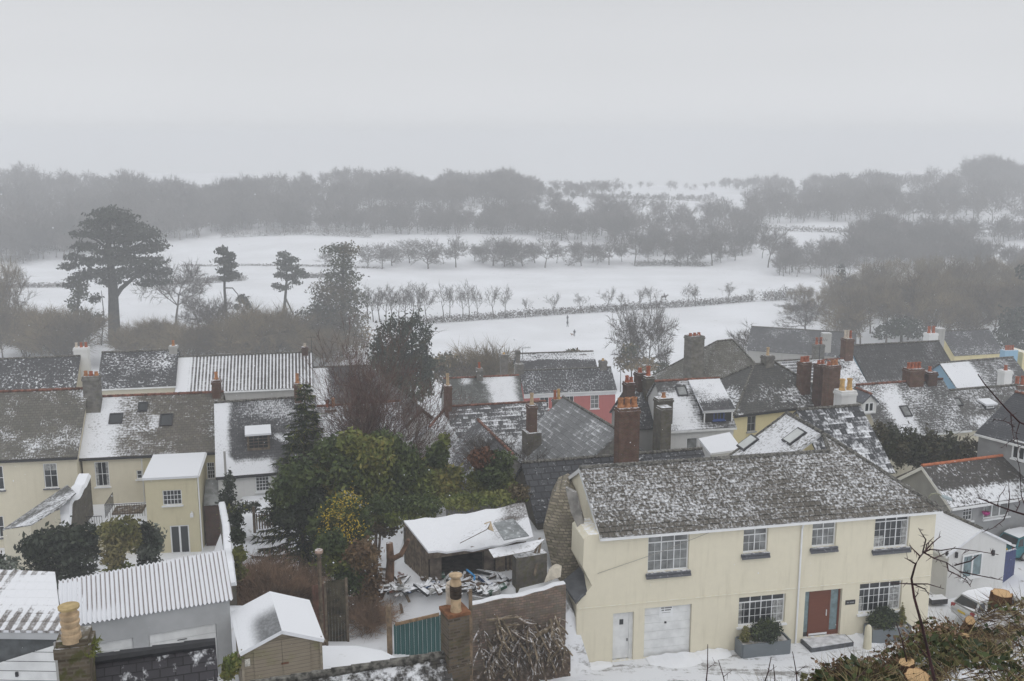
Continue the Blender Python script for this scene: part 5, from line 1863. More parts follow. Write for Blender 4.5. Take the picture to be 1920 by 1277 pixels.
CY = [leafmat('cypress_sprays', (.020, .032, .020), (.040, .052, .026)), leafmat('cypress_sprays_light', (.04, .055, .03), (.075, .085, .04))]
green_tree('cypress', 'broad round-topped dark cypress behind the red-twigged birch', 735, 700, [(733, 660, 33, 62), (722, 690, 28, 40), (735, 720, 34, 36)], 6500, .26, CY, [[(735, 740, 3), (733, 640, 2)]], d=130, seed=11, shell=.72)
green_tree('cypress', 'second round dark cypress pressed against the first, nearer the snowy field', 775, 700, [(774, 652, 34, 60), (785, 690, 28, 40), (775, 720, 38, 36)], 7000, .26, CY, [[(775, 740, 3), (772, 640, 2)]], d=131, seed=12, shell=.72)
# hedgerow trees along the lower field
hx = [690, 700, 712, 724, 736, 748, 760, 772, 786, 800, 832, 843, 868, 880, 895, 926, 948, 985]
for i, x in enumerate(hx):
    put('slim', slim, x, 604 if x < 810 else 596, rndp.uniform(518, 534) if x != 985 else 556, 'slender bare tree, %s from the left above the long lower hedge' % ORD[i], 'slender trees along the lower hedge', wide=1.35 if x < 810 else 1.15)
for i, (x, yb, yt) in enumerate([(1038, 588, 545), (1088, 585, 546), (1140, 583, 534), (1165, 581, 546), (1200, 579, 539), (1216, 578, 534), (1290, 574, 529), (1303, 573, 530), (1365, 570, 524), (1408, 566, 539)]):
    put('slim', slim, x, yb, yt, 'small bare sapling in the right stretch of the lower hedge, %s of ten' % ORD[i], 'saplings in the lower hedge', wide=1.8)

def hedge(name, label, pts, hpx, thick=1.6, n=None, mats=None, seed=0, size=.24, dmin=150, cat='hedge'):
    rg = random.Random(seed)
    G = [ground(x, y, dmin) for x, y in pts]
    cl = []
    for i in range(len(G) - 1):
        L = (G[i + 1] - G[i]).length
        k = max(2, int(L / (thick * .9)))
        for j in range(k):
            p = G[i].lerp(G[i + 1], j / k)
            z = h1(p.x, p.y)
            hh = hpx * p.y / FPX * rg.uniform(.85, 1.1)
            cl.append((p.x, p.y, z + hh * .45, thick * rg.uniform(.8, 1.2), thick, hh * .6))
    n = int((n or int(len(cl) * 26)) * 3)
    V, F = leaves(cl, n, size, seed, shell=.2)
    c = G[len(G) // 2]
    t = thing(name, label, cat, c)
    npmesh('twigs', V, F, mats or TW['mid'], None, t)
    return t
DH = [TW['mid']]
hedge('hedge', 'long dark hedge along the top of the nearest snowy field', [(796, 607), (900, 600), (1000, 593), (1200, 580), (1300, 574), (1418, 564)], 14, 1.5, seed=1, n=3400)
hedge('hedge', 'short dark hedge strip beside the slender pine', [(320, 535), (400, 530), (462, 526)], 12, 2.2, seed=2, n=1300)
hedge('hedge', 'low hedge left of the huge pine across the snow', [(-20, 542), (60, 540), (170, 538)], 9, 1.8, seed=3, n=900)
hedge('hedge', 'dark hedge at the foot of the left hill wood', [(420, 446), (560, 440), (700, 446)], 13, 2.6, seed=4, n=1600)
hedge('hedge', 'hedge bank under the dense right end of the mid-field row', [(1195, 499), (1260, 498), (1330, 502)], 10, 2.2, seed=5, n=900)
hedge('hedge', 'thin hedge between the two left fields', [(340, 500), (480, 498), (612, 500), (720, 505)], 4, 1.2, seed=6, n=900)
hedge('hedge', 'short hedge left of the overgrown ivy tree', [(575, 522), (625, 520)], 9, 1.8, seed=7, n=400)
hedge('hedge', 'clump hedge at the corner where the two lower fields meet', [(1436, 565), (1480, 562), (1530, 560)], 22, 2.2, seed=8, n=900)
hedge('hedge', 'hedge line across the far field below the skyline', [(1010, 366), (1150, 372), (1340, 378)], 8, 3.2, seed=9, n=1000, size=.4)
hedge('hedge', 'far hedge below the right hill wood', [(1420, 432), (1560, 436), (1720, 440), (1930, 446)], 10, 3.2, seed=10, n=1300, size=.4)

# left scrub behind the rows of houses
ivx = [(8, 690, 560, 'o'), (40, 670, 585, 's'), (70, 690, 560, 's'), (95, 668, 580, 's'), (118, 690, 575, 's'), (20, 650, 470, 'o'), (250, 672, 600, 's'), (278, 668, 590, 's'), (330, 612, 470, 'f'), (300, 680, 598, 's'), (372, 620, 545, 'f'), (388, 665, 540, 'f'), (345, 676, 600, 's'),
       (400, 676, 605, 's'), (462, 668, 590, 's'), (488, 672, 560, 's'), (512, 668, 570, 's'), (545, 676, 590, 's'), (575, 680, 600, 's'), (600, 690, 610, 's'), (440, 676, 610, 's')]
wrd = {'o': 'tall bare tree', 's': 'bushy bare thicket', 'f': 'forked bare tree'}
for i, (x, yb, yt, k_) in enumerate(sorted(ivx)):
    put('scrub', olive if k_ == 'o' else (thick if k_ == 's' else oaks), x, yb, yt, '%s, %s from the left in the scrub behind the roofs' % (wrd[k_], ORD[i]), 'scrub behind the left-hand roofs', d=215 + (i % 5) * 6 if k_ == 's' else None, wide=1.5 if k_ == 's' else .8)
# hedge and shrubs behind the middle houses
SHB = [TW['olive'], TW['green']]
green_tree('round_bush', 'rounded dull green bush behind the long red ridge', 830, 700, [(835, 680, 26, 18), (818, 690, 22, 18), (850, 690, 20, 16)], 900, .4, SHB, cat='bush', d=165, seed=21)
green_tree('round_bush', 'rounded dull bush right of the snow gap behind the pale chimney', 920, 700, [(905, 685, 30, 18), (940, 688, 26, 16), (885, 692, 18, 12)], 1000, .4, SHB, cat='bush', d=170, seed=22)
green_tree('round_bush', 'dark bush peeping over the pale gable of the pink house', 1075, 668, [(1075, 662, 18, 7), (1095, 664, 12, 6)], 260, .35, SHB, cat='bush', d=150, seed=23)
put('slim', slim, 868, 700, 655, 'thin twiggy tree beside the snow gap behind the green-grey roof', None, d=160)
put('slim', thick, 925, 690, 636, 'spray of tall bare shoots behind the lichened chimney', None, d=168, wide=1.3)
for i, (x, yt, wd) in enumerate([(1185, 552, 1.0), (1212, 545, 1.05)]):
    put('pair', oaks, x, 700, yt, ['left', 'right'][i] + ' of the two big bare trees rising over the middle chimneys', None, d=190, wide=wd * .5)
green_tree('ivy_bush', 'ivy thicket at the foot of the two big bare trees', 1185, 700, [(1180, 660, 18, 16), (1170, 680, 18, 16), (1205, 685, 28, 14), (1240, 690, 20, 12)], 1300, .4, SHB, cat='bush', d=186, seed=24)
put('oak', oaks, 1510, 622, 548, 'branching bare tree at the near corner of the snowy field', None, wide=1.2)
put('oak', oaks, 1432, 668, 596, 'drooping bare tree left of the hazy long roof', None, d=190, wide=1.0)
put('oak', oaks, 1440, 503, 412, 'tall bare tree standing where the mid-field row meets the right wood', None, wide=.8)
put('oak', oaks, 1150, 372, 331, 'lone bare tree on the skyline over the far fields', None, wide=1.0)
# the wood on the right: its nearest trees one by one
env_x = [1450, 1480, 1520, 1560, 1600, 1640, 1700, 1760, 1800, 1860, 1960]
env_y = [560, 540, 515, 498, 490, 476, 466, 468, 462, 464, 470]
k = 0
for lay, (yb0, yb1, n_) in enumerate(((560, 585, 16), (590, 615, 20), (625, 655, 20))):
    for j in range(n_):
        x = 1470 + (500 * (j + rndp.uniform(.1, .9)) / n_)
        if lay == 2 and x < 1540: continue
        yb = rndp.uniform(yb0, yb1)
        top = np.interp(x, env_x, env_y) + rndp.uniform(0, 14) + lay * rndp.uniform(14, 30)
        put('wood', olive, x, yb, top, 'olive-brown bare tree in the dense wood behind the right-hand roofs', 'trees of the near right-hand wood', wide=1.1)
        k += 1
green_tree('fir_tree', 'small dark fir standing among the bare right-hand wood', 1578, 580, [(1578, 505, 8, 12), (1577, 525, 14, 14), (1576, 545, 20, 16), (1575, 565, 22, 14)], 900, .5, PN, [[(1577, 600, 2), (1578, 505, 1)]], seed=31)
green_tree('evergreen_tree', 'dark evergreen at the right edge above the yellow-walled house', 1900, 660, [(1905, 600, 30, 26), (1890, 630, 30, 24), (1915, 640, 26, 22), (1918, 510, 14, 14)], 2000, .45, PN, [[(1902, 670, 3), (1908, 590, 2)]], d=210, seed=32)
green_tree('evergreen_tree', 'dark evergreen clump left of the yellow-walled house', 1690, 640, [(1690, 612, 32, 16), (1660, 622, 24, 14), (1715, 622, 22, 14)], 1300, .45, PN, [[(1690, 650, 3), (1690, 610, 2)]], d=215, seed=33)
# far woods: masses nobody could count
farp = [bare(200 + i, 13, 12, lev=2, tw=13, twl=2.3, tww=.10, clear=.12, up=.12, r0=.24) for i in range(5)]
def wood(name, samples, hm=13, seed=0):
    rg = np.random.default_rng(seed)
    VT, FT, VC, FC = [], [], [], []
    ot = oc = 0
    for (x, y, hk) in samples:
        g = ground(x, y, 300)
        (vt, ft), (vc, fc) = farp[rg.integers(len(farp))]
        s = hm / 13 * hk * rg.uniform(.7, 1.12) * (1 + .22 * math.sin(x * .045) * math.sin(x * .017 + 1))
        a = rg.uniform(0, 6.28)
        Rm = np.array([[math.cos(a), -math.sin(a), 0], [math.sin(a), math.cos(a), 0], [0, 0, 1]]) * s
        VT.append(vt @ Rm.T + np.array(g))
        FT.append(ft + ot)
        ot += len(vt)
        VC.append(vc @ Rm.T + np.array(g))
        FC.append(fc + oc)
        oc += len(vc)
    t = thing(name, None, None, (0, 0, 0))
    t['kind'] = 'stuff'
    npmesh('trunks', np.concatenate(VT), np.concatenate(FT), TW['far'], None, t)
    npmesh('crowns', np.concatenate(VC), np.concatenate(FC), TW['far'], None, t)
rw = np.random.default_rng(9)
def band(n, x0, x1, ylo, yhi, k0=1.0, gaps=()):
    out = []
    while len(out) < n:
        x = rw.uniform(x0, x1)
        a = np.interp(x, *zip(*ylo)) if isinstance(ylo, (list, tuple)) else ylo
        b = np.interp(x, *zip(*yhi)) if isinstance(yhi, (list, tuple)) else yhi
        y = rw.uniform(a, b)
        if any(g[0] < x < g[1] and g[2] < y < g[3] for g in gaps): continue
        out.append((x, y, k0))
    return out
wood('woodland', band(561, -60, 430, [(-60, 345), (100, 350), (260, 358), (330, 378), (430, 380)], [(-60, 500), (110, 492), (330, 452), (430, 440)], 1.1), 14, 1)
wood('woodland', band(187, 420, 580, [(420, 372), (520, 350), (545, 368), (580, 350)], [(420, 440), (580, 436)], 1.0), 13, 2)
wood('woodland', band(391, 570, 1010, [(570, 342), (720, 346), (860, 350), (1010, 356)], [(570, 432), (700, 398), (1010, 392)], 1.0) + band(60, 640, 960, 404, 420, .7) + band(150, 550, 1010, 424, 441, .8), 13, 3)
wood('woodland', band(255, 960, 1430, [(960, 396), (1200, 400), (1430, 408)], [(960, 440), (1150, 468), (1240, 486), (1430, 486)], .95), 12, 4)
wood('woodland', band(57, 1000, 1340, 374, 380, .45) + band(34, 1180, 1480, 352, 360, .55) + band(70, 1000, 1140, 354, 372, .62) + band(40, 1340, 1420, 345, 352, .6), 12, 5)
wood('woodland', band(408, 1400, 1960, [(1400, 356), (1500, 352), (1700, 350), (1840, 342), (1960, 335)], [(1400, 420), (1700, 420), (1960, 424)], 1.0) + band(85, 1810, 1960, 335, 350, 1.25), 13, 6)
wood('woodland', band(255, 1590, 1960, [(1590, 440), (1960, 444)], [(1590, 500), (1960, 520)], .95, gaps=((1815, 1960, 455, 500),)) + band(51, 1460, 1600, 484, 520, .9), 12, 7)
# ------------------------------------------------------------------ gardens: shrubs near the camera
EG = [leafmat('glossy_dark_leaves', (.036, .056, .017), (.08, .105, .03), .16), leafmat('olive_leaves', (.10, .13, .028), (.16, .165, .04), .16), leafmat('yellowish_leaves', (.17, .165, .04), (.22, .19, .05), .12)]
DK = [leafmat('near_black_leaves', (.016, .023, .014), (.03, .04, .02), .3), leafmat('dusted_leaves', (.035, .045, .03), (.06, .07, .045), .55)]
YG = [leafmat('lime_leaves', (.11, .115, .035), (.16, .15, .05), .2), leafmat('straw_leaves', (.17, .15, .06), (.2, .17, .07), .3), EG[1]]
VG = [leafmat('variegated_leaves', (.05, .065, .045), (.2, .22, .18), .5), DK[0]]
FL = [leafmat('yellow_blossom', (.50, .36, .03), (.42, .31, .04))]
RD = [leafmat('copper_leaves', (.10, .045, .025), (.14, .06, .03)), EG[0], EG[0], EG[1]]
BB = dict(cat='bush', shell=.35)
green_tree('shrub', 'dark bushy evergreen below the ruined lean-to', 110, 1062, [(70, 1022, 34, 26), (110, 1010, 44, 26), (155, 1005, 36, 24), (95, 1040, 50, 22), (150, 1035, 40, 26), (90, 1080, 46, 28), (145, 1080, 40, 28)], 6800, .17, DK, d=55, seed=41, **BB)
green_tree('shrub', 'yellow-green shrub between two darker shrubs beside the yellow extension', 222, 1066, [(205, 995, 24, 20), (235, 985, 26, 18), (222, 1015, 32, 24), (212, 1045, 22, 22), (245, 1010, 22, 24), (225, 1078, 30, 28), (222, 1100, 28, 14)], 4800, .14, YG, d=54, seed=42, **BB)
green_tree('shrub', 'snow-dusted variegated shrub touching the yellow extension', 280, 1050, [(270, 1000, 22, 24), (290, 1010, 20, 26), (278, 1028, 26, 22), (280, 1058, 26, 28), (280, 1085, 24, 22)], 3600, .13, VG, d=55.5, seed=43, **BB)
green_tree('shrub', 'small snowy shrub at the corner behind the left garage', 15, 1065, [(12, 1058, 24, 16), (-12, 1050, 20, 20), (10, 1090, 26, 26)], 1300, .13, VG, d=53, seed=44, **BB)
# spruce
g = vat(566, 58, CZ - 26)
g.z = h1(g.x, g.y)
t = thing('spruce_tree', 'tall dark spruce with drooping boughs in front of the white cottage', 'tree', g)
top = P(572, 716, 58)
rnd = random.Random(6)
mb = MB()
mb.path([g, g.lerp(top, .5), top], [.22, .13, .02], 8)
V, Fq = [], []
Hs = top.z - g.z
def blade(p, d, w_, l):
    s_ = d.orthogonal().normalized()
    s_.rotate(__import__('mathutils').Quaternion(d, rnd.uniform(0, 6.28)))
    i0 = len(V)
    V.extend([p - s_ * w_, p + d * l * .5 - s_ * 0, p + s_ * w_, p + d * l])
    Fq.append((i0, i0 + 1, i0 + 2, i0 + 3) if False else (i0, i0 + 2, i0 + 3, i0 + 3))
TV, TF = [], []
def tri(p, d, w_, l):
    s_ = d.orthogonal().normalized()
    s_.rotate(__import__('mathutils').Quaternion(d, rnd.uniform(0, 6.28)))
    i0 = len(TV)
    TV.extend([p - s_ * w_, p + s_ * w_, p + d * l])
    TF.append((i0, i0 + 1, i0 + 2))
zz = .06
while zz < .985:
    p0 = g.lerp(top, zz)
    rad = (1 - zz) ** .8 * 3.3 + .12
    nb = 7 if zz < .8 else 5
    for b_ in range(nb):
        an = rnd.uniform(0, 6.28)
        L = rad * rnd.uniform(.65, 1.1)
        o = Vector((math.cos(an), math.sin(an), 0))
        pts = [p0, p0 + o * L * .5 - UP * L * .10, p0 + o * L - UP * L * .12]
        mb.path(pts, [.035, .025, .008], 4)
        m_ = int(12 + L * 26)
        for q in range(m_):
            k = rnd.random() ** .7
            pp = pts[0].lerp(pts[1], k * 2) if k < .5 else pts[1].lerp(pts[2], k * 2 - 1)
            dd = (o * .7 + Vector((rnd.gauss(0, .55), rnd.gauss(0, .55), rnd.gauss(-.45, .35)))).normalized()
            tri(pp, dd, .045, rnd.uniform(.25, .6) * (1.1 - .4 * zz))
    zz += .022
mb.obj('trunk', M['bark'], t)
SPm = leafmat('spruce_needles', (.016, .024, .012), (.032, .042, .02), .1)
npmesh('crown', [tuple(v) for v in TV], TF, [SPm, EG[1]], (np.random.default_rng(1).random(len(TF)) > .82).astype(np.int32), t)
green_tree('evergreen_shrub', 'dark dense evergreen at the spruce foot', 550, 985, [(540, 930, 34, 36), (560, 900, 40, 40), (545, 965, 40, 26), (590, 950, 30, 40)], 6000, .17, [EG[0], DK[0]], d=54, seed=45, **BB)
green_tree('evergreen_shrub', 'olive-green laurel bush right of the spruce', 640, 940, [(625, 850, 38, 34), (660, 830, 30, 26), (650, 880, 50, 40), (615, 900, 36, 36), (700, 850, 40, 34), (690, 895, 44, 36)], 9000, .17, EG, d=55, seed=46, **BB)
green_tree('evergreen_shrub', 'tallest dark evergreen bush with pointed top in front of the white gable', 735, 930, [(715, 825, 24, 22), (740, 850, 34, 34), (760, 880, 40, 36), (735, 900, 44, 34), (790, 905, 34, 26), (700, 920, 40, 30), (745, 935, 44, 26), (790, 935, 36, 22)], 10500, .16, [EG[0], EG[0], EG[1]], d=56, seed=47, **BB)
green_tree('evergreen_shrub', 'leaning evergreen bush with tapering tip before the snow-edged gable', 815, 930, [(832, 830, 12, 18), (820, 855, 22, 24), (810, 885, 36, 30), (825, 915, 40, 24), (850, 895, 20, 26)], 5500, .16, EG, d=57, seed=48, **BB)
green_tree('photinia_shrub', 'copper-tipped evergreen shrub beside the brick gable of the barn', 925, 930, [(905, 860, 26, 20), (935, 862, 30, 18), (925, 885, 36, 26), (900, 905, 30, 24), (945, 905, 24, 24)], 5200, .15, RD, d=56.5, seed=49, **BB)
green_tree('ivy_bank', 'trailing ivy hanging over the rear edge of the ruined shed roof', 860, 952, [(720, 945, 40, 18), (790, 945, 46, 14), (860, 940, 50, 13), (930, 935, 46, 12), (975, 925, 24, 18), (700, 968, 36, 22), (745, 968, 40, 18), (690, 990, 30, 20), (725, 990, 26, 16), (790, 962, 36, 12)], 7500, .13, [EG[0], EG[1], leafmat('dead_leaves', (.10, .075, .04), (.13, .1, .05), .2)], d=53.5, seed=50, cat='ivy', shell=.3)
green_tree('flowering_shrub', 'dark evergreen shrub speckled with yellow blossom', 645, 1030, [(640, 955, 36, 32), (610, 985, 34, 34), (665, 985, 34, 34), (640, 1015, 46, 30)], 6500, .14, EG[:2], d=51, seed=51, cat='bush', shell=.35,
           extra=[('blossom', leaves([tuple((P(x, y, 49.8) - Vector((*vat(645, 51, CZ - 30).xy, h1(*vat(645, 51, CZ - 30).xy)))).to_tuple()) + (.55, .5, .55) for x, y in ((640, 940), (655, 930), (625, 955), (668, 945), (615, 975), (660, 975), (640, 990), (610, 1000), (675, 990), (655, 1005), (635, 965))], 640, .07, 3, shell=.1), FL)])
green_tree('ivy_hedge', 'ivy-covered fence hedge running down left of the junk yard', 670, 1180, [(640, 1050, 40, 26), (680, 1040, 34, 30), (620, 1020, 30, 26), (655, 1085, 34, 30), (690, 1085, 28, 34), (690, 1130, 24, 32), (700, 1165, 20, 30), (708, 1205, 14, 26)], 8500, .12, [EG[1], EG[0], leafmat('dead_brown_leaves', (.12, .07, .035), (.15, .10, .05), .1), leafmat('dead_brown_leaves_2', (.10, .06, .03), (.14, .09, .05), .1)], d=45, seed=52, cat='hedge', shell=.3)
green_tree('ivy_wall', 'ivy creeping down the wall left of the white cottage door', 425, 950, [(430, 905, 12, 22), (425, 935, 16, 20), (440, 955, 26, 14), (432, 975, 18, 16), (470, 950, 20, 9), (432, 1000, 16, 18)], 2200, .13, [DK[0], DK[1], EG[1]], d=61, seed=53, cat='ivy', shell=.3)
green_tree('shrub', 'small yellow-tipped bush between the garage and the timber shed', 435, 1262, [(432, 1250, 16, 18), (440, 1240, 12, 16), (428, 1265, 14, 12)], 900, .10, EG, d=30.5, seed=54, **BB)
green_tree('shrub', 'low spiky bush at the timber shed corner', 608, 1258, [(605, 1252, 18, 9), (612, 1256, 14, 8)], 500, .10, DK, d=36, seed=55, **BB)
# red-twigged birch and bramble
limb, tw_ = bare(91, 17, 9.8, lev=3, tw=4, twl=1.4, tww=.024, stems=4, up=.15, ang=(14, 40), r0=.13, jit=.13)
g = vat(706, 63, CZ - 28)
g.z = h1(g.x, g.y)
proto('birch_tree', [('trunk', limb, plain('birch_bark', (.17, .125, .10), .9, .3, 2.0)), ('crown', tw_, TW['red'])], 'bare red-twigged birch spreading in front of the gabled houses', loc=g)
limb, tw_ = bare(95, 7, 5, lev=3, tw=6, twl=.8, tww=.02, stems=3, up=.1, ang=(18, 45), r0=.06)
g = vat(935, 66, CZ - 28)
g.z = h1(g.x, g.y) + 1.2
proto('bare_shrub', [('trunk', limb, M['bark']), ('crown', tw_, TW['mid'])], 'thin bare shrub rising beside the small slate gable', 'bush', loc=g)
brm = []
for i in range(3):
    limb, tw_ = bare(300 + i, 2.6, 3.6, lev=2, tw=5, twl=.9, tww=.018, stems=10, up=.08, ang=(20, 60), r0=.02, jit=.3)
    brm.append((proto('bramble_bush', [('stems', limb, TW['rust']), ('twigs', tw_, TW['rust'])], 'rusty bramble', 'bush'), 2.6))
for i, (x, d, s_) in enumerate([(455, 52, 1.0), (490, 50, 1.15), (525, 49, 1.1), (562, 50, 1.0), (470, 47, 1.1), (510, 45.5, 1.2), (545, 46, 1.1), (585, 47, .9), (495, 43.5, .9), (535, 42.5, .8), (700, 47, .9), (690, 44, .8)]):
    g = vat(x, d, CZ - 25)
    g.z = h1(g.x, g.y) - .1
    pr = brm[i % 3][0]
    lb = 'tangled rusty-brown bramble bush, %s of the overgrown garden patch' % ORD[i]
    if i < 3:
        pr.location = g
        pr.scale = (s_, s_, s_ * 1.15)
        pr['label'] = lb
        pr['group'] = 'brambles in the overgrown garden'
    else:
        dup(pr, g, i * 1.3, s_, lb, 'brambles in the overgrown garden', sz=s_ * 1.15)
# hedge right of the cream house
green_tree('hedge', 'long dark conifer hedge behind the cream house and the bungalow', 1720, 880, [(x, 838 + (x - 1650) * .16 - (12 if i % 2 else 0), 22, 34) for i, x in enumerate(range(1652, 1815, 18))] + [(1650, 815, 20, 24)], 9000, .17, [leafmat('hedge_sprays', (.03, .036, .02), (.055, .06, .032), .1), leafmat('hedge_sprays_brown', (.06, .058, .035), (.08, .07, .04), .1)], d=67, seed=56, cat='hedge', shell=.4)

# ------------------------------------------------------------------ garden walls, garages, shed
snow_wall('garden_wall', 'snow-topped garden wall running down beside the bramble patch', [P(416, 945, 60), P(424, 985, 54), P(428, 1035, 47), P(434, 1098, 38.5)], [1.8, 2, 2.2, 2.4], .36, M['stone'], .03, .13, jag=.07, seed=8)
green_tree('ivy_wall', 'ivy and brambles smothering the lower end of the snow-topped garden wall', 440, 1080, [(444, 975, 12, 16), (446, 1005, 14, 18), (448, 1040, 14, 20), (446, 1075, 16, 20), (452, 1100, 16, 14)], 2600, .11, [DK[0], EG[1], TW['rust']], d=46, seed=58, cat='ivy', shell=.2)
# iron and timber gate by the cottage
t = thing('garden_gate', 'small timber picket gate below the white cottage', 'gate', P(492, 985, 58))
mb = MB()
ga_, gb_ = P(482, 990, 58), P(512, 986, 58)
for k in range(7):
    p = ga_.lerp(gb_, k / 6)
    mb.cbox(p, .04, .02, p.z - .1, p.z + .9)
mb.box(ga_ + UP * .7, gb_ - ga_, Vector((0, .04, 0)), UP * .08)
mb.obj('pickets', M['wood'], t)
mb = MB()
mb.cbox(ga_ - Vector((.15, 0, 0)), .07, .07, ga_.z - .3, ga_.z + 1.35)
mb.obj('post', M['wood'], t)

def quad_roof(name, parent, FL_, FR_, BR_, BL_, mat, ncor=0, amp=.05, t=.1, ny=1):
    """sheet roof between four corners; ncor corrugations across"""
    if not ncor:
        mb = MB()
        e = (FR_ - FL_).normalized()
        s = (BL_ - FL_)
        s = (s - e * s.dot(e)).normalized()
        slab(mb, [FL_, FR_, BR_, BL_], FL_, e, s, (FR_ - FL_).length, (BL_ - FL_).length, t)
        return mb.obj(name, mat, parent)
    mb = MB()
    W_ = (FR_ - FL_).length
    D_ = (BL_ - FL_).length
    N = ncor * 6
    for i in range(N):
        q = []
        for (a, b) in ((i, 0), (i + 1, 0), (i + 1, 1), (i, 1)):
            f = a / N
            p = FL_.lerp(FR_, f).lerp(BL_.lerp(BR_, f), b)
            q.append((p + UP * amp * math.cos(6.2832 * f * ncor), (f * ncor, b * D_, f, b)))
        mb.face([x[0] for x in q], [x[1] for x in q])
    return mb.obj(name, mat, parent, smooth=True)
FLg = P(117, 1177, 31)
FRg = onz(431, 1125, FLg.z)
BLg = onz(115, 1088, FLg.z - .2)
BRg = onz(416, 1031, FLg.z - .2)
eg = (FRg - FLg).normalized()
t = thing('garage_block', 'long grey double garage under striped snowy corrugated roofing', 'garage', (FLg + BRg) / 2 - UP * 3)
rGa = roofm('roof_corrugated_snow', (.25, .215, .205), (.28, .24, .23), a0=.92, an=.10, af=.10, al=0, tile=(9, 9), rib=.80, ribw=1.0, ribr=(.27, .46), seed=60, sn=.5, patches=((-.3, .13, -.2, .9, .8, .04), (-.2, .34, -.2, .25, .5, .1), (-.2, 1.2, .96, 1.2, .4, .02)), mort=0.0, soft=.2)
q_ = lambda p, dz: p + UP * dz
quad_roof('roof', t, FLg - eg * .1, FRg + eg * .12, BRg + eg * .12, BLg - eg * .1, rGa, ncor=38, amp=.035)
Wg = Wall(FLg + nrm(eg) * -.12, eg)
Lg = (FRg - FLg).length
zb_ = CZ - 19.6
zt_ = FLg.z - .05
d1 = (Wg.hit(279, 1194)[0], Wg.hit(405, 1166)[0], zb_, (Wg.hit(279, 1194)[1] + Wg.hit(405, 1166)[1]) / 2)
d2 = (Wg.hit(160, 1212)[0], Wg.hit(249, 1197)[0], zb_, d1[3])
mb = MB()
cutwall(mb, Wg, 0, Lg, zb_, zt_, [d2, d1], .2)
bl, br = BLg - UP * .1, BRg - UP * .1
lowz = lambda p: Vector((p.x, p.y, zb_))
A_, B_ = Wg.pt(0, zt_), Wg.pt(Lg, zt_)
mb.face([lowz(B_), lowz(br), br, B_])
mb.face([lowz(bl), lowz(A_), A_, bl])
mb.face([lowz(br), lowz(bl), bl, br])
mb.obj('wall', M['garage'], t)
for dd in (d1, d2):
    g_ = garage_door(t, Wg, dd, .12, rows=8)
    mb = MB()
    um = dd[0] + (dd[1] - dd[0]) * .5
    mb.box(Wg.pt(um - .04, dd[3] - .72, -.068), Wg.e * .08, UP * .14, Wg.n * .05)
    mb.box(Wg.pt(um - .2, dd[3] - .42, -.07), Wg.e * .32, UP * .025, Wg.n * .02)
    mb.obj('handle', M['dark'], g_)
# second garage, cut by the edge
FL2 = P(-90, 1180, 28.5)
FR2 = onz(116, 1183, FL2.z)
BL2 = onz(-90, 1064, FL2.z + .75)
BR2 = onz(103, 1072, FL2.z + .75)
t = thing('garage', 'garage with smooth snow-covered pantile roof behind the chimney with the ringed pot', 'garage', FR2 - UP * 3)
rG2 = roofm('roof_pantile_garage', (.22, .20, .19), (.25, .23, .21), a0=.76, an=.14, af=.2, al=-.2, tile=(.34, .36), rib=.40, ribw=.34, seed=61, sn=.3, patches=((.2, .95, .25, .75, .6, .12), (.5, 1.2, .45, .9, .3, .1)))
quad_roof('roof', t, FL2, FR2, BR2, BL2, rG2, ncor=0)
e2 = (FR2 - FL2).normalized()
W2 = Wall(FL2 - nrm(e2) * .2, e2)
L2 = (FR2 - FL2).length
hh = lambda x, y: W2.pt(*W2.hit(x, y))
mb = MB()
mb.box(W2.pt(0, FL2.z - .32, .1), e2 * L2, UP * .22, nrm(e2) * .05)
mb.obj('fascia', M['garage'], t)
zz0 = CZ - 19.6
mb = MB()
mb.face([W2.pt(0, zz0), W2.pt(L2 - .03, zz0), W2.pt(L2 - .03, FL2.z - .12), W2.pt(0, FL2.z - .12)])
bq = BR2 - UP * .15
mb.face([W2.pt(L2 - .03, zz0), Vector((bq.x, bq.y, zz0)), bq, W2.pt(L2 - .03, FL2.z - .12)])
mb.obj('wall', plain('dark_cladding', (.10, .108, .112), .8, .15, 3), t)
mb = MB()
a_, b_ = W2.hit(-85, 1268), W2.hit(105, 1208)
for k in range(16):
    z0, z1 = zz0 + k * .32, zz0 + (k + 1) * .32 - .02
    zl_, zr_2 = a_[1], b_[1]
    cz = lambda z, top: min(z, top)
    if z0 > zr_2: continue
    ul = a_[0] if z1 < zl_ else a_[0] + (b_[0] - a_[0]) * max(0, (z1 - zl_) / (zr_2 - zl_))
    ulo = a_[0] if z0 < zl_ else a_[0] + (b_[0] - a_[0]) * max(0, (z0 - zl_) / (zr_2 - zl_))
    z1 = min(z1, zr_2)
    ul = min(ul, b_[0])
    mb.face([W2.pt(ulo, z0, .05), W2.pt(b_[0], z0, .05), W2.pt(b_[0], z1, .05), W2.pt(ul, z1, .05)])
gd = mb.obj('garage_door', M['white'], t)
mb = MB()
p = W2.pt(*W2.hit(34, 1262), .08)
mb.cbox(p, .04, .03, p.z - .07, p.z + .07, e2)
mb.obj('handle', M['dark'], gd)
mb = MB()
u_, _ = W2.hit(105, 1230)
mb.box(W2.pt(u_, zz0, .02), e2 * .14, UP * (b_[1] - zz0 + .1), nrm(e2) * .06)
mb.obj('door_frame', M['rendgrey'], t)
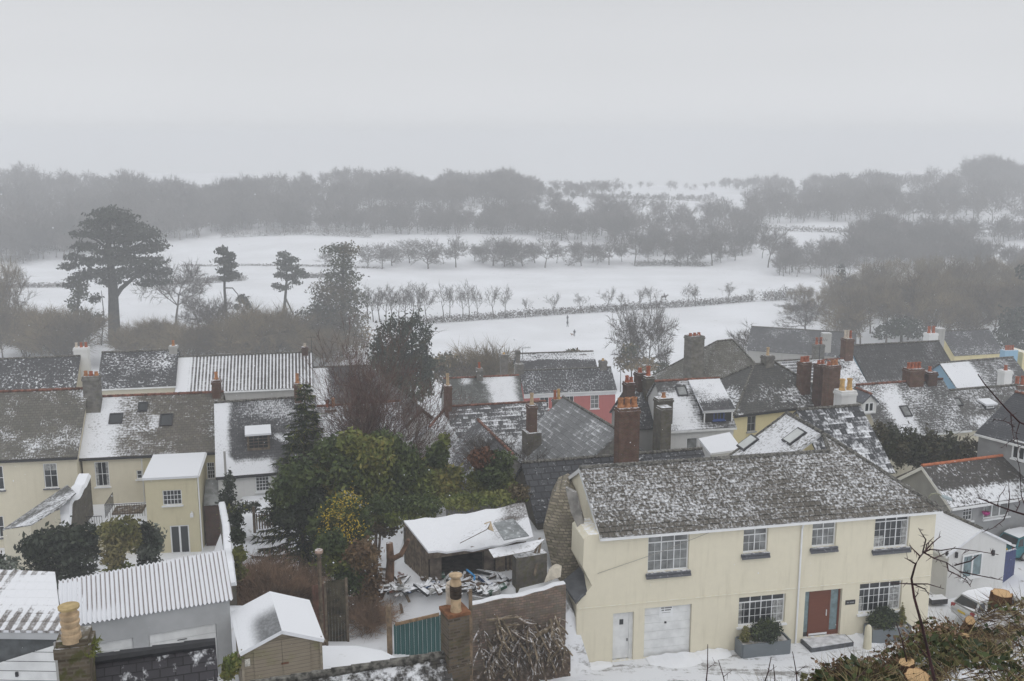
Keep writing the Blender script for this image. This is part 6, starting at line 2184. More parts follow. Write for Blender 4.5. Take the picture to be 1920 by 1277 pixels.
# timber shed
tb = NT('shed_boards')
cc = tb.worldpos()
x, y, z = tb.sep(cc)
fr_ = tb.math('FRACT', tb.math('DIVIDE', z, .13))
gr = tb.noise(tb.comb(tb.math('MULTIPLY', tb.math('ADD', x, y), 1.0), tb.math('MULTIPLY', z, 12)), 1.5, 4)
col = tb.mix(gr, (.20, .165, .12), (.30, .26, .20))
col = tb.mix(tb.mr(tb.noise(cc, 1.4, 3), .5, .7, 0, .6), col, (.20, .19, .09))
col = tb.mix(tb.mr(fr_, .0, .12, 1, 0), col, (.05, .04, .03))
tb.bump(fr_, .5, .02)
boards = tb.fin(col, .85, .2)
rSh = roofm('roof_felt_snow', (.12, .125, .13), (.14, .145, .15), a0=.95, an=.1, af=.1, al=0, tile=(9, 9), seed=62, mort=0.0, patches=((.42, 1.3, .35, 1.3, -.75, .28),), soft=.3)
hSh = ridge_house('garden_shed', 'weathered timber shed with snow on its felt roof and a scoured dark patch', (507, 1112), (527, 1178), 31, 1.28, .52, boards, rSh, base=CZ - 23, gutter=None, cat='shed', ridge='white' if False else 'grey_ridge', ov=.12, vo=.16)
for o in list(hSh.root.children):
    if o.name.startswith('ridge_tiles'): bpy.data.objects.remove(o)
Ws = Wall(hSh.O + hSh.e * (hSh.L + .01), -hSh.n)
Ws = Wall(hSh.O + hSh.e * (hSh.L + .01), Vector((-hSh.n.x, -hSh.n.y, 0)))
Wd_ = 2 * hSh.run
for k in range(2):
    mb = MB()
    u0 = Wd_ * (.14 + .36 * k)
    mb.box(Ws.pt(u0, hSh.base, 0), Ws.e * (Wd_ * .355), UP * (hSh.O.z - hSh.base + .12), Ws.n * .03)
    o = mb.obj('door', boards, hSh.root)
    if k == 0:
        mb = MB()
        mb.box(Ws.pt(Wd_ * .48, hSh.O.z - .75, .03), Ws.e * .24, UP * .05, Ws.n * .03)
        mb.obj('bolt', plain('rusty_bolt', (.15, .06, .03), .7, .2, 8), o)
mb = MB()
mb.box(Ws.pt(.06, hSh.O.z - .62, .0), Ws.e * .17, UP * .26, Ws.n * .02)
mb.obj('notice', plain('notice_board', (.6, .58, .52), .6, .2, 18), hSh.root)
mb = MB()
for sg in (0, 1):
    a = Ws.pt(-.16 if sg == 0 else Wd_ + .16, hSh.O.z - .17, .12)
    b = Ws.pt(Wd_ / 2, hSh.O.z + hSh.rise - .12, .12)
    mb.box(a, b - a, Ws.n * .025, UP * .10)
for u in (0, Wd_):
    mb.box(Ws.pt(u - .04, hSh.base, -.03), Ws.e * .08, UP * (hSh.O.z - hSh.base), Ws.n * .07)
mb.obj('trim', plain('shed_trim', (.26, .225, .17), .8, .2, 5, snow=.3), hSh.root)
# timber fence panels right of the shed
for nm, lb, x0, x1, yt, yb, d, m_ in (('fence_panel', 'short reddish fence panel just right of the timber shed', 585, 609, 1094, 1170, 42.5, plain('red_brown_boards', (.13, .065, .045), .85, .25, 3, snow=.3)), ('fence_panel', 'dark mossy fence panel left of the ivy hedge', 608, 649, 1086, 1172, 43, plain('mossy_boards', (.07, .06, .038), .9, .35, 2.5, snow=.3))):
    a, b = P(x0, yt + 4, d), P(x1, yt, d)
    t = thing(nm, lb, 'fence', a - UP * 2)
    k = max(2, int((b - a).length / .14))
    mb = MB()
    for j in range(k):
        p = a.lerp(b, j / k)
        q = a.lerp(b, (j + .92) / k)
        mb.box(Vector((p.x, p.y, CZ - 23.2)), Vector((q.x - p.x, q.y - p.y, 0)), Vector((0, .03, 0)), UP * (p.z - CZ + 23.2))
    mb.obj('boards', m_, t)
    mb = MB()
    mb.cbox(b, .05, .05, CZ - 23.2, b.z + .06)
    mb.obj('post', M['wood'], t)
# metal stove pipe on a post
t = thing('flue_pipe', 'tall rusty flue pipe with a flat snowy cap in the bramble patch', 'pipe', P(600, 1090, 42))
pa, pb = P(600, 1092, 42), P(598, 1036, 42)
mb = MB()
mb.tube(Vector((pa.x, pa.y, CZ - 23)), pb, .09, .09, 10)
mb.obj('pipe', plain('rusty_flue', (.12, .09, .06), .7, .3, 5), t)
mb = MB()
mb.lathe(pb, [(.0, -.02), (.17, -.02), (.19, .06), (.16, .13), (.05, .14), (.0, .14)], 14)
mb.obj('cap', plain('flue_cap', (.35, .25, .2), .6, .2, 8, snow=.5), t)

# ------------------------------------------------------------------ rooftops and chimneys nearest the camera
old = brick('weathered_stack', (.17, .135, .095), (.085, .07, .05), (.16, .14, .11), .23, .078, snow=.4, moss=.75, ms=.02)
old2 = brick('sooty_stack', (.19, .15, .105), (.08, .065, .05), (.15, .13, .11), .23, .078, snow=.35, moss=.3, ms=.02)
rn1 = roofm('roof_black_slate_patched', (.028, .026, .032), (.045, .042, .05), a0=.12, an=.18, af=.42, al=.0, tile=(.26, .17), seed=63, fine=4.0, mort=.012, cellw=.05, patches=((.3, 1.2, .3, 1.2, .16, .2),))
R0_, R1_ = P(166, 1240, 16.2), None
R1_ = onz(402, 1207, R0_.z)
e_ = (R1_ - R0_).normalized()
h_n1 = build('back_addition', 'small near black slate roof with snow in its joints beside the ringed chimney pot', R0_ + nrm(e_) * 2.6 - UP * 1.9, e_, (R1_ - R0_).length, 2.6, 1.9, CZ - 17, M['rendgrey'], rn1, ridge='dark', gutter=None, cat='building', vo=.02)
rn2 = roofm('roof_lichen_near', (.05, .047, .045), (.075, .07, .065), a0=.30, an=.25, af=.42, al=.05, tile=(.3, .2), seed=64, fine=3.6, moss=(.06, .055, .035, .6), patches=((.6, .9, .5, 1.1, .2, .1),))
R0_ = P(470, 1286, 20.6)
R1_ = onz(838, 1228, R0_.z)
e_ = (R1_ - R0_).normalized()
h_n2 = build('near_house', 'near house whose mossy snow-specked ridge crosses the bottom edge', R0_ + nrm(e_) * 3 - UP * 2.3, e_, (R1_ - R0_).length, 3, 2.3, CZ - 21, M['rendgrey'], rn2, ridge='grey_ridge', gutter=None, vo=.02)
# ringed pot chimney
c1 = P(139, 1190, 15.6)
zt1 = P(139, 1188, 15.6).z
t = h_n1.root
mb = MB()
ee = Vector((.97, .24, 0)).normalized()
mb.cbox(c1, .24, .24, zt1 - 4, zt1 - .30, ee)
mb.cbox(c1, .285, .285, zt1 - .30, zt1 - .12, ee)
mb.cbox(c1, .245, .245, zt1 - .12, zt1, ee)
ch1 = mb.obj('chimney', old, t)
mb = MB()
c0 = P(134, 1196, 15.45)
pr = [(.16, -.05), (.155, .08), (.135, .10), (.15, .16), (.15, .19), (.125, .21), (.15, .27), (.155, .31), (.13, .33), (.15, .38), (.155, .43), (.12, .45), (.13, .52)]
mb.lathe((c0.x, c0.y, zt1), pr, 18)
po = mb.obj('chimney_pot', M['pot_buff'], ch1)
mb = MB()
mb.lathe((c0.x, c0.y, zt1), [(.10, .50), (.165, .53), (.17, .57), (.02, .575), (0, .575)], 18)
mb.obj('chimney_cap', plain('buff_cap', (.45, .34, .17), .7, .12, 10), ch1)
mb = MB()
rnd = random.Random(4)
for k in range(120):
    p = Vector((c1.x + .3 + rnd.uniform(-.06, .06), c1.y - .05 + rnd.uniform(-.2, .2), zt1 - .25 + rnd.uniform(-.1, .1)))
    d_ = Vector((rnd.gauss(.4, .5), rnd.gauss(0, .5), rnd.gauss(.2, .5))).normalized() * .12
    s_ = d_.orthogonal().normalized() * .012
    mb.face([p - s_, p + s_, p + d_])
mb.obj('weeds', EG[1], ch1)
# cowled chimney
c2 = P(853, 1165, 22)
zt2 = P(853, 1146, 22).z
ee = Vector((.94, -.34, 0)).normalized()
ee = Vector((.9, .43, 0)).normalized()
mb = MB()
mb.cbox(c2, .26, .26, zt2 - 3, zt2 - .02, ee)
mb.cbox(c2, .30, .30, zt2 - 1.55, zt2 - 1.25, ee)
ch2 = mb.obj('chimney', old2, h_n2.root)
mb = MB()
mb.cbox(c2, .285, .285, zt2 - .02, zt2 + .06, ee)
mb.obj('chimney_cap', plain('clay_bed', (.22, .10, .05), .85, .25, 5, snow=.2), ch2)
pc = P(855, 1150, 21.9)
mb = MB()
mb.lathe((pc.x, pc.y, zt2 + .06), [(.135, 0), (.13, .04), (.122, .08), (.122, .34), (.10, .36)], 18)
mb.obj('chimney_pot', M['pot_buff'], ch2)
mb = MB()
mb.lathe((pc.x, pc.y, zt2 + .06), [(.10, .30), (.135, .34), (.138, .40), (.115, .41), (.14, .44), (.142, .52), (.12, .53), (.142, .56), (.14, .62), (.12, .64)], 18)
mb.obj('cowl', plain('sooty_clay', (.05, .035, .025), .85, .3, 8), ch2)
mb = MB()
mb.lathe((pc.x, pc.y, zt2 + .06), [(.115, .63), (.14, .66), (.12, .76), (.105, .78), (.09, .80), (.155, .87), (.158, .90), (.05, .915), (0, .915)], 18)
mb.obj('cowl_cap', M['pot_buff'], ch2)
pd_ = P(845, 1128, 22.3)
mb = MB()
mb.lathe((pd_.x, pd_.y, zt2 + .05), [(.11, 0), (.105, .3), (.12, .31), (.12, .36), (.10, .37), (.115, .4), (.115, .45), (.08, .47), (.1, .52), (.03, .58), (0, .58)], 14)
mb.obj('chimney_pot', M['pot_white'], ch2)

# ------------------------------------------------------------------ yard gate, stone wall, ruined shed
tealm = NT('teal_sheet')
cc = tealm.worldpos()
x, y, z = tealm.sep(cc)
gn = tealm.noise(tealm.comb(tealm.math('MULTIPLY', x, 3.0), tealm.math('MULTIPLY', z, .4)), 2.0, 4)
tealm = tealm.fin(tealm.mix(gn, (.018, .065, .065), (.035, .11, .105)), .65, .3)
t = thing('yard_gate', 'dark teal sheet-metal double gate to the junk yard', 'gate', P(780, 1235, 41.5))
ga_, gb_ = P(738, 1172, 41.6), P(828, 1152, 42.4)
zl0 = CZ - 24.6
k = 22
for j0, j1 in ((0, 11), (11, 22)):
    mb = MB()
    for j in range(j0, j1):
        a = ga_.lerp(gb_, j / k)
        b = ga_.lerp(gb_, (j + 1.02) / k)
        o = Vector((.1, -.2, 0)) * (.15 if j % 2 else 0)
        mb.box(Vector((a.x, a.y, zl0)) + o, Vector((b.x - a.x, b.y - a.y, 0)), Vector((0, .03, 0)), UP * (min(a.z, b.z) - zl0))
    mb.obj('gate_leaf', tealm, t)
mb = MB()
a, b = P(741, 1174, 41.4), P(823, 1155, 42.1)
mb.box(a, b - a, Vector((0, .08, 0)), UP * .13)
mb.obj('rail', plain('tan_batten', (.24, .155, .085), .8, .2, 5), t)
for x, yt, d, r, mm in ((729, 1135, 41.6, .11, plain('post_timber', (.19, .135, .085), .85, .25, 4, snow=.3)), (882, 1106, 42.6, .08, plain('post_timber', (.19, .135, .085)))):
    p = P(x, yt, d)
    mb = MB()
    mb.cbox(p, r, r, zl0 - .5, p.z)
    mb.obj('post', mm, t)
snow_wall('yard_wall', 'brick and rubble yard wall topped with snow above the woodpile', [P(884, 1132, 44.4), P(960, 1116, 45.0), P(1058, 1094, 45.9)], [3.6, 3.8, 4.0], .45, brick('purple_stone', (.27, .185, .145), (.15, .135, .11), (.12, .105, .09), .34, .13, snow=.3, moss=.3, ms=.02), -.06, .07, jag=.09, seed=12)
# ruined shed
fl_, fr_2 = P(803, 1034, 46.8), None
fr_2 = onz(1000, 1006, fl_.z)
bl_, br_ = onz(757, 976, fl_.z + .55), onz(984, 942, fl_.z + .55)
t = thing('ruined_shed', 'half-collapsed open shed with snow-laden sagging roof in the junk yard', 'shed', fl_ - UP * 2.4)
rRu = roofm('roof_ruin_snow', (.10, .085, .075), (.13, .11, .10), a0=.88, an=.14, af=.2, al=0, tile=(9, 9), mort=0.0, seed=66, patches=((.78, 1.2, .55, 1.2, -.42, .1), (.62, .95, .1, .7, -.25, .08)), soft=.18)
# a sagging sheet roof
mb = MB()
N1, N2 = 12, 6
pt = {}
for i in range(N1 + 1):
    for j in range(N2 + 1):
        p = fl_.lerp(fr_2, i / N1).lerp(bl_.lerp(br_, i / N1), j / N2)
        sag = -.22 * math.sin(math.pi * i / N1) * (1 - .5 * j / N2) + .05 * math.sin(i * 2.1 + j * 1.7) * (0 < i < N1)
        pt[i, j] = p + UP * sag
for i in range(N1):
    for j in range(N2):
        q = [(i, j), (i + 1, j), (i + 1, j + 1), (i, j + 1)]
        mb.face([pt[x] for x in q], [(x[0] * .45, x[1] * .5, x[0] / N1, x[1] / N2) for x in q])
        mb.face([pt[x] - UP * .1 for x in q[::-1]])
for i in range(N1):
    mb.face([pt[i, 0] - UP * .1, pt[i + 1, 0] - UP * .1, pt[i + 1, 0], pt[i, 0]])
for j in range(N2):
    mb.face([pt[0, j + 1] - UP * .1, pt[0, j] - UP * .1, pt[0, j], pt[0, j + 1]])
    mb.face([pt[N1, j] - UP * .1, pt[N1, j + 1] - UP * .1, pt[N1, j + 1], pt[N1, j]])
mb.obj('roof', rRu, t)
zf_ = CZ - 21.9
es = (fr_2 - fl_).normalized()
ns_ = nrm(es)
wst = plain('shed_pillar', (.13, .105, .085), .9, .3, 2.5)
for u0, u1 in ((.15, .75), (3.0, 3.5)):
    mb = MB()
    p = fl_ + es * u0 - ns_ * .3
    mb.box(Vector((p.x, p.y, zf_)), es * (u1 - u0), -ns_ * .35, UP * (fl_.z - .45 - zf_))
    mb.obj('pillar', wst, t)
mb = MB()
p = fl_ + es * .05 - ns_ * .22
mb.box(p - UP * .5, es * 3.5 - UP * .0, -ns_ * .2, UP * .32)
mb.obj('beam', M['wood'], t)
mb = MB()
bk_ = bl_ + ns_ * .2
mb.box(Vector((bk_.x, bk_.y, zf_)), (br_ - bl_), -ns_ * .3, UP * (bl_.z - zf_ - .3))
mb.obj('back_wall', M['stone'], t)
mb = MB()
p = fl_ + es * 3.6 - ns_ * .25
mb.box(Vector((p.x, p.y, zf_)), es * .5, -ns_ * .15, UP * (fl_.z - zf_ - .6))
for k in range(5):
    q = p + es * (.6 + k * .2)
    mb.box(Vector((q.x, q.y, zf_)), es * .14, -ns_ * .05, UP * (fl_.z - zf_ - .7 - .12 * (k % 3)))
mb.obj('timber_lining', M['wood'], t)
mb = MB()
q0, q1 = fl_ + es * .1 - ns_ * .25, fl_ + es * 4.4 - ns_ * .25
q2, q3 = br_ + ns_ * .1, bl_ + ns_ * .1
mb.face([Vector((*p.xy, zf_ + .26)) for p in (q0, q1, q2, q3)])
mb.obj('shade_floor', plain('floor_shade', (.05, .042, .035), .95, .3, 3), t)  # added dark sheet over the snow, painting in the shade under the roof
mb = MB()
for k in range(7):
    a, b = fl_.lerp(bl_, k / 7), fl_.lerp(bl_, (k + .93) / 7)
    mb.face([Vector((*a.xy, zf_)), Vector((*b.xy, zf_)), b - UP * .12, a - UP * .12])
mb.obj('side_boards', M['wood'], t)
p = P(968, 1040, 46.3)
mb = MB()
mb.box(Vector((p.x, p.y, zf_ - .2)), P(1026, 1030, 47.2) - P(968, 1040, 46.3), -ns_ * .6, UP * (p.z - zf_))
mb.obj('side_wall', M['stone'], t)
# loose boards and sheets lying on and about it
def sheet(name, label, cat, pts, mat, th=.04, group=None):
    mb = MB()
    c = sum(pts, Vector()) / len(pts)
    n = (pts[1] - pts[0]).cross(pts[2] - pts[0]).normalized()
    if n.z < 0: n = -n
    lw = [p - n * th for p in pts]
    mb.face(pts)
    mb.face(lw[::-1])
    for i in range(len(pts)):
        j = (i + 1) % len(pts)
        mb.face([pts[i], lw[i], lw[j], pts[j]])
    o = mb.obj(name, mat, None, loc=c)
    return tag(o, label, cat, group)
zr0 = fl_.z
pan = plain('grey_sheet', (.22, .235, .24), .4, .2, 2, snow=.35)
snb = plain('snowy_board', (.20, .18, .15), .8, .2, 4, snow=.85)
sheet('loose_sheet', 'wind-lifted grey sheet lying on the ruined shed roof', 'sheet', [P(862, 1018, 46.3), P(913, 992, 46.6), P(920, 978, 47.4), P(868, 1004, 47.2)], snb)
sheet('loose_sheet', 'large slate-grey sheet sliding off the ruined shed roof', 'sheet', [P(945, 1012, 45.8), P(992, 1004, 46.3), P(962, 972, 47.8), P(925, 980, 47.4)], pan, .05)
sheet('fallen_sheet', 'fallen snow-covered sheet propped on the stone stub right of the shed', 'sheet', [P(926, 1046, 45.6), P(1000, 1032, 46.3), P(1022, 1010, 47.0), P(916, 1030, 46.2)], snb, .06)
sheet('small_board', 'small tan board standing out of the snow on the shed roof', 'board', [P(915, 992, 46.9), P(926, 996, 46.8), P(920, 977, 47.4), P(908, 981, 47.5)], plain('tan_board', (.42, .33, .22), .7, .15, 4), .03)
t = thing('plastic_chair_back', 'ribbed cream moulded panel leaning by the ruined stone wall', 'panel', P(1030, 1085, 46.6))
mb = MB()
for k in range(9):
    a = (k - 4) * .11
    p0 = P(1022 + k * 3.4, 1092 - k * 1.2, 46.4)
    p1 = P(1036 + k * 2.0, 1062 - 1.2 * math.sin(k / 8 * 3.14) * 3, 46.9)
    mb.path([p0, p0.lerp(p1, .6) + UP * .12, p1], [.055, .055, .045], 6)
mb.obj('ribs', plain('cream_plastic', (.60, .55, .46), .5, .1, 4), t)
t = thing('broken_tree', 'lopped brown tree stump with snow in its fork left of the ruined shed', 'stump', P(730, 1075, 47))
mb = MB()
mb.path([P(730, 1090, 47), P(732, 1050, 47), P(730, 1018, 47)], [.24, .2, .17], 9)
mb.path([P(732, 1050, 47), P(752, 1040, 46.6), P(766, 1012, 46.4)], [.14, .13, .1], 8)
mb.obj('trunk', plain('torn_wood', (.16, .095, .06), .9, .3, 3, snow=.45), t)
# scrap heaps
rnd = random.Random(21)
JM = [plain('junk_white', (.40, .40, .39), .7, .2, 4, snow=.7), plain('junk_blue', (.04, .08, .18), .5, .2, 6, snow=.7), plain('junk_green', (.03, .09, .06), .6, .2, 6, snow=.5), plain('junk_brown', (.12, .085, .06), .9, .3, 4, snow=.7),
      plain('junk_dark', (.04, .042, .045), .7, .2, 5, snow=.7), plain('junk_red', (.18, .07, .05), .7, .2, 5, snow=.6)]
JN = ['white', 'blue', 'green', 'brown', 'black', 'red']
for i in range(110):
    r_ = rnd.random()
    if r_ < .45: x, y = rnd.uniform(690, 770), rnd.uniform(1070, 1150)
    else: x, y = rnd.uniform(775, 950), rnd.uniform(1085, 1128)
    c = ground(x, y, 40)
    mi = rnd.choice([0, 0, 0, 1, 2, 3, 3, 3, 3, 3, 3, 3, 4, 4, 4, 4, 0, 3, 4, 5])
    a = rnd.uniform(0, 6.28)
    e_ = Vector((math.cos(a), math.sin(a), rnd.uniform(-.1, .45))).normalized()
    n_ = e_.cross(UP).normalized()
    up_ = n_.cross(e_).normalized()
    w_, l_, h_ = rnd.uniform(.08, .32), rnd.uniform(.3, 1.2), rnd.uniform(.03, .22)
    mb = MB()
    k_ = .75
    bt = [c - e_ * l_ / 2 - n_ * w_ / 2, c + e_ * l_ / 2 - n_ * w_ / 2 * k_, c + e_ * l_ / 2 + n_ * w_ / 2, c - e_ * l_ / 2 + n_ * w_ / 2 * k_]
    tp = [p + up_ * h_ * (1 if q % 2 else .7) for q, p in enumerate(bt)]
    mb.mesh([p + UP * .06 for p in bt + tp], [(3, 2, 1, 0), (4, 5, 6, 7), (0, 1, 5, 4), (1, 2, 6, 5), (2, 3, 7, 6), (3, 0, 4, 7)])
    o = mb.obj('scrap_piece', JM[mi], None, loc=c)
    tag(o, '%s scrap piece half under snow in the junk yard' % JN[mi], 'scrap', '%s scrap in the junk yard' % JN[mi])
t = tag(sheet('overturned_boat', 'white overturned dinghy-shaped panel lying on the scrap heap', 'panel', [P(885, 1118, 45.6), P(925, 1124, 45.6), P(950, 1100, 47), P(905, 1092, 47.3), P(872, 1104, 46.6)], JM[0], .16))
mb = MB()
mb.tube(P(875, 1068, 47), P(890, 1080, 46.5), .05, .05, 8)
mb.tube(P(890, 1080, 46.5), P(889, 1088, 46.3), .05, .05, 8)
tag(mb.obj('blue_pipe', plain('blue_plastic', (.04, .25, .55), .4, .1, 4), None, loc=P(880, 1075, 46.7)), 'bright blue plastic pipe sticking out of the scrap heap', 'pipe')
for i, (x0, y0, x1, y1, lb) in enumerate(((745, 1085, 765, 1130, 'brown plank leaning at the yard entrance'), (742, 1100, 752, 1150, 'dark thin pole leaning beside the leaning plank'), (985, 1085, 1010, 1010, 'pale pole propped against the ruined stone wall'), (1000, 1080, 1012, 1015, 'second darker pole against the ruined stone wall'))):
    a, b = P(x0, y0, 46.6), P(x1, y1, 45.6 if i < 2 else 47.4)
    mb = MB()
    mb.box(a, b - a, Vector((.12, .03, 0)), Vector((0, .04, .03)))
    tag(mb.obj('plank', M['wood'], None, loc=a), lb, 'plank')

# ------------------------------------------------------------------ branch pile
BM = [plain('bough_bark', (.17, .125, .085), .9, .3, 5, snow=.6), plain('bough_bark_dark', (.11, .078, .055), .9, .3, 5, snow=.65), plain('bough_bark_pale', (.22, .17, .11), .9, .25, 5, snow=.5)]
bp = []
rnd = random.Random(31)
for i in range(8):
    L = 1.0
    pts = [Vector((0, 0, 0))]
    d_ = Vector((1, 0, 0))
    for k in range(5):
        d_ = (d_ + Vector((0, rnd.gauss(0, .16), rnd.gauss(0, .12)))).normalized()
        pts.append(pts[-1] + d_ * L / 5)
    r = .05 if i < 6 else .085
    mb = MB()
    mb.path(pts, [r, r * .95, r * .9, r * .8, r * .7, r * .55], 7)
    if i % 2 == 0:
        mb.path([pts[2], pts[2] + Vector((.15, .12, .05)), pts[2] + Vector((.4, .22, .08))], [r * .55, r * .45, r * .2], 5)
    me = mb.obj('branch', BM[i % 3] if i < 6 else BM[2], None)
    bp.append(me)
from mathutils import Matrix
first = [True] * 8
for i in range(170):
    big = i % 16 == 0
    k = rnd.randrange(6, 8) if big else rnd.randrange(6)
    f = rnd.random()
    x = 888 + 172 * f
    if f > .8: L_k = .7
    else: L_k = 1
    top = P(x, rnd.uniform(1150, 1232), 45.3 + .9 * f - rnd.uniform(.0, 1.2))
    L = rnd.uniform(.9, 2.0) * (1.25 if big else 1) * L_k
    a = rnd.gauss(-1.5 - (f - .5) * .7, .34)
    if rnd.random() < .14 and f < .62: a = rnd.gauss(0.15, .2)
    dx = Vector((math.cos(a), math.sin(a) * .75, -.5 if math.sin(a) < -.4 else -.08)).normalized()
    floor = CZ - 25.5
    if (top + dx * L).z < floor: dx = ((top + dx * L) * 1.0 - top); dx.z = floor - top.z; dx.normalize()
    ny_ = UP.cross(dx).normalized()
    nz_ = dx.cross(ny_)
    th = rnd.uniform(.8, 1.6)
    mt = Matrix((dx * L, ny_ * th, nz_ * th)).transposed().to_4x4()
    mt.translation = top
    o = bp[k] if first[k] else bp[k].copy()
    if not first[k]: COL.objects.link(o)
    first[k] = False
    o.matrix_world = mt
    if big: tag(o, 'thick pale bough in the snowy branch pile by the cream house', 'branch', 'thick boughs of the branch pile')
    else: tag(o, 'cut branch in the snowy pile beside the cream house', 'branch', 'cut branches of the pile')
V, F_ = [], []
for j in range(9):
    for i in range(13):
        f = i / 12
        p = P(884 + 186 * f, 1176 + j * 11, 45.2 + .9 * f - j * .17)
        V.append((p.x, p.y, p.z - .45 + .08 * math.sin(i * 1.9 + j * 2.3)))
for j in range(8):
    for i in range(12):
        a = j * 13 + i
        F_.append((a, a + 1, a + 14, a + 13))
tag(npmesh('pile_core', V, F_, BM[1], smooth=True), 'dark mass of brushwood inside the branch pile', 'brushwood', kind='stuff')
# ------------------------------------------------------------------ street furniture by the cream house
zs_ = AK.z
slate_st = plain('slate_slab', (.09, .095, .105), .7, .2, 4, snow=.0)
greyp = NT('grey_planter_boards')
cc = greyp.worldpos()
x, y, z = greyp.sep(cc)
gn = greyp.noise(greyp.comb(greyp.math('MULTIPLY', greyp.math('ADD', x, y), .8), greyp.math('MULTIPLY', z, 9)), 1.5, 3)
greyp = greyp.fin(greyp.mix(gn, (.13, .15, .165), (.17, .19, .205)), .6, .3)
sdust = plain('snow_on_soil', (.62, .63, .65), .9, .25, 2.5, col2=(.22, .19, .15))
BX = [leafmat('box_leaves', (.018, .03, .014), (.035, .05, .02), .18), EG[0]]
for i, (x0, x1, yt, yb, sx0, sx1, sy0, sy1, lb, dx_) in enumerate(((1392, 1481, 1200, 1228, 1415, 1476, 1158, 1196, 'grey planter box left of the red front door', 1406), (1634, 1705, 1172, 1200, 1624, 1678, 1134, 1170, 'grey planter box right of the red front door beside the bollard', 1696))):
    u0, _ = WK.hit(x0, (yt + yb) / 2)
    a = onz(x0, yb + 4, zs_ + .05)
    b = onz(x1, yb - 4, zs_ + .05)
    o_ = (a - AK).dot(nK)
    ua_, ub_ = (a - AK).dot(eK), (b - AK).dot(eK)
    off = min(o_, 1.35)
    t = thing('planter', lb, 'planter', WK.pt((ua_ + ub_) / 2, zs_, off / 2))
    mb = MB()
    h_ = .72
    th = .07
    for (p, q) in (((ua_, .15), (ub_, .15)), ((ub_, .15), (ub_, off)), ((ub_, off), (ua_, off)), ((ua_, off), (ua_, .15))):
        A_, B_ = WK.pt(p[0], zs_ - .1, p[1]), WK.pt(q[0], zs_ - .1, q[1])
        d_ = (B_ - A_).normalized()
        mb.box(A_, B_ - A_, UP * (h_ + .1), Vector((-d_.y, d_.x, 0)) * (th if True else 0))
    mb.obj('box', greyp, t)
    mb = MB()
    mb.box(WK.pt(ua_ + .05, zs_ + h_ - .2, .2), eK * (ub_ - ua_ - .1), UP * .13, nK * (off - .25))
    mb.obj('soil', sdust, t)
    mid = WK.pt((ua_ + ub_) / 2 + (.15 if i == 0 else -.25), zs_ + h_ + .35, off * .5)
    s_ = thing('box_shrub', 'round clipped dark shrub in the planter %s the red door' % ('left of', 'right of')[i], 'shrub', mid - UP * .5)
    cl = [(mid.x + dx * eK.x, mid.y + dx * eK.y + dy, mid.z + dz, .5, .45, .42) for dx, dy, dz in ((-.35, 0, .0), (.35, .05, .05), (0, 0, .22), (.1, -.25, -.05))]
    V, Fq = leaves(cl, 3200, .075, 70 + i, shell=.45)
    npmesh('foliage', V, Fq, BX, (np.random.default_rng(i).random(len(Fq)) > .7).astype(np.int32), s_)
    cpt = WK.pt((ua_ + .3) if i == 0 else (ub_ - .3), zs_ + h_, off * .55)
    s_ = thing('dwarf_conifer', 'little yellow-green conifer in the planter %s the red door' % ('left of', 'right of')[i], 'shrub', cpt)
    cl = [(cpt.x, cpt.y, cpt.z + .15 + .2 * k, .26 * (1 - k * .2), .26 * (1 - k * .2), .24) for k in range(5 if i else 3)]
    V, Fq = leaves(cl, 1100, .06, 80 + i, shell=.3)
    npmesh('foliage', V, Fq, YG[:2] + [EG[1]], (np.random.default_rng(i).random(len(Fq)) * 3).astype(np.int32), s_)
# doorstep
a_, b_ = red_d[0] - .12, red_d[1] + .35
t = thing('doorstep', 'dark slate doorstep under thin snow below the red door', 'step', WK.pt((a_ + b_) / 2, zs_, .5))
mb = MB()
q4 = [WK.pt(a_, zs_ - .2, .01), WK.pt(b_, zs_ - .2, .01), WK.pt(b_ - .02, zs_ - .2, .85), WK.pt(a_ + .05, zs_ - .2, 1.05)]
tp = [p + UP * .36 for p in q4]
mb.mesh(q4 + tp, [(0, 1, 2, 3), (7, 6, 5, 4), (0, 4, 5, 1), (1, 5, 6, 2), (2, 6, 7, 3), (3, 7, 4, 0)])
mb.obj('slab', slate_st, t)
mb = MB()
tq = [p + UP * .365 for p in q4]
c_ = sum(tq, Vector()) / 4
tq = [c_ + (p - c_) * .94 for p in tq]
mb.mesh(tq + [p + UP * .03 for p in tq], [(7, 6, 5, 4), (0, 4, 5, 1), (1, 5, 6, 2), (2, 6, 7, 3), (3, 7, 4, 0)])
mb.obj('snow_layer', plain('thin_snow', (.66, .67, .70), .9, .15, 3), t)
# bollard
pb_ = onz(1626, 1213, zs_ + .03)
t = thing('bollard', 'rounded cream stone bollard beside the right-hand planter', 'bollard', pb_)
mb = MB()
mb.lathe(pb_, [(.21, -.1), (.20, .3), (.185, .7), (.175, .95), (.15, 1.1), (.09, 1.2), (0, 1.23)], 14)
mb.obj('stone', render_wall('bollard_paint', (.60, .56, .43), .7), t, smooth=True)
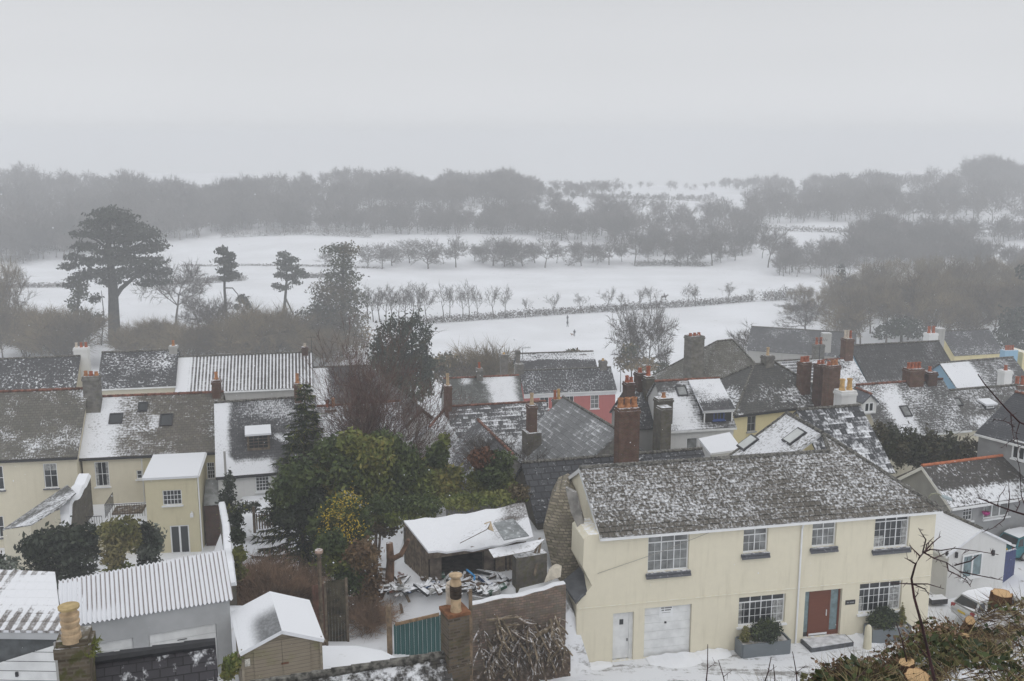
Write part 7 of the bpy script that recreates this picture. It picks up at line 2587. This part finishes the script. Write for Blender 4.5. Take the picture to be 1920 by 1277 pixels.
# drifts of snow against the walls
dr_ = MB()
for (u0, u1, w_, h_) in ((-.6, wht_d[0] - .1, .7, .12), (gar_d[0] + .1, gar_d[1] + .3, 1.3, .15), (gar_d[1] + .2, gar_d[1] + 2.0, .8, .16), (red_d[1] + .3, red_d[1] + 1.9, 1.2, .16), (s1 - 2.2, s1 + .6, 1.0, .15)):
    n_ = 10
    row0, row1, row2 = [], [], []
    for k in range(n_ + 1):
        f = k / n_
        u = u0 + (u1 - u0) * f
        hh_ = h_ * math.sin(math.pi * f) ** .5 * (.8 + .3 * math.sin(k * 1.9))
        row0.append(WK.pt(u, zs_ + hh_ + .03, .015))
        row1.append(WK.pt(u, zs_ + hh_ * .55 + .04, w_ * .45))
        row2.append(WK.pt(u, zs_ - .05, w_ * (.75 + .35 * math.sin(math.pi * f))))
    for k in range(n_):
        dr_.face([row1[k], row1[k + 1], row0[k + 1], row0[k]])
        dr_.face([row2[k], row2[k + 1], row1[k + 1], row1[k]])
tag(dr_.obj('snow_drift', M['snow'], None, smooth=True, loc=AK), kind='stuff')
# lamp post
lb_ = onz(1723, 1149, zs_)
t = thing('street_lamp', 'slender greenish street lamp with curved arm at the cream house corner', 'street lamp', lb_)
lm = plain('lamp_paint', (.25, .255, .19), .6, .15, 3)
top_ = P(1741, 940, lb_.y + .1)
arm = [top_, P(1742, 931, lb_.y + .05), P(1747, 926, lb_.y), P(1756, 925, lb_.y - .05), P(1765, 929, lb_.y - .1)]
mb = MB()
mb.path([lb_, lb_ + (top_ - lb_) * .17, lb_ + (top_ - lb_) * .175, top_], [.095, .09, .06, .05], 8)
mb.obj('post', lm, t)
mb = MB()
mb.path(arm, [.05, .045, .04, .04, .035], 7)
mb.obj('arm', lm, t)
mb = MB()
p = arm[-1]
d_ = (arm[-1] - arm[-2]).normalized()
mb.path([p, p + d_ * .15, p + d_ * .5, p + d_ * .6], [.04, .11, .10, .03], 8)
mb.obj('lantern', plain('lamp_glass', (.40, .47, .50), .3, .1, 3), t)
# doorstep blocks at the annexe and the blue boards beyond it
p = onz(1764, 1132, zs_)
tag(sheet('step_stone', 'snowy dark step at the white annexe door', 'step', [p + Vector((-.5, 0, .22)), p + Vector((.45, .15, .22)), p + Vector((.35, .75, .22)), p + Vector((-.6, .6, .22))], plain('step_slate', (.06, .06, .065), .8, .2, 5, snow=.8), .3))
t = thing('blue_gate', 'deep blue boarded gate beside the white annexe', 'gate', P(1892, 1085, 56.5))
a_, b_ = P(1884, 1036, 56.0), P(1906, 1030, 57.5)
mb = MB()
for k in range(6):
    p, q = a_.lerp(b_, k / 6), a_.lerp(b_, (k + .94) / 6)
    mb.box(Vector((p.x, p.y, CZ - 26)), Vector((q.x - p.x, q.y - p.y, 0)), Vector((0, .04, 0)), UP * (p.z - CZ + 26))
mb.obj('boards', plain('blue_boards', (.012, .028, .14), .5, .15, 5), t)
mb = MB()
mb.box(a_ - UP * .02, b_ - a_, Vector((-.04, .08, 0)), UP * .06)
mb.obj('snow_cap', M['snow'], t)

# ------------------------------------------------------------------ cars
def car(name, label, loc, head, L, Wd, Ht, paint, snow_roof=True, plate=(.55, .40, .03)):
    """hatchback: x runs forward, lofted from rings"""
    hd = Vector((head[0], head[1], 0)).normalized()
    sd_ = Vector((-hd.y, hd.x, 0))
    t = thing(name, label, 'car', loc)
    T_ = lambda x, y, z: Vector(loc) + hd * x + sd_ * y + UP * z
    h = Wd / 2
    st = [(-L / 2, .45, .70, .80), (-L / 2 + .08, .32, .86, .93), (-L / 2 + .5, .24, .93, 1.0), (-.3 * L, .22, .95, 1.0), (0, .22, .95, 1.0), (.22 * L, .22, .93, .99), (.34 * L, .24, .86, .97), (.46 * L, .30, .72, .90), (L / 2, .42, .62, .72)]
    mb = MB()
    rings = []
    for (x, z0, z1, k) in st:
        w_ = h * k
        rings.append([T_(x, y * w_, z) for y, z in ((-.92, z0), (-1, z0 + .18), (-1.0, (z0 + z1) / 2), (-.95, z1 - .05), (-.86, z1), (.86, z1), (.95, z1 - .05), (1.0, (z0 + z1) / 2), (1, z0 + .18), (.92, z0))])
    n = 10
    for a, b in zip(rings, rings[1:]):
        for i in range(n):
            j = (i + 1) % n
            mb.face([a[i], a[j], b[j], b[i]])
    mb.face(rings[0][::-1])
    mb.face(rings[-1])
    body = mb.obj('body', paint, t, smooth=False)
    zb = .93
    lo = [(-L / 2 + .16, .86), (-.30 * L, .90), (.05 * L, .90), (.30 * L, .84)]
    hi = [(-L / 2 + .52, .70), (-.28 * L, .74), (.02 * L, .74), (.12 * L, .70)]
    zt = [Ht - .08, Ht, Ht - .01, Ht - .10]
    mb = MB()
    for sg in (1, -1):
        for i in range(3):
            q = [T_(lo[i][0], sg * lo[i][1] * h, zb), T_(lo[i + 1][0], sg * lo[i + 1][1] * h, zb), T_(hi[i + 1][0], sg * hi[i + 1][1] * h, zt[i + 1]), T_(hi[i][0], sg * hi[i][1] * h, zt[i])]
            mb.face(q if sg < 0 else q[::-1])
    for i in range(3):
        mb.face([T_(hi[i][0], -hi[i][1] * h, zt[i]), T_(hi[i + 1][0], -hi[i + 1][1] * h, zt[i + 1]), T_(hi[i + 1][0], hi[i + 1][1] * h, zt[i + 1]), T_(hi[i][0], hi[i][1] * h, zt[i])])
    rear = [T_(lo[0][0], lo[0][1] * h, zb), T_(lo[0][0], -lo[0][1] * h, zb), T_(hi[0][0], -hi[0][1] * h, zt[0]), T_(hi[0][0], hi[0][1] * h, zt[0])]
    frn = [T_(lo[3][0], -lo[3][1] * h, zb), T_(lo[3][0], lo[3][1] * h, zb), T_(hi[3][0], hi[3][1] * h, zt[3]), T_(hi[3][0], -hi[3][1] * h, zt[3])]
    mb.face(rear)
    mb.face(frn)
    mb.obj('cabin', paint, t)
    def inset(q, k, o):
        c = sum(q, Vector()) / len(q)
        nn_ = (q[1] - q[0]).cross(q[2] - q[0]).normalized()
        return [c + (p - c) * k + nn_ * o for p in q]
    gl = M['glass']
    for q, nm, k in ((rear, 'rear_window', .88), (frn, 'windscreen', .9)):
        m2 = MB()
        q = inset(q, k, .012)
        m2.face(q)
        m2.face([p - (q[1] - q[0]).cross(q[2] - q[0]).normalized() * .01 for p in q[::-1]])
        m2.obj(nm, gl, t)
    for sg in (1, -1):
        for i in (0, 1, 2):
            q = [T_(lo[i][0] + .05, sg * lo[i][1] * h, zb), T_(lo[i + 1][0] - .05, sg * lo[i + 1][1] * h, zb), T_(hi[i + 1][0] - .02, sg * hi[i + 1][1] * h, zt[i + 1]), T_(hi[i][0] + .02, sg * hi[i][1] * h, zt[i])]
            if sg > 0: q = q[::-1]
            m2 = MB()
            m2.face(inset(q, .84, .012))
            m2.obj('side_window', gl, t)
    for x in (-.30 * L, .31 * L):
        for sg in (1, -1):
            m2 = MB()
            c = T_(x, sg * (h - .10), .31)
            m2.tube(c - sd_ * .11, c + sd_ * .11, .31, .31, 16)
            wl_ = m2.obj('wheel', M['iron'], t)
            m2 = MB()
            m2.tube(c - sd_ * .116, c + sd_ * .116, .19, .19, 12)
            m2.obj('rim', M['rendgrey'], wl_)
    m2 = MB()
    m2.box(T_(-L / 2 - .012, -.26, .60), sd_ * .52, UP * .12, hd * .02)
    m2.obj('number_plate', plain(name + '_plate', plate, .5, .05, 3), t)
    for sg in (1, -1):
        m2 = MB()
        m2.box(T_(-L / 2 + .03, sg * h * .74 - .12, .68), sd_ * .24, UP * .2, hd * .12)
        m2.obj('tail_light', plain('tail_red', (.25, .02, .02), .3, .1, 4), t)
        m2 = MB()
        m2.box(T_(.12 * L, sg * (h * .98) - .06, .93), sd_ * .14, UP * .12, hd * .1)
        m2.obj('mirror', paint, t)
    if snow_roof:
        m2 = MB()
        for i in range(3):
            m2.face([T_(hi[i][0], -hi[i][1] * h * .95, zt[i] + .05), T_(hi[i + 1][0], -hi[i + 1][1] * h * .95, zt[i + 1] + .05), T_(hi[i + 1][0], hi[i + 1][1] * h * .95, zt[i + 1] + .05), T_(hi[i][0], hi[i][1] * h * .95, zt[i] + .05)])
        m2.face(inset([rear[0].lerp(rear[1], .35), rear[1], rear[1].lerp(rear[2], .32), rear[0].lerp(rear[1], .5).lerp(rear[3].lerp(rear[2], .5), .12)], .85, .03))
        m2.obj('snow', M['snow'], t)
    return t
pw_ = plain('white_car_paint', (.46, .47, .475), .3, .04, 3, spec=.6, snow=.3)
pt_ = plain('teal_car_paint', (.015, .15, .18), .3, .1, 3, spec=.6, snow=.3)
lc = onz(1858, 1158, zs_ + .02)
car('parked_car', 'white car with snow on its dark rear window parked by the annexe', Vector((lc.x, lc.y, zs_ + .06)), (.93, .36), 4.3, 1.8, 1.42, pw_)
lt = P(1915, 1034, 61)
car('parked_car', 'teal car with a snowy roof cut off by the right edge', Vector((lt.x + .3, lt.y, lt.z - .1)), (.92, .40), 4.0, 1.75, 1.5, pt_)

# ------------------------------------------------------------------ the bank near the camera: snow, ivy, cut stumps, brambles
EA = [(1380, 8.0), (1500, 9.0), (1560, 9.6), (1640, 10.4), (1690, 11.0), (1740, 11.7), (1800, 13.0), (1850, 14.3), (1920, 16.2), (2100, 19)]
EAa = [ray(x, 1200)[0] for x, _ in EA]
def bank_edge(a): return float(np.interp(a, EAa, [d for _, d in EA]))
def bank_z(a, y):
    e_ = bank_edge(a)
    z = -2.4 - .33 * min(y, e_) + .10 * math.sin(a * 40 + y * 1.3) + .07 * math.sin(a * 71 - y * 2.1)
    if y > e_: z -= 1.7 * (y - e_)
    return CZ + z
V, Fq = [], []
NA, NY = 60, 70
for i in range(NA + 1):
    a = .235 + (.66 - .235) * i / NA
    e_ = bank_edge(a)
    for j in range(NY + 1):
        y = 4 + (e_ + 10 - 4) * j / NY
        V.append((a * y, y, bank_z(a, y)))
for i in range(NA):
    for j in range(NY):
        k = i * (NY + 1) + j
        Fq.append((k, k + NY + 1, k + NY + 2, k + 1))
t = NT('bank_snow_and_litter')
cc = t.worldpos()
n1, n2 = t.noise(cc, 1.6, 5, .7), t.noise(cc, .5, 3)
col = t.mix(t.mr(t.math('ADD', t.math('MULTIPLY', n1, .6), t.math('MULTIPLY', n2, .4)), .44, .54), SNOW, t.mix(t.noise(cc, 9, 3), (.05, .035, .02), (.16, .11, .06)))
t.bump(n1, .5, .08)
bank_m = t.fin(col, .9, .15)
tag(npmesh('bank', V, Fq, bank_m, smooth=True), kind='structure')
rg = np.random.default_rng(12)
def bank_pts(n, xs, fn, smin=9, dmax=0.4):
    out = []
    while len(out) < n:
        px = rg.uniform(*xs)
        a = ray(px, 1200)[0]
        e_ = bank_edge(a)
        y = rg.uniform(7.5, e_ + dmax)
        if fn(a * y, y): out.append(Vector((a * y, y, bank_z(a, y))))
    return out
cl_f = lambda x, y: (math.sin(x * 2.1 + y * .9) + math.sin(y * 1.7 - x * 1.1 + 2) + 1.0 * rg.normal()) > 1.15
pts_ = bank_pts(420, (1500, 2000), cl_f)
cl = [(p.x, p.y, p.z + .06, .28, .28, .12) for p in pts_]
V, Fq = leaves(cl, 2800, .05, 90, shell=.1, flat=.5, ratio=.8)
IV = [leafmat('ivy_dark', (.020, .034, .012), (.04, .058, .018), .12), leafmat('ivy_mid', (.045, .065, .018), (.07, .09, .025), .12), leafmat('ivy_olive', (.08, .08, .025), (.11, .10, .035), .1)]
o = npmesh('ivy', V, Fq, IV, (rg.random(len(Fq)) ** 1.4 * 3).astype(np.int32).clip(0, 2))
tag(o, kind='stuff')
# dead twigs, bracken and grass over the bank
V, Fq = [], []
for p in bank_pts(7000, (1440, 2000), lambda x, y: True, dmax=1.2):
    dd = Vector((rg.normal(0, .7), rg.normal(0, .5), abs(rg.normal(.5, .4)))).normalized()
    L_ = rg.uniform(.12, .5)
    s_ = dd.orthogonal().normalized() * rg.uniform(.004, .009)
    i0 = len(V)
    V += [p - s_, p + s_, p + dd * L_]
    Fq.append((i0, i0 + 1, i0 + 2))
o = npmesh('undergrowth', [tuple(v) for v in V], Fq, [plain('dead_bracken', (.12, .075, .04), .9, .3, 6), plain('dry_grass', (.30, .25, .13), .9, .2, 6), plain('dead_twig', (.05, .03, .022), .9, .3, 6)], (rg.random(len(Fq)) * 3).astype(np.int32))
tag(o, kind='stuff')
# the low brown scrub along the bank's lip
cl = []
for px in np.linspace(1500, 1780, 60):
    a = ray(px, 1200)[0]
    y = bank_edge(a) - .25
    cl.append((a * y, y, bank_z(a, y) + .03, .3, .3, .15))
V, Fq = leaves(cl, 3600, .03, 91, shell=.1, ratio=.7)
o = npmesh('low_scrub', V, Fq, [TW['rust'], TW['rust'], IV[2], plain('withered_leaf', (.10, .055, .03), .9, .3, 8)], (rg.random(len(Fq)) * 4).astype(np.int32))
tag(o, kind='stuff')
barkS = NT('stump_bark')
cc = barkS.worldpos()
x, y, z = barkS.sep(cc)
gn = barkS.noise(barkS.comb(barkS.math('MULTIPLY', x, 4), barkS.math('MULTIPLY', y, 4), barkS.math('MULTIPLY', z, .6)), 3.5, 4, .7)
barkS.bump(gn, .7, .03)
barkS = barkS.fin(barkS.mix(barkS.mr(gn, .3, .7), (.045, .025, .015), (.16, .09, .055)), .9, .15)
def stump(label, px, py, d, r, h, tilt=(0, 0), squash=1.0):
    """sawn stump: bark below, pale cut face with rings above"""
    top = P(px, py, d)
    t = thing('tree_stump', label, 'stump', top - UP * h)
    ax = Vector((tilt[0], tilt[1], 1)).normalized()
    a = ax.orthogonal().normalized()
    b = ax.cross(a)
    n = 22
    rr_ = [1 + .07 * math.sin(k * 2.1 + px) + .05 * math.sin(k * 3.7) for k in range(n)]
    ring = lambda c, k: [c + (a * math.cos(6.2832 * i / n) + b * math.sin(6.2832 * i / n) * squash) * r * k * rr_[i] for i in range(n)]
    mb = MB()
    rs = [ring(top - ax * .004, 1.0), ring(top - ax * h * .5, 1.04), ring(top - ax * h, 1.18)]
    for p, q in zip(rs, rs[1:]):
        for i in range(n):
            j = (i + 1) % n
            mb.face([q[i], q[j], p[j], p[i]])
    mb.obj('bark', barkS, t)
    cut = NT('sawn_face')
    cc = cut.node('ShaderNodeVectorMath', {0: cut.worldpos(), 1: tuple(top)}, operation='SUBTRACT').outputs[0]
    ln = cut.node('ShaderNodeVectorMath', {0: cc}, operation='LENGTH').outputs['Value']
    nz_ = cut.noise(cc, 8, 3)
    w_ = cut.math('SINE', cut.math('ADD', cut.math('MULTIPLY', ln, 260), cut.math('MULTIPLY', nz_, 6)))
    cf = cut.mix(cut.mr(w_, -1, 1, 0, .5), (.58, .40, .22), (.42, .25, .12))
    cf = cut.mix(cut.mr(ln, r * .75, r * 1.02), cf, (.30, .16, .08))
    mb = MB()
    mb.face(ring(top, .97))
    mb.obj('sawn_face', cut.fin(cf, .8, .2), t)
    return t
stump('largest upright sawn stump at the top of the bank by the white car', 1879, 1112, 14.6, .155, 1.0, (.02, -.05))
stump('small sideways-cut stub facing outward below the largest stump', 1819, 1163, 12.9, .065, .4, (-.35, -1.0))
stump('torn dark stump with no visible cut at the bank lip', 1778, 1178, 12.3, .09, .6, (.5, .3))
stump('small pale-topped stump left of its twin on the bank', 1786, 1203, 11.8, .032, .5, (-.2, -.12))
stump('pair-mate stump, thicker and higher, right of the small pale-topped one', 1810, 1191, 12.2, .055, .5, (.05, -.12))
stump('flat wide oval stump face low on the bank edge left of the bramble cane', 1700, 1241, 10.2, .10, .3, (-.1, -.05), .8)
stump('broad pale cut stump at the very bottom edge by the bramble cane', 1720, 1268, 9.6, .135, .4, (.0, -.25), .9)
stump('brown cut log end at the bottom left of the bank', 1578, 1276, 9.2, .06, .3, (-.3, -.3))
# bramble canes
cane = plain('bramble_cane', (.045, .016, .018), .6, .3, 10)
def canes(name, label, d, main, r, seed, twigs, cat='bramble', loc=None):
    rnd = random.Random(seed)
    pts = [P(x, y, d + rnd.uniform(-.15, .15)) for x, y in main]
    t = thing(name, label, cat, pts[0])
    mb = MB()
    n = len(pts)
    mb.path(pts, [r * (1 - .55 * i / (n - 1)) for i in range(n)], 6)
    mb.obj('stem', cane, t)
    for tw_ in twigs:
        q = [P(x, y, d + rnd.uniform(-.25, .25)) for x, y in tw_]
        m2 = MB()
        m2.path(q, [r * .5 * (1 - .6 * i / max(1, len(q) - 1)) for i in range(len(q))], 5)
        for a, b in zip(q, q[1:]):
            for k in range(2):
                p = a.lerp(b, rnd.uniform(.2, .9))
                o = Vector((rnd.gauss(0, 1), rnd.gauss(0, .3), rnd.gauss(0, 1))).normalized() * rnd.uniform(.02, .06)
                m2.tube(p, p + o, .003, .001, 4)
        m2.obj('twig', cane, t)
    return t
canes('bramble_cane', 'tall dark bramble cane rising in front of the cream house corner', 7.2, [(1758, 1300), (1742, 1230), (1728, 1170), (1714, 1120), (1709, 1085), (1716, 1060), (1724, 1045), (1732, 1036)], .0125, 3,
      [[(1732, 1036), (1745, 1030), (1765, 1032), (1790, 1028), (1830, 1033), (1872, 1040)], [(1732, 1036), (1752, 1047), (1775, 1055), (1800, 1072), (1822, 1090)], [(1752, 1047), (1768, 1040), (1785, 1030)], [(1775, 1055), (1778, 1070), (1795, 1078), (1812, 1088), (1820, 1100)],
       [(1732, 1036), (1745, 1022), (1758, 1010), (1764, 1006)], [(1730, 1036), (1736, 1012), (1728, 1000), (1722, 990)], [(1724, 1042), (1712, 1030), (1705, 1022)], [(1712, 1095), (1690, 1094), (1664, 1092)], [(1712, 1095), (1740, 1095), (1770, 1104)], [(1714, 1122), (1722, 1112)], [(1735, 1036), (1738, 1020), (1748, 1010)],
       [(1712, 1095), (1735, 1105), (1742, 1116)], [(1790, 1060), (1820, 1052), (1835, 1040)], [(1800, 1072), (1840, 1080), (1880, 1088)], [(1718, 1058), (1704, 1050), (1696, 1046)]])
canes('bramble_cane', 'long thin cane arching in from the right over the hazy roofs', 7.8, [(1985, 830), (1945, 806), (1912, 792), (1888, 768), (1865, 742), (1846, 720), (1834, 702)], .009, 5, [[(1895, 775), (1897, 800), (1902, 830)], [(1912, 792), (1905, 815), (1912, 850)], [(1902, 800), (1885, 790), (1862, 786)], [(1908, 822), (1890, 830), (1878, 840)]])
canes('bramble_cane', 'thorny branch crossing the grey bungalow from the right edge', 7.6, [(1980, 980), (1930, 968), (1898, 958), (1870, 948), (1846, 938), (1835, 934)], .010, 7, [[(1890, 955), (1882, 975), (1862, 990), (1842, 998)], [(1870, 948), (1874, 930), (1884, 918)], [(1890, 955), (1893, 930), (1891, 905)], [(1905, 960), (1912, 945), (1908, 930)], [(1930, 968), (1915, 930), (1912, 880), (1905, 850)]])
for i, (x, y0, x1, y1, lb) in enumerate(((1322, 1300, 1327, 1208, 'forked twig sticking up at the bottom edge below the garage door'), (1362, 1300, 1347, 1238, 'short bent twig right of the forked one'), (1430, 1290, 1446, 1232, 'slanting bare twig by the left planter'), (1452, 1300, 1450, 1246, 'stubby upright twig between two slanting ones'), (1496, 1300, 1486, 1222, 'tall thin twig below the red door'), (1600, 1290, 1611, 1250, 'small twig at the bank edge'), (1700, 1240, 1680, 1166, 'bent twig crossing the right planter'), (1738, 1232, 1704, 1192, 'drooping twig beside the right planter'))):
    canes('bare_twig', lb, 8.5, [(x, y0), ((x + x1) / 2 + 2, (y0 + y1) / 2), (x1, y1)], .007, 20 + i, [[((x + x1) / 2 + 2, (y0 + y1) / 2), ((x + x1) / 2 + 18, (y0 + y1) / 2 - 12)]] if i != 3 else [], cat='twig')

# ------------------------------------------------------------------ people and animals far out on the snow
def skin(name, pts, edges, rad, mats, parent, root=0):
    me = bpy.data.meshes.new(name)
    off = ROOT[parent.name]
    me.from_pydata([tuple(Vector(p) - off) for p in pts], edges, [])
    o = bpy.data.objects.new(name, me)
    COL.objects.link(o)
    o.modifiers.new('skin', 'SKIN')
    for i, r in enumerate(rad): me.skin_vertices[0].data[i].radius = (r, r)
    me.skin_vertices[0].data[root].use_root = True
    s = o.modifiers.new('sub', 'SUBSURF')
    s.levels = s.render_levels = 1
    bpy.context.view_layer.update()
    m2 = bpy.data.meshes.new_from_object(o.evaluated_get(bpy.context.evaluated_depsgraph_get()))
    bpy.data.objects.remove(o)
    m2.name = name
    if not m2.materials: m2.materials.append(mats)
    else: m2.materials[0] = mats
    o = bpy.data.objects.new(name, m2)
    COL.objects.link(o)
    o.parent = parent
    ROOT[o.name] = off
    return o
cloth = lambda n, c: plain(n, c, .9, .15, 5)
skinm = cloth('skin', (.45, .28, .2))
def person(label, g, coat, trousers, face=(0, -1), stride=.18, arm=.1, name='person', seat=None):
    f = Vector((face[0], face[1], 0)).normalized()
    s = Vector((-f.y, f.x, 0))
    t = thing(name, label, 'person', g)
    b = Vector(g)
    q = lambda x, y, z: b + f * x + s * y + UP * z
    if seat is None:
        J = [q(0, 0, .95), q(0, 0, 1.2), q(0, 0, 1.42), q(0, 0, 1.52), q(.02, 0, 1.64), q(.02, 0, 1.76),
             q(0, .1, .9), q(stride * .5, .11, .5), q(stride, .11, .08), q(stride + .16, .12, .04), q(0, -.1, .9), q(-stride * .2, -.11, .5), q(-stride, -.11, .08), q(-stride + .16, -.12, .04),
             q(0, .2, 1.4), q(arm * .3, .27, 1.15), q(arm + .1, .26, .9), q(0, -.2, 1.4), q(-arm * .3, -.27, 1.15), q(arm, -.27, .9), q(.12, 0, 1.63)]
    else:
        J = [q(0, 0, .0), q(0, 0, .28), q(.02, 0, .5), q(.03, 0, .6), q(.04, 0, .70), q(.04, 0, .82),
             q(.05, .18, -.02), q(.35, .30, -.2), q(.22, .32, -.62), q(.36, .33, -.66), q(.05, -.18, -.02), q(.35, -.30, -.2), q(.22, -.32, -.62), q(.36, -.33, -.66),
             q(0, .2, .46), q(.1, .27, .22), q(.36, .12, .16), q(0, -.2, .46), q(.1, -.27, .22), q(.36, -.12, .16), q(.14, 0, .69)]
    E = [(0, 1), (1, 2), (2, 3), (3, 4), (4, 5), (0, 6), (6, 7), (7, 8), (8, 9), (0, 10), (10, 11), (11, 12), (12, 13), (2, 14), (14, 15), (15, 16), (2, 17), (17, 18), (18, 19), (4, 20)]
    r = [.15, .14, .14, .06, .10, .07, .10, .075, .05, .045, .10, .075, .05, .045, .075, .055, .045, .075, .055, .045, .03]
    skin('body', J, E, r, trousers, t)
    jc = [J[k] for k in (0, 1, 2, 14, 15, 17, 18)]
    skin('coat', [J[0] - UP * .12] + jc[1:], [(0, 1), (1, 2), (2, 3), (3, 4), (2, 5), (5, 6)], [.2, .175, .17, .095, .075, .095, .075], coat, t)
    mb = MB()
    hc = J[4]
    mb.lathe((hc.x, hc.y, hc.z), [(.125, .0), (.13, .05), (.11, .12), (.05, .17), (0, .18)], 10)
    mb.obj('hat', coat, t, smooth=True)
    return t
dkc, blk, gry = cloth('dark_coat', (.035, .035, .045)), cloth('black_trousers', (.02, .02, .025)), cloth('grey_coat', (.10, .10, .12))
g1 = ground(1064, 603, 200)
g2 = ground(1064, 613, 200)
g3 = ground(1077, 631, 200)
person('farthest of three dark-coated walkers on the snowy field', g1, dkc, blk, (.1, -1))
person('middle walker, stooping beside the farthest one on the snow', g2, gry, blk, (.6, -1), arm=.25)
person('walker in a dark coat with the small dog at heel', g3, dkc, gry, (-.3, -1))
def quad(label, name, g, k, face, mat, cat, neck, tail):
    f = Vector((face[0], face[1], 0)).normalized()
    s = Vector((-f.y, f.x, 0))
    t = thing(name, label, cat, g)
    b = Vector(g)
    q = lambda x, y, z: b + (f * x + s * y + UP * z) * k
    J = [q(-.55, 0, 1.0), q(0, 0, .98), q(.5, 0, 1.05), q(.85, 0, 1.35 + neck), q(1.0, 0, 1.5 + neck), q(1.3, 0, 1.3 + neck), q(-.75, 0, 1.0), q(-.95, 0, .5 + tail)]
    E = [(0, 1), (1, 2), (2, 3), (3, 4), (4, 5), (0, 6), (6, 7)]
    r = [.27, .29, .28, .17, .15, .08, .08, .04]
    for sx, hind in ((.45, 0), (-.55, 1)):
        for sy in (.16, -.16):
            i0 = len(J)
            o = .08 * (1 if sy > 0 else -1)
            if hind:
                J += [q(sx, sy, .85), q(sx + .12, sy, .62), q(sx - .12 + o, sy, .38), q(sx - .06 + o, sy, .03)]
            else:
                J += [q(sx, sy, .8), q(sx + .03, sy, .55), q(sx + .04 + o, sy, .30), q(sx + .05 + o, sy, .03)]
            E += [(0 if hind else 2, i0), (i0, i0 + 1), (i0 + 1, i0 + 2), (i0 + 2, i0 + 3)]
            r += [.15, .10, .055, .055]
    skin('body', J, E, [x * k for x in r], mat, t, 1)
    mb = MB()
    for sy in (.06, -.06):
        p = q(1.0, sy, 1.6 + neck)
        mb.tube(p, p + UP * .16 * k, .035 * k, .01 * k, 6)
    mb.obj('ears', mat, t)
    return t
hg = ground(1245, 563, 200)
quad('dark brown ridden horse walking along the far side of the hedge', 'horse', hg, 1.12, (1, -.1), cloth('brown_horse', (.05, .032, .022)), 'horse', .05, .1)
person('rider in dark clothes sitting on the brown horse', hg + UP * 1.48, dkc, blk, (1, -.1), seat=1)
quad('small tan dog standing by the nearest walker', 'dog', ground(1073, 630, 200), .48, (-1, -.3), cloth('tan_dog', (.25, .13, .07)), 'dog', -.05, .5)

# aerials and the service cable on the cream house
def aerial(label, px, py, d, h, arms=6):
    b_ = P(px, py, d)
    t = thing('television_aerial', label, 'aerial', b_)
    mb = MB()
    tp_ = b_ + UP * h
    mb.tube(b_, tp_, .025, .02, 5)
    mb.tube(tp_ + Vector((-.55, .1, -.05)), tp_ + Vector((.6, -.1, .02)), .016, .016, 4)
    for k in range(arms):
        x = tp_ + Vector((-.5 + .2 * k, .05, 0))
        mb.tube(x - Vector((0, .28, .08)), x + Vector((0, .28, .08)), .01, .01, 4)
    mb.obj('antenna', M['dark'], t)
aerial('television aerial on the clustered stacks of the grimy grey house', 1163, 735, 78, 2.2)
aerial('television aerial above the white stack of the farthest yellow house', 1742, 622, 134, 1.2, 8)
aerial('television aerial beside the brick stack at the end of the striped roof', 585, 668, 101, 2.0)
aerial('television aerial on the hipped yellow house by its brick stacks', 1535, 690, 83, 2.4)
ca, cb_ = WK.pt(*WK.hit(1120, 1075), .03), WK.pt(*WK.hit(1345, 990), .12)
mb = MB()
mb.path([ca, ca.lerp(cb_, .5) - UP * .06 + nK * .05, cb_], [.012, .012, .012], 4)
tag(mb.obj('service_cable', plain('grey_cable', (.3, .29, .26), .7, .1, 4), None, loc=ca), 'thin cable slanting across the upper cream wall', 'cable')

for k_, (xa, ya, da, xb, yb, db) in enumerate(((1690, 856, 66, 1815, 800, 76), (1700, 872, 64, 1836, 808, 67), (1500, 985, 50.5, 1783, 945, 60))):
    a, b = P(xa, ya, da), P(xb, yb, db)
    mb = MB()
    mb.path([a.lerp(b, q / 8) - UP * .35 * math.sin(math.pi * q / 8) for q in range(9)], [.014] * 9, 4)
    tag(mb.obj('overhead_wire', M['dark'], None, loc=a), ('upper thin wire crossing the cream terrace wall on the right', 'lower thin wire running to the grey house on the right', 'thin wire from the cream house downpipe to the bungalow eave')[k_], 'wire')
# snowflakes in the air
rgf = np.random.default_rng(40)
n = 3200
dd = 7 + 75 * rgf.random(n) ** .7
pxs, pys = rgf.uniform(-300, 2200, n), rgf.uniform(350, 1400, n)
base = []
for d_, x_, y_ in zip(dd, pxs, pys):
    a_, b_ = ray(x_, y_)
    base.append((a_ * d_, d_, CZ + b_ * d_))
base = np.array(base)
s_ = rgf.uniform(.005, .010, n)[:, None]
oc = np.array([(1, 0, 0), (0, 1, 0), (-1, 0, 0), (0, -1, 0), (0, 0, 1), (0, 0, -1)], float)
V = (base[:, None, :] + oc[None] * s_[:, None, :]).reshape(-1, 3)
tf = np.array([(0, 1, 4), (1, 2, 4), (2, 3, 4), (3, 0, 4), (1, 0, 5), (2, 1, 5), (3, 2, 5), (0, 3, 5)])
Fq = (tf[None] + 6 * np.arange(n)[:, None, None]).reshape(-1, 3)
tag(npmesh('falling_snow', V, Fq, M['snow']), kind='stuff')
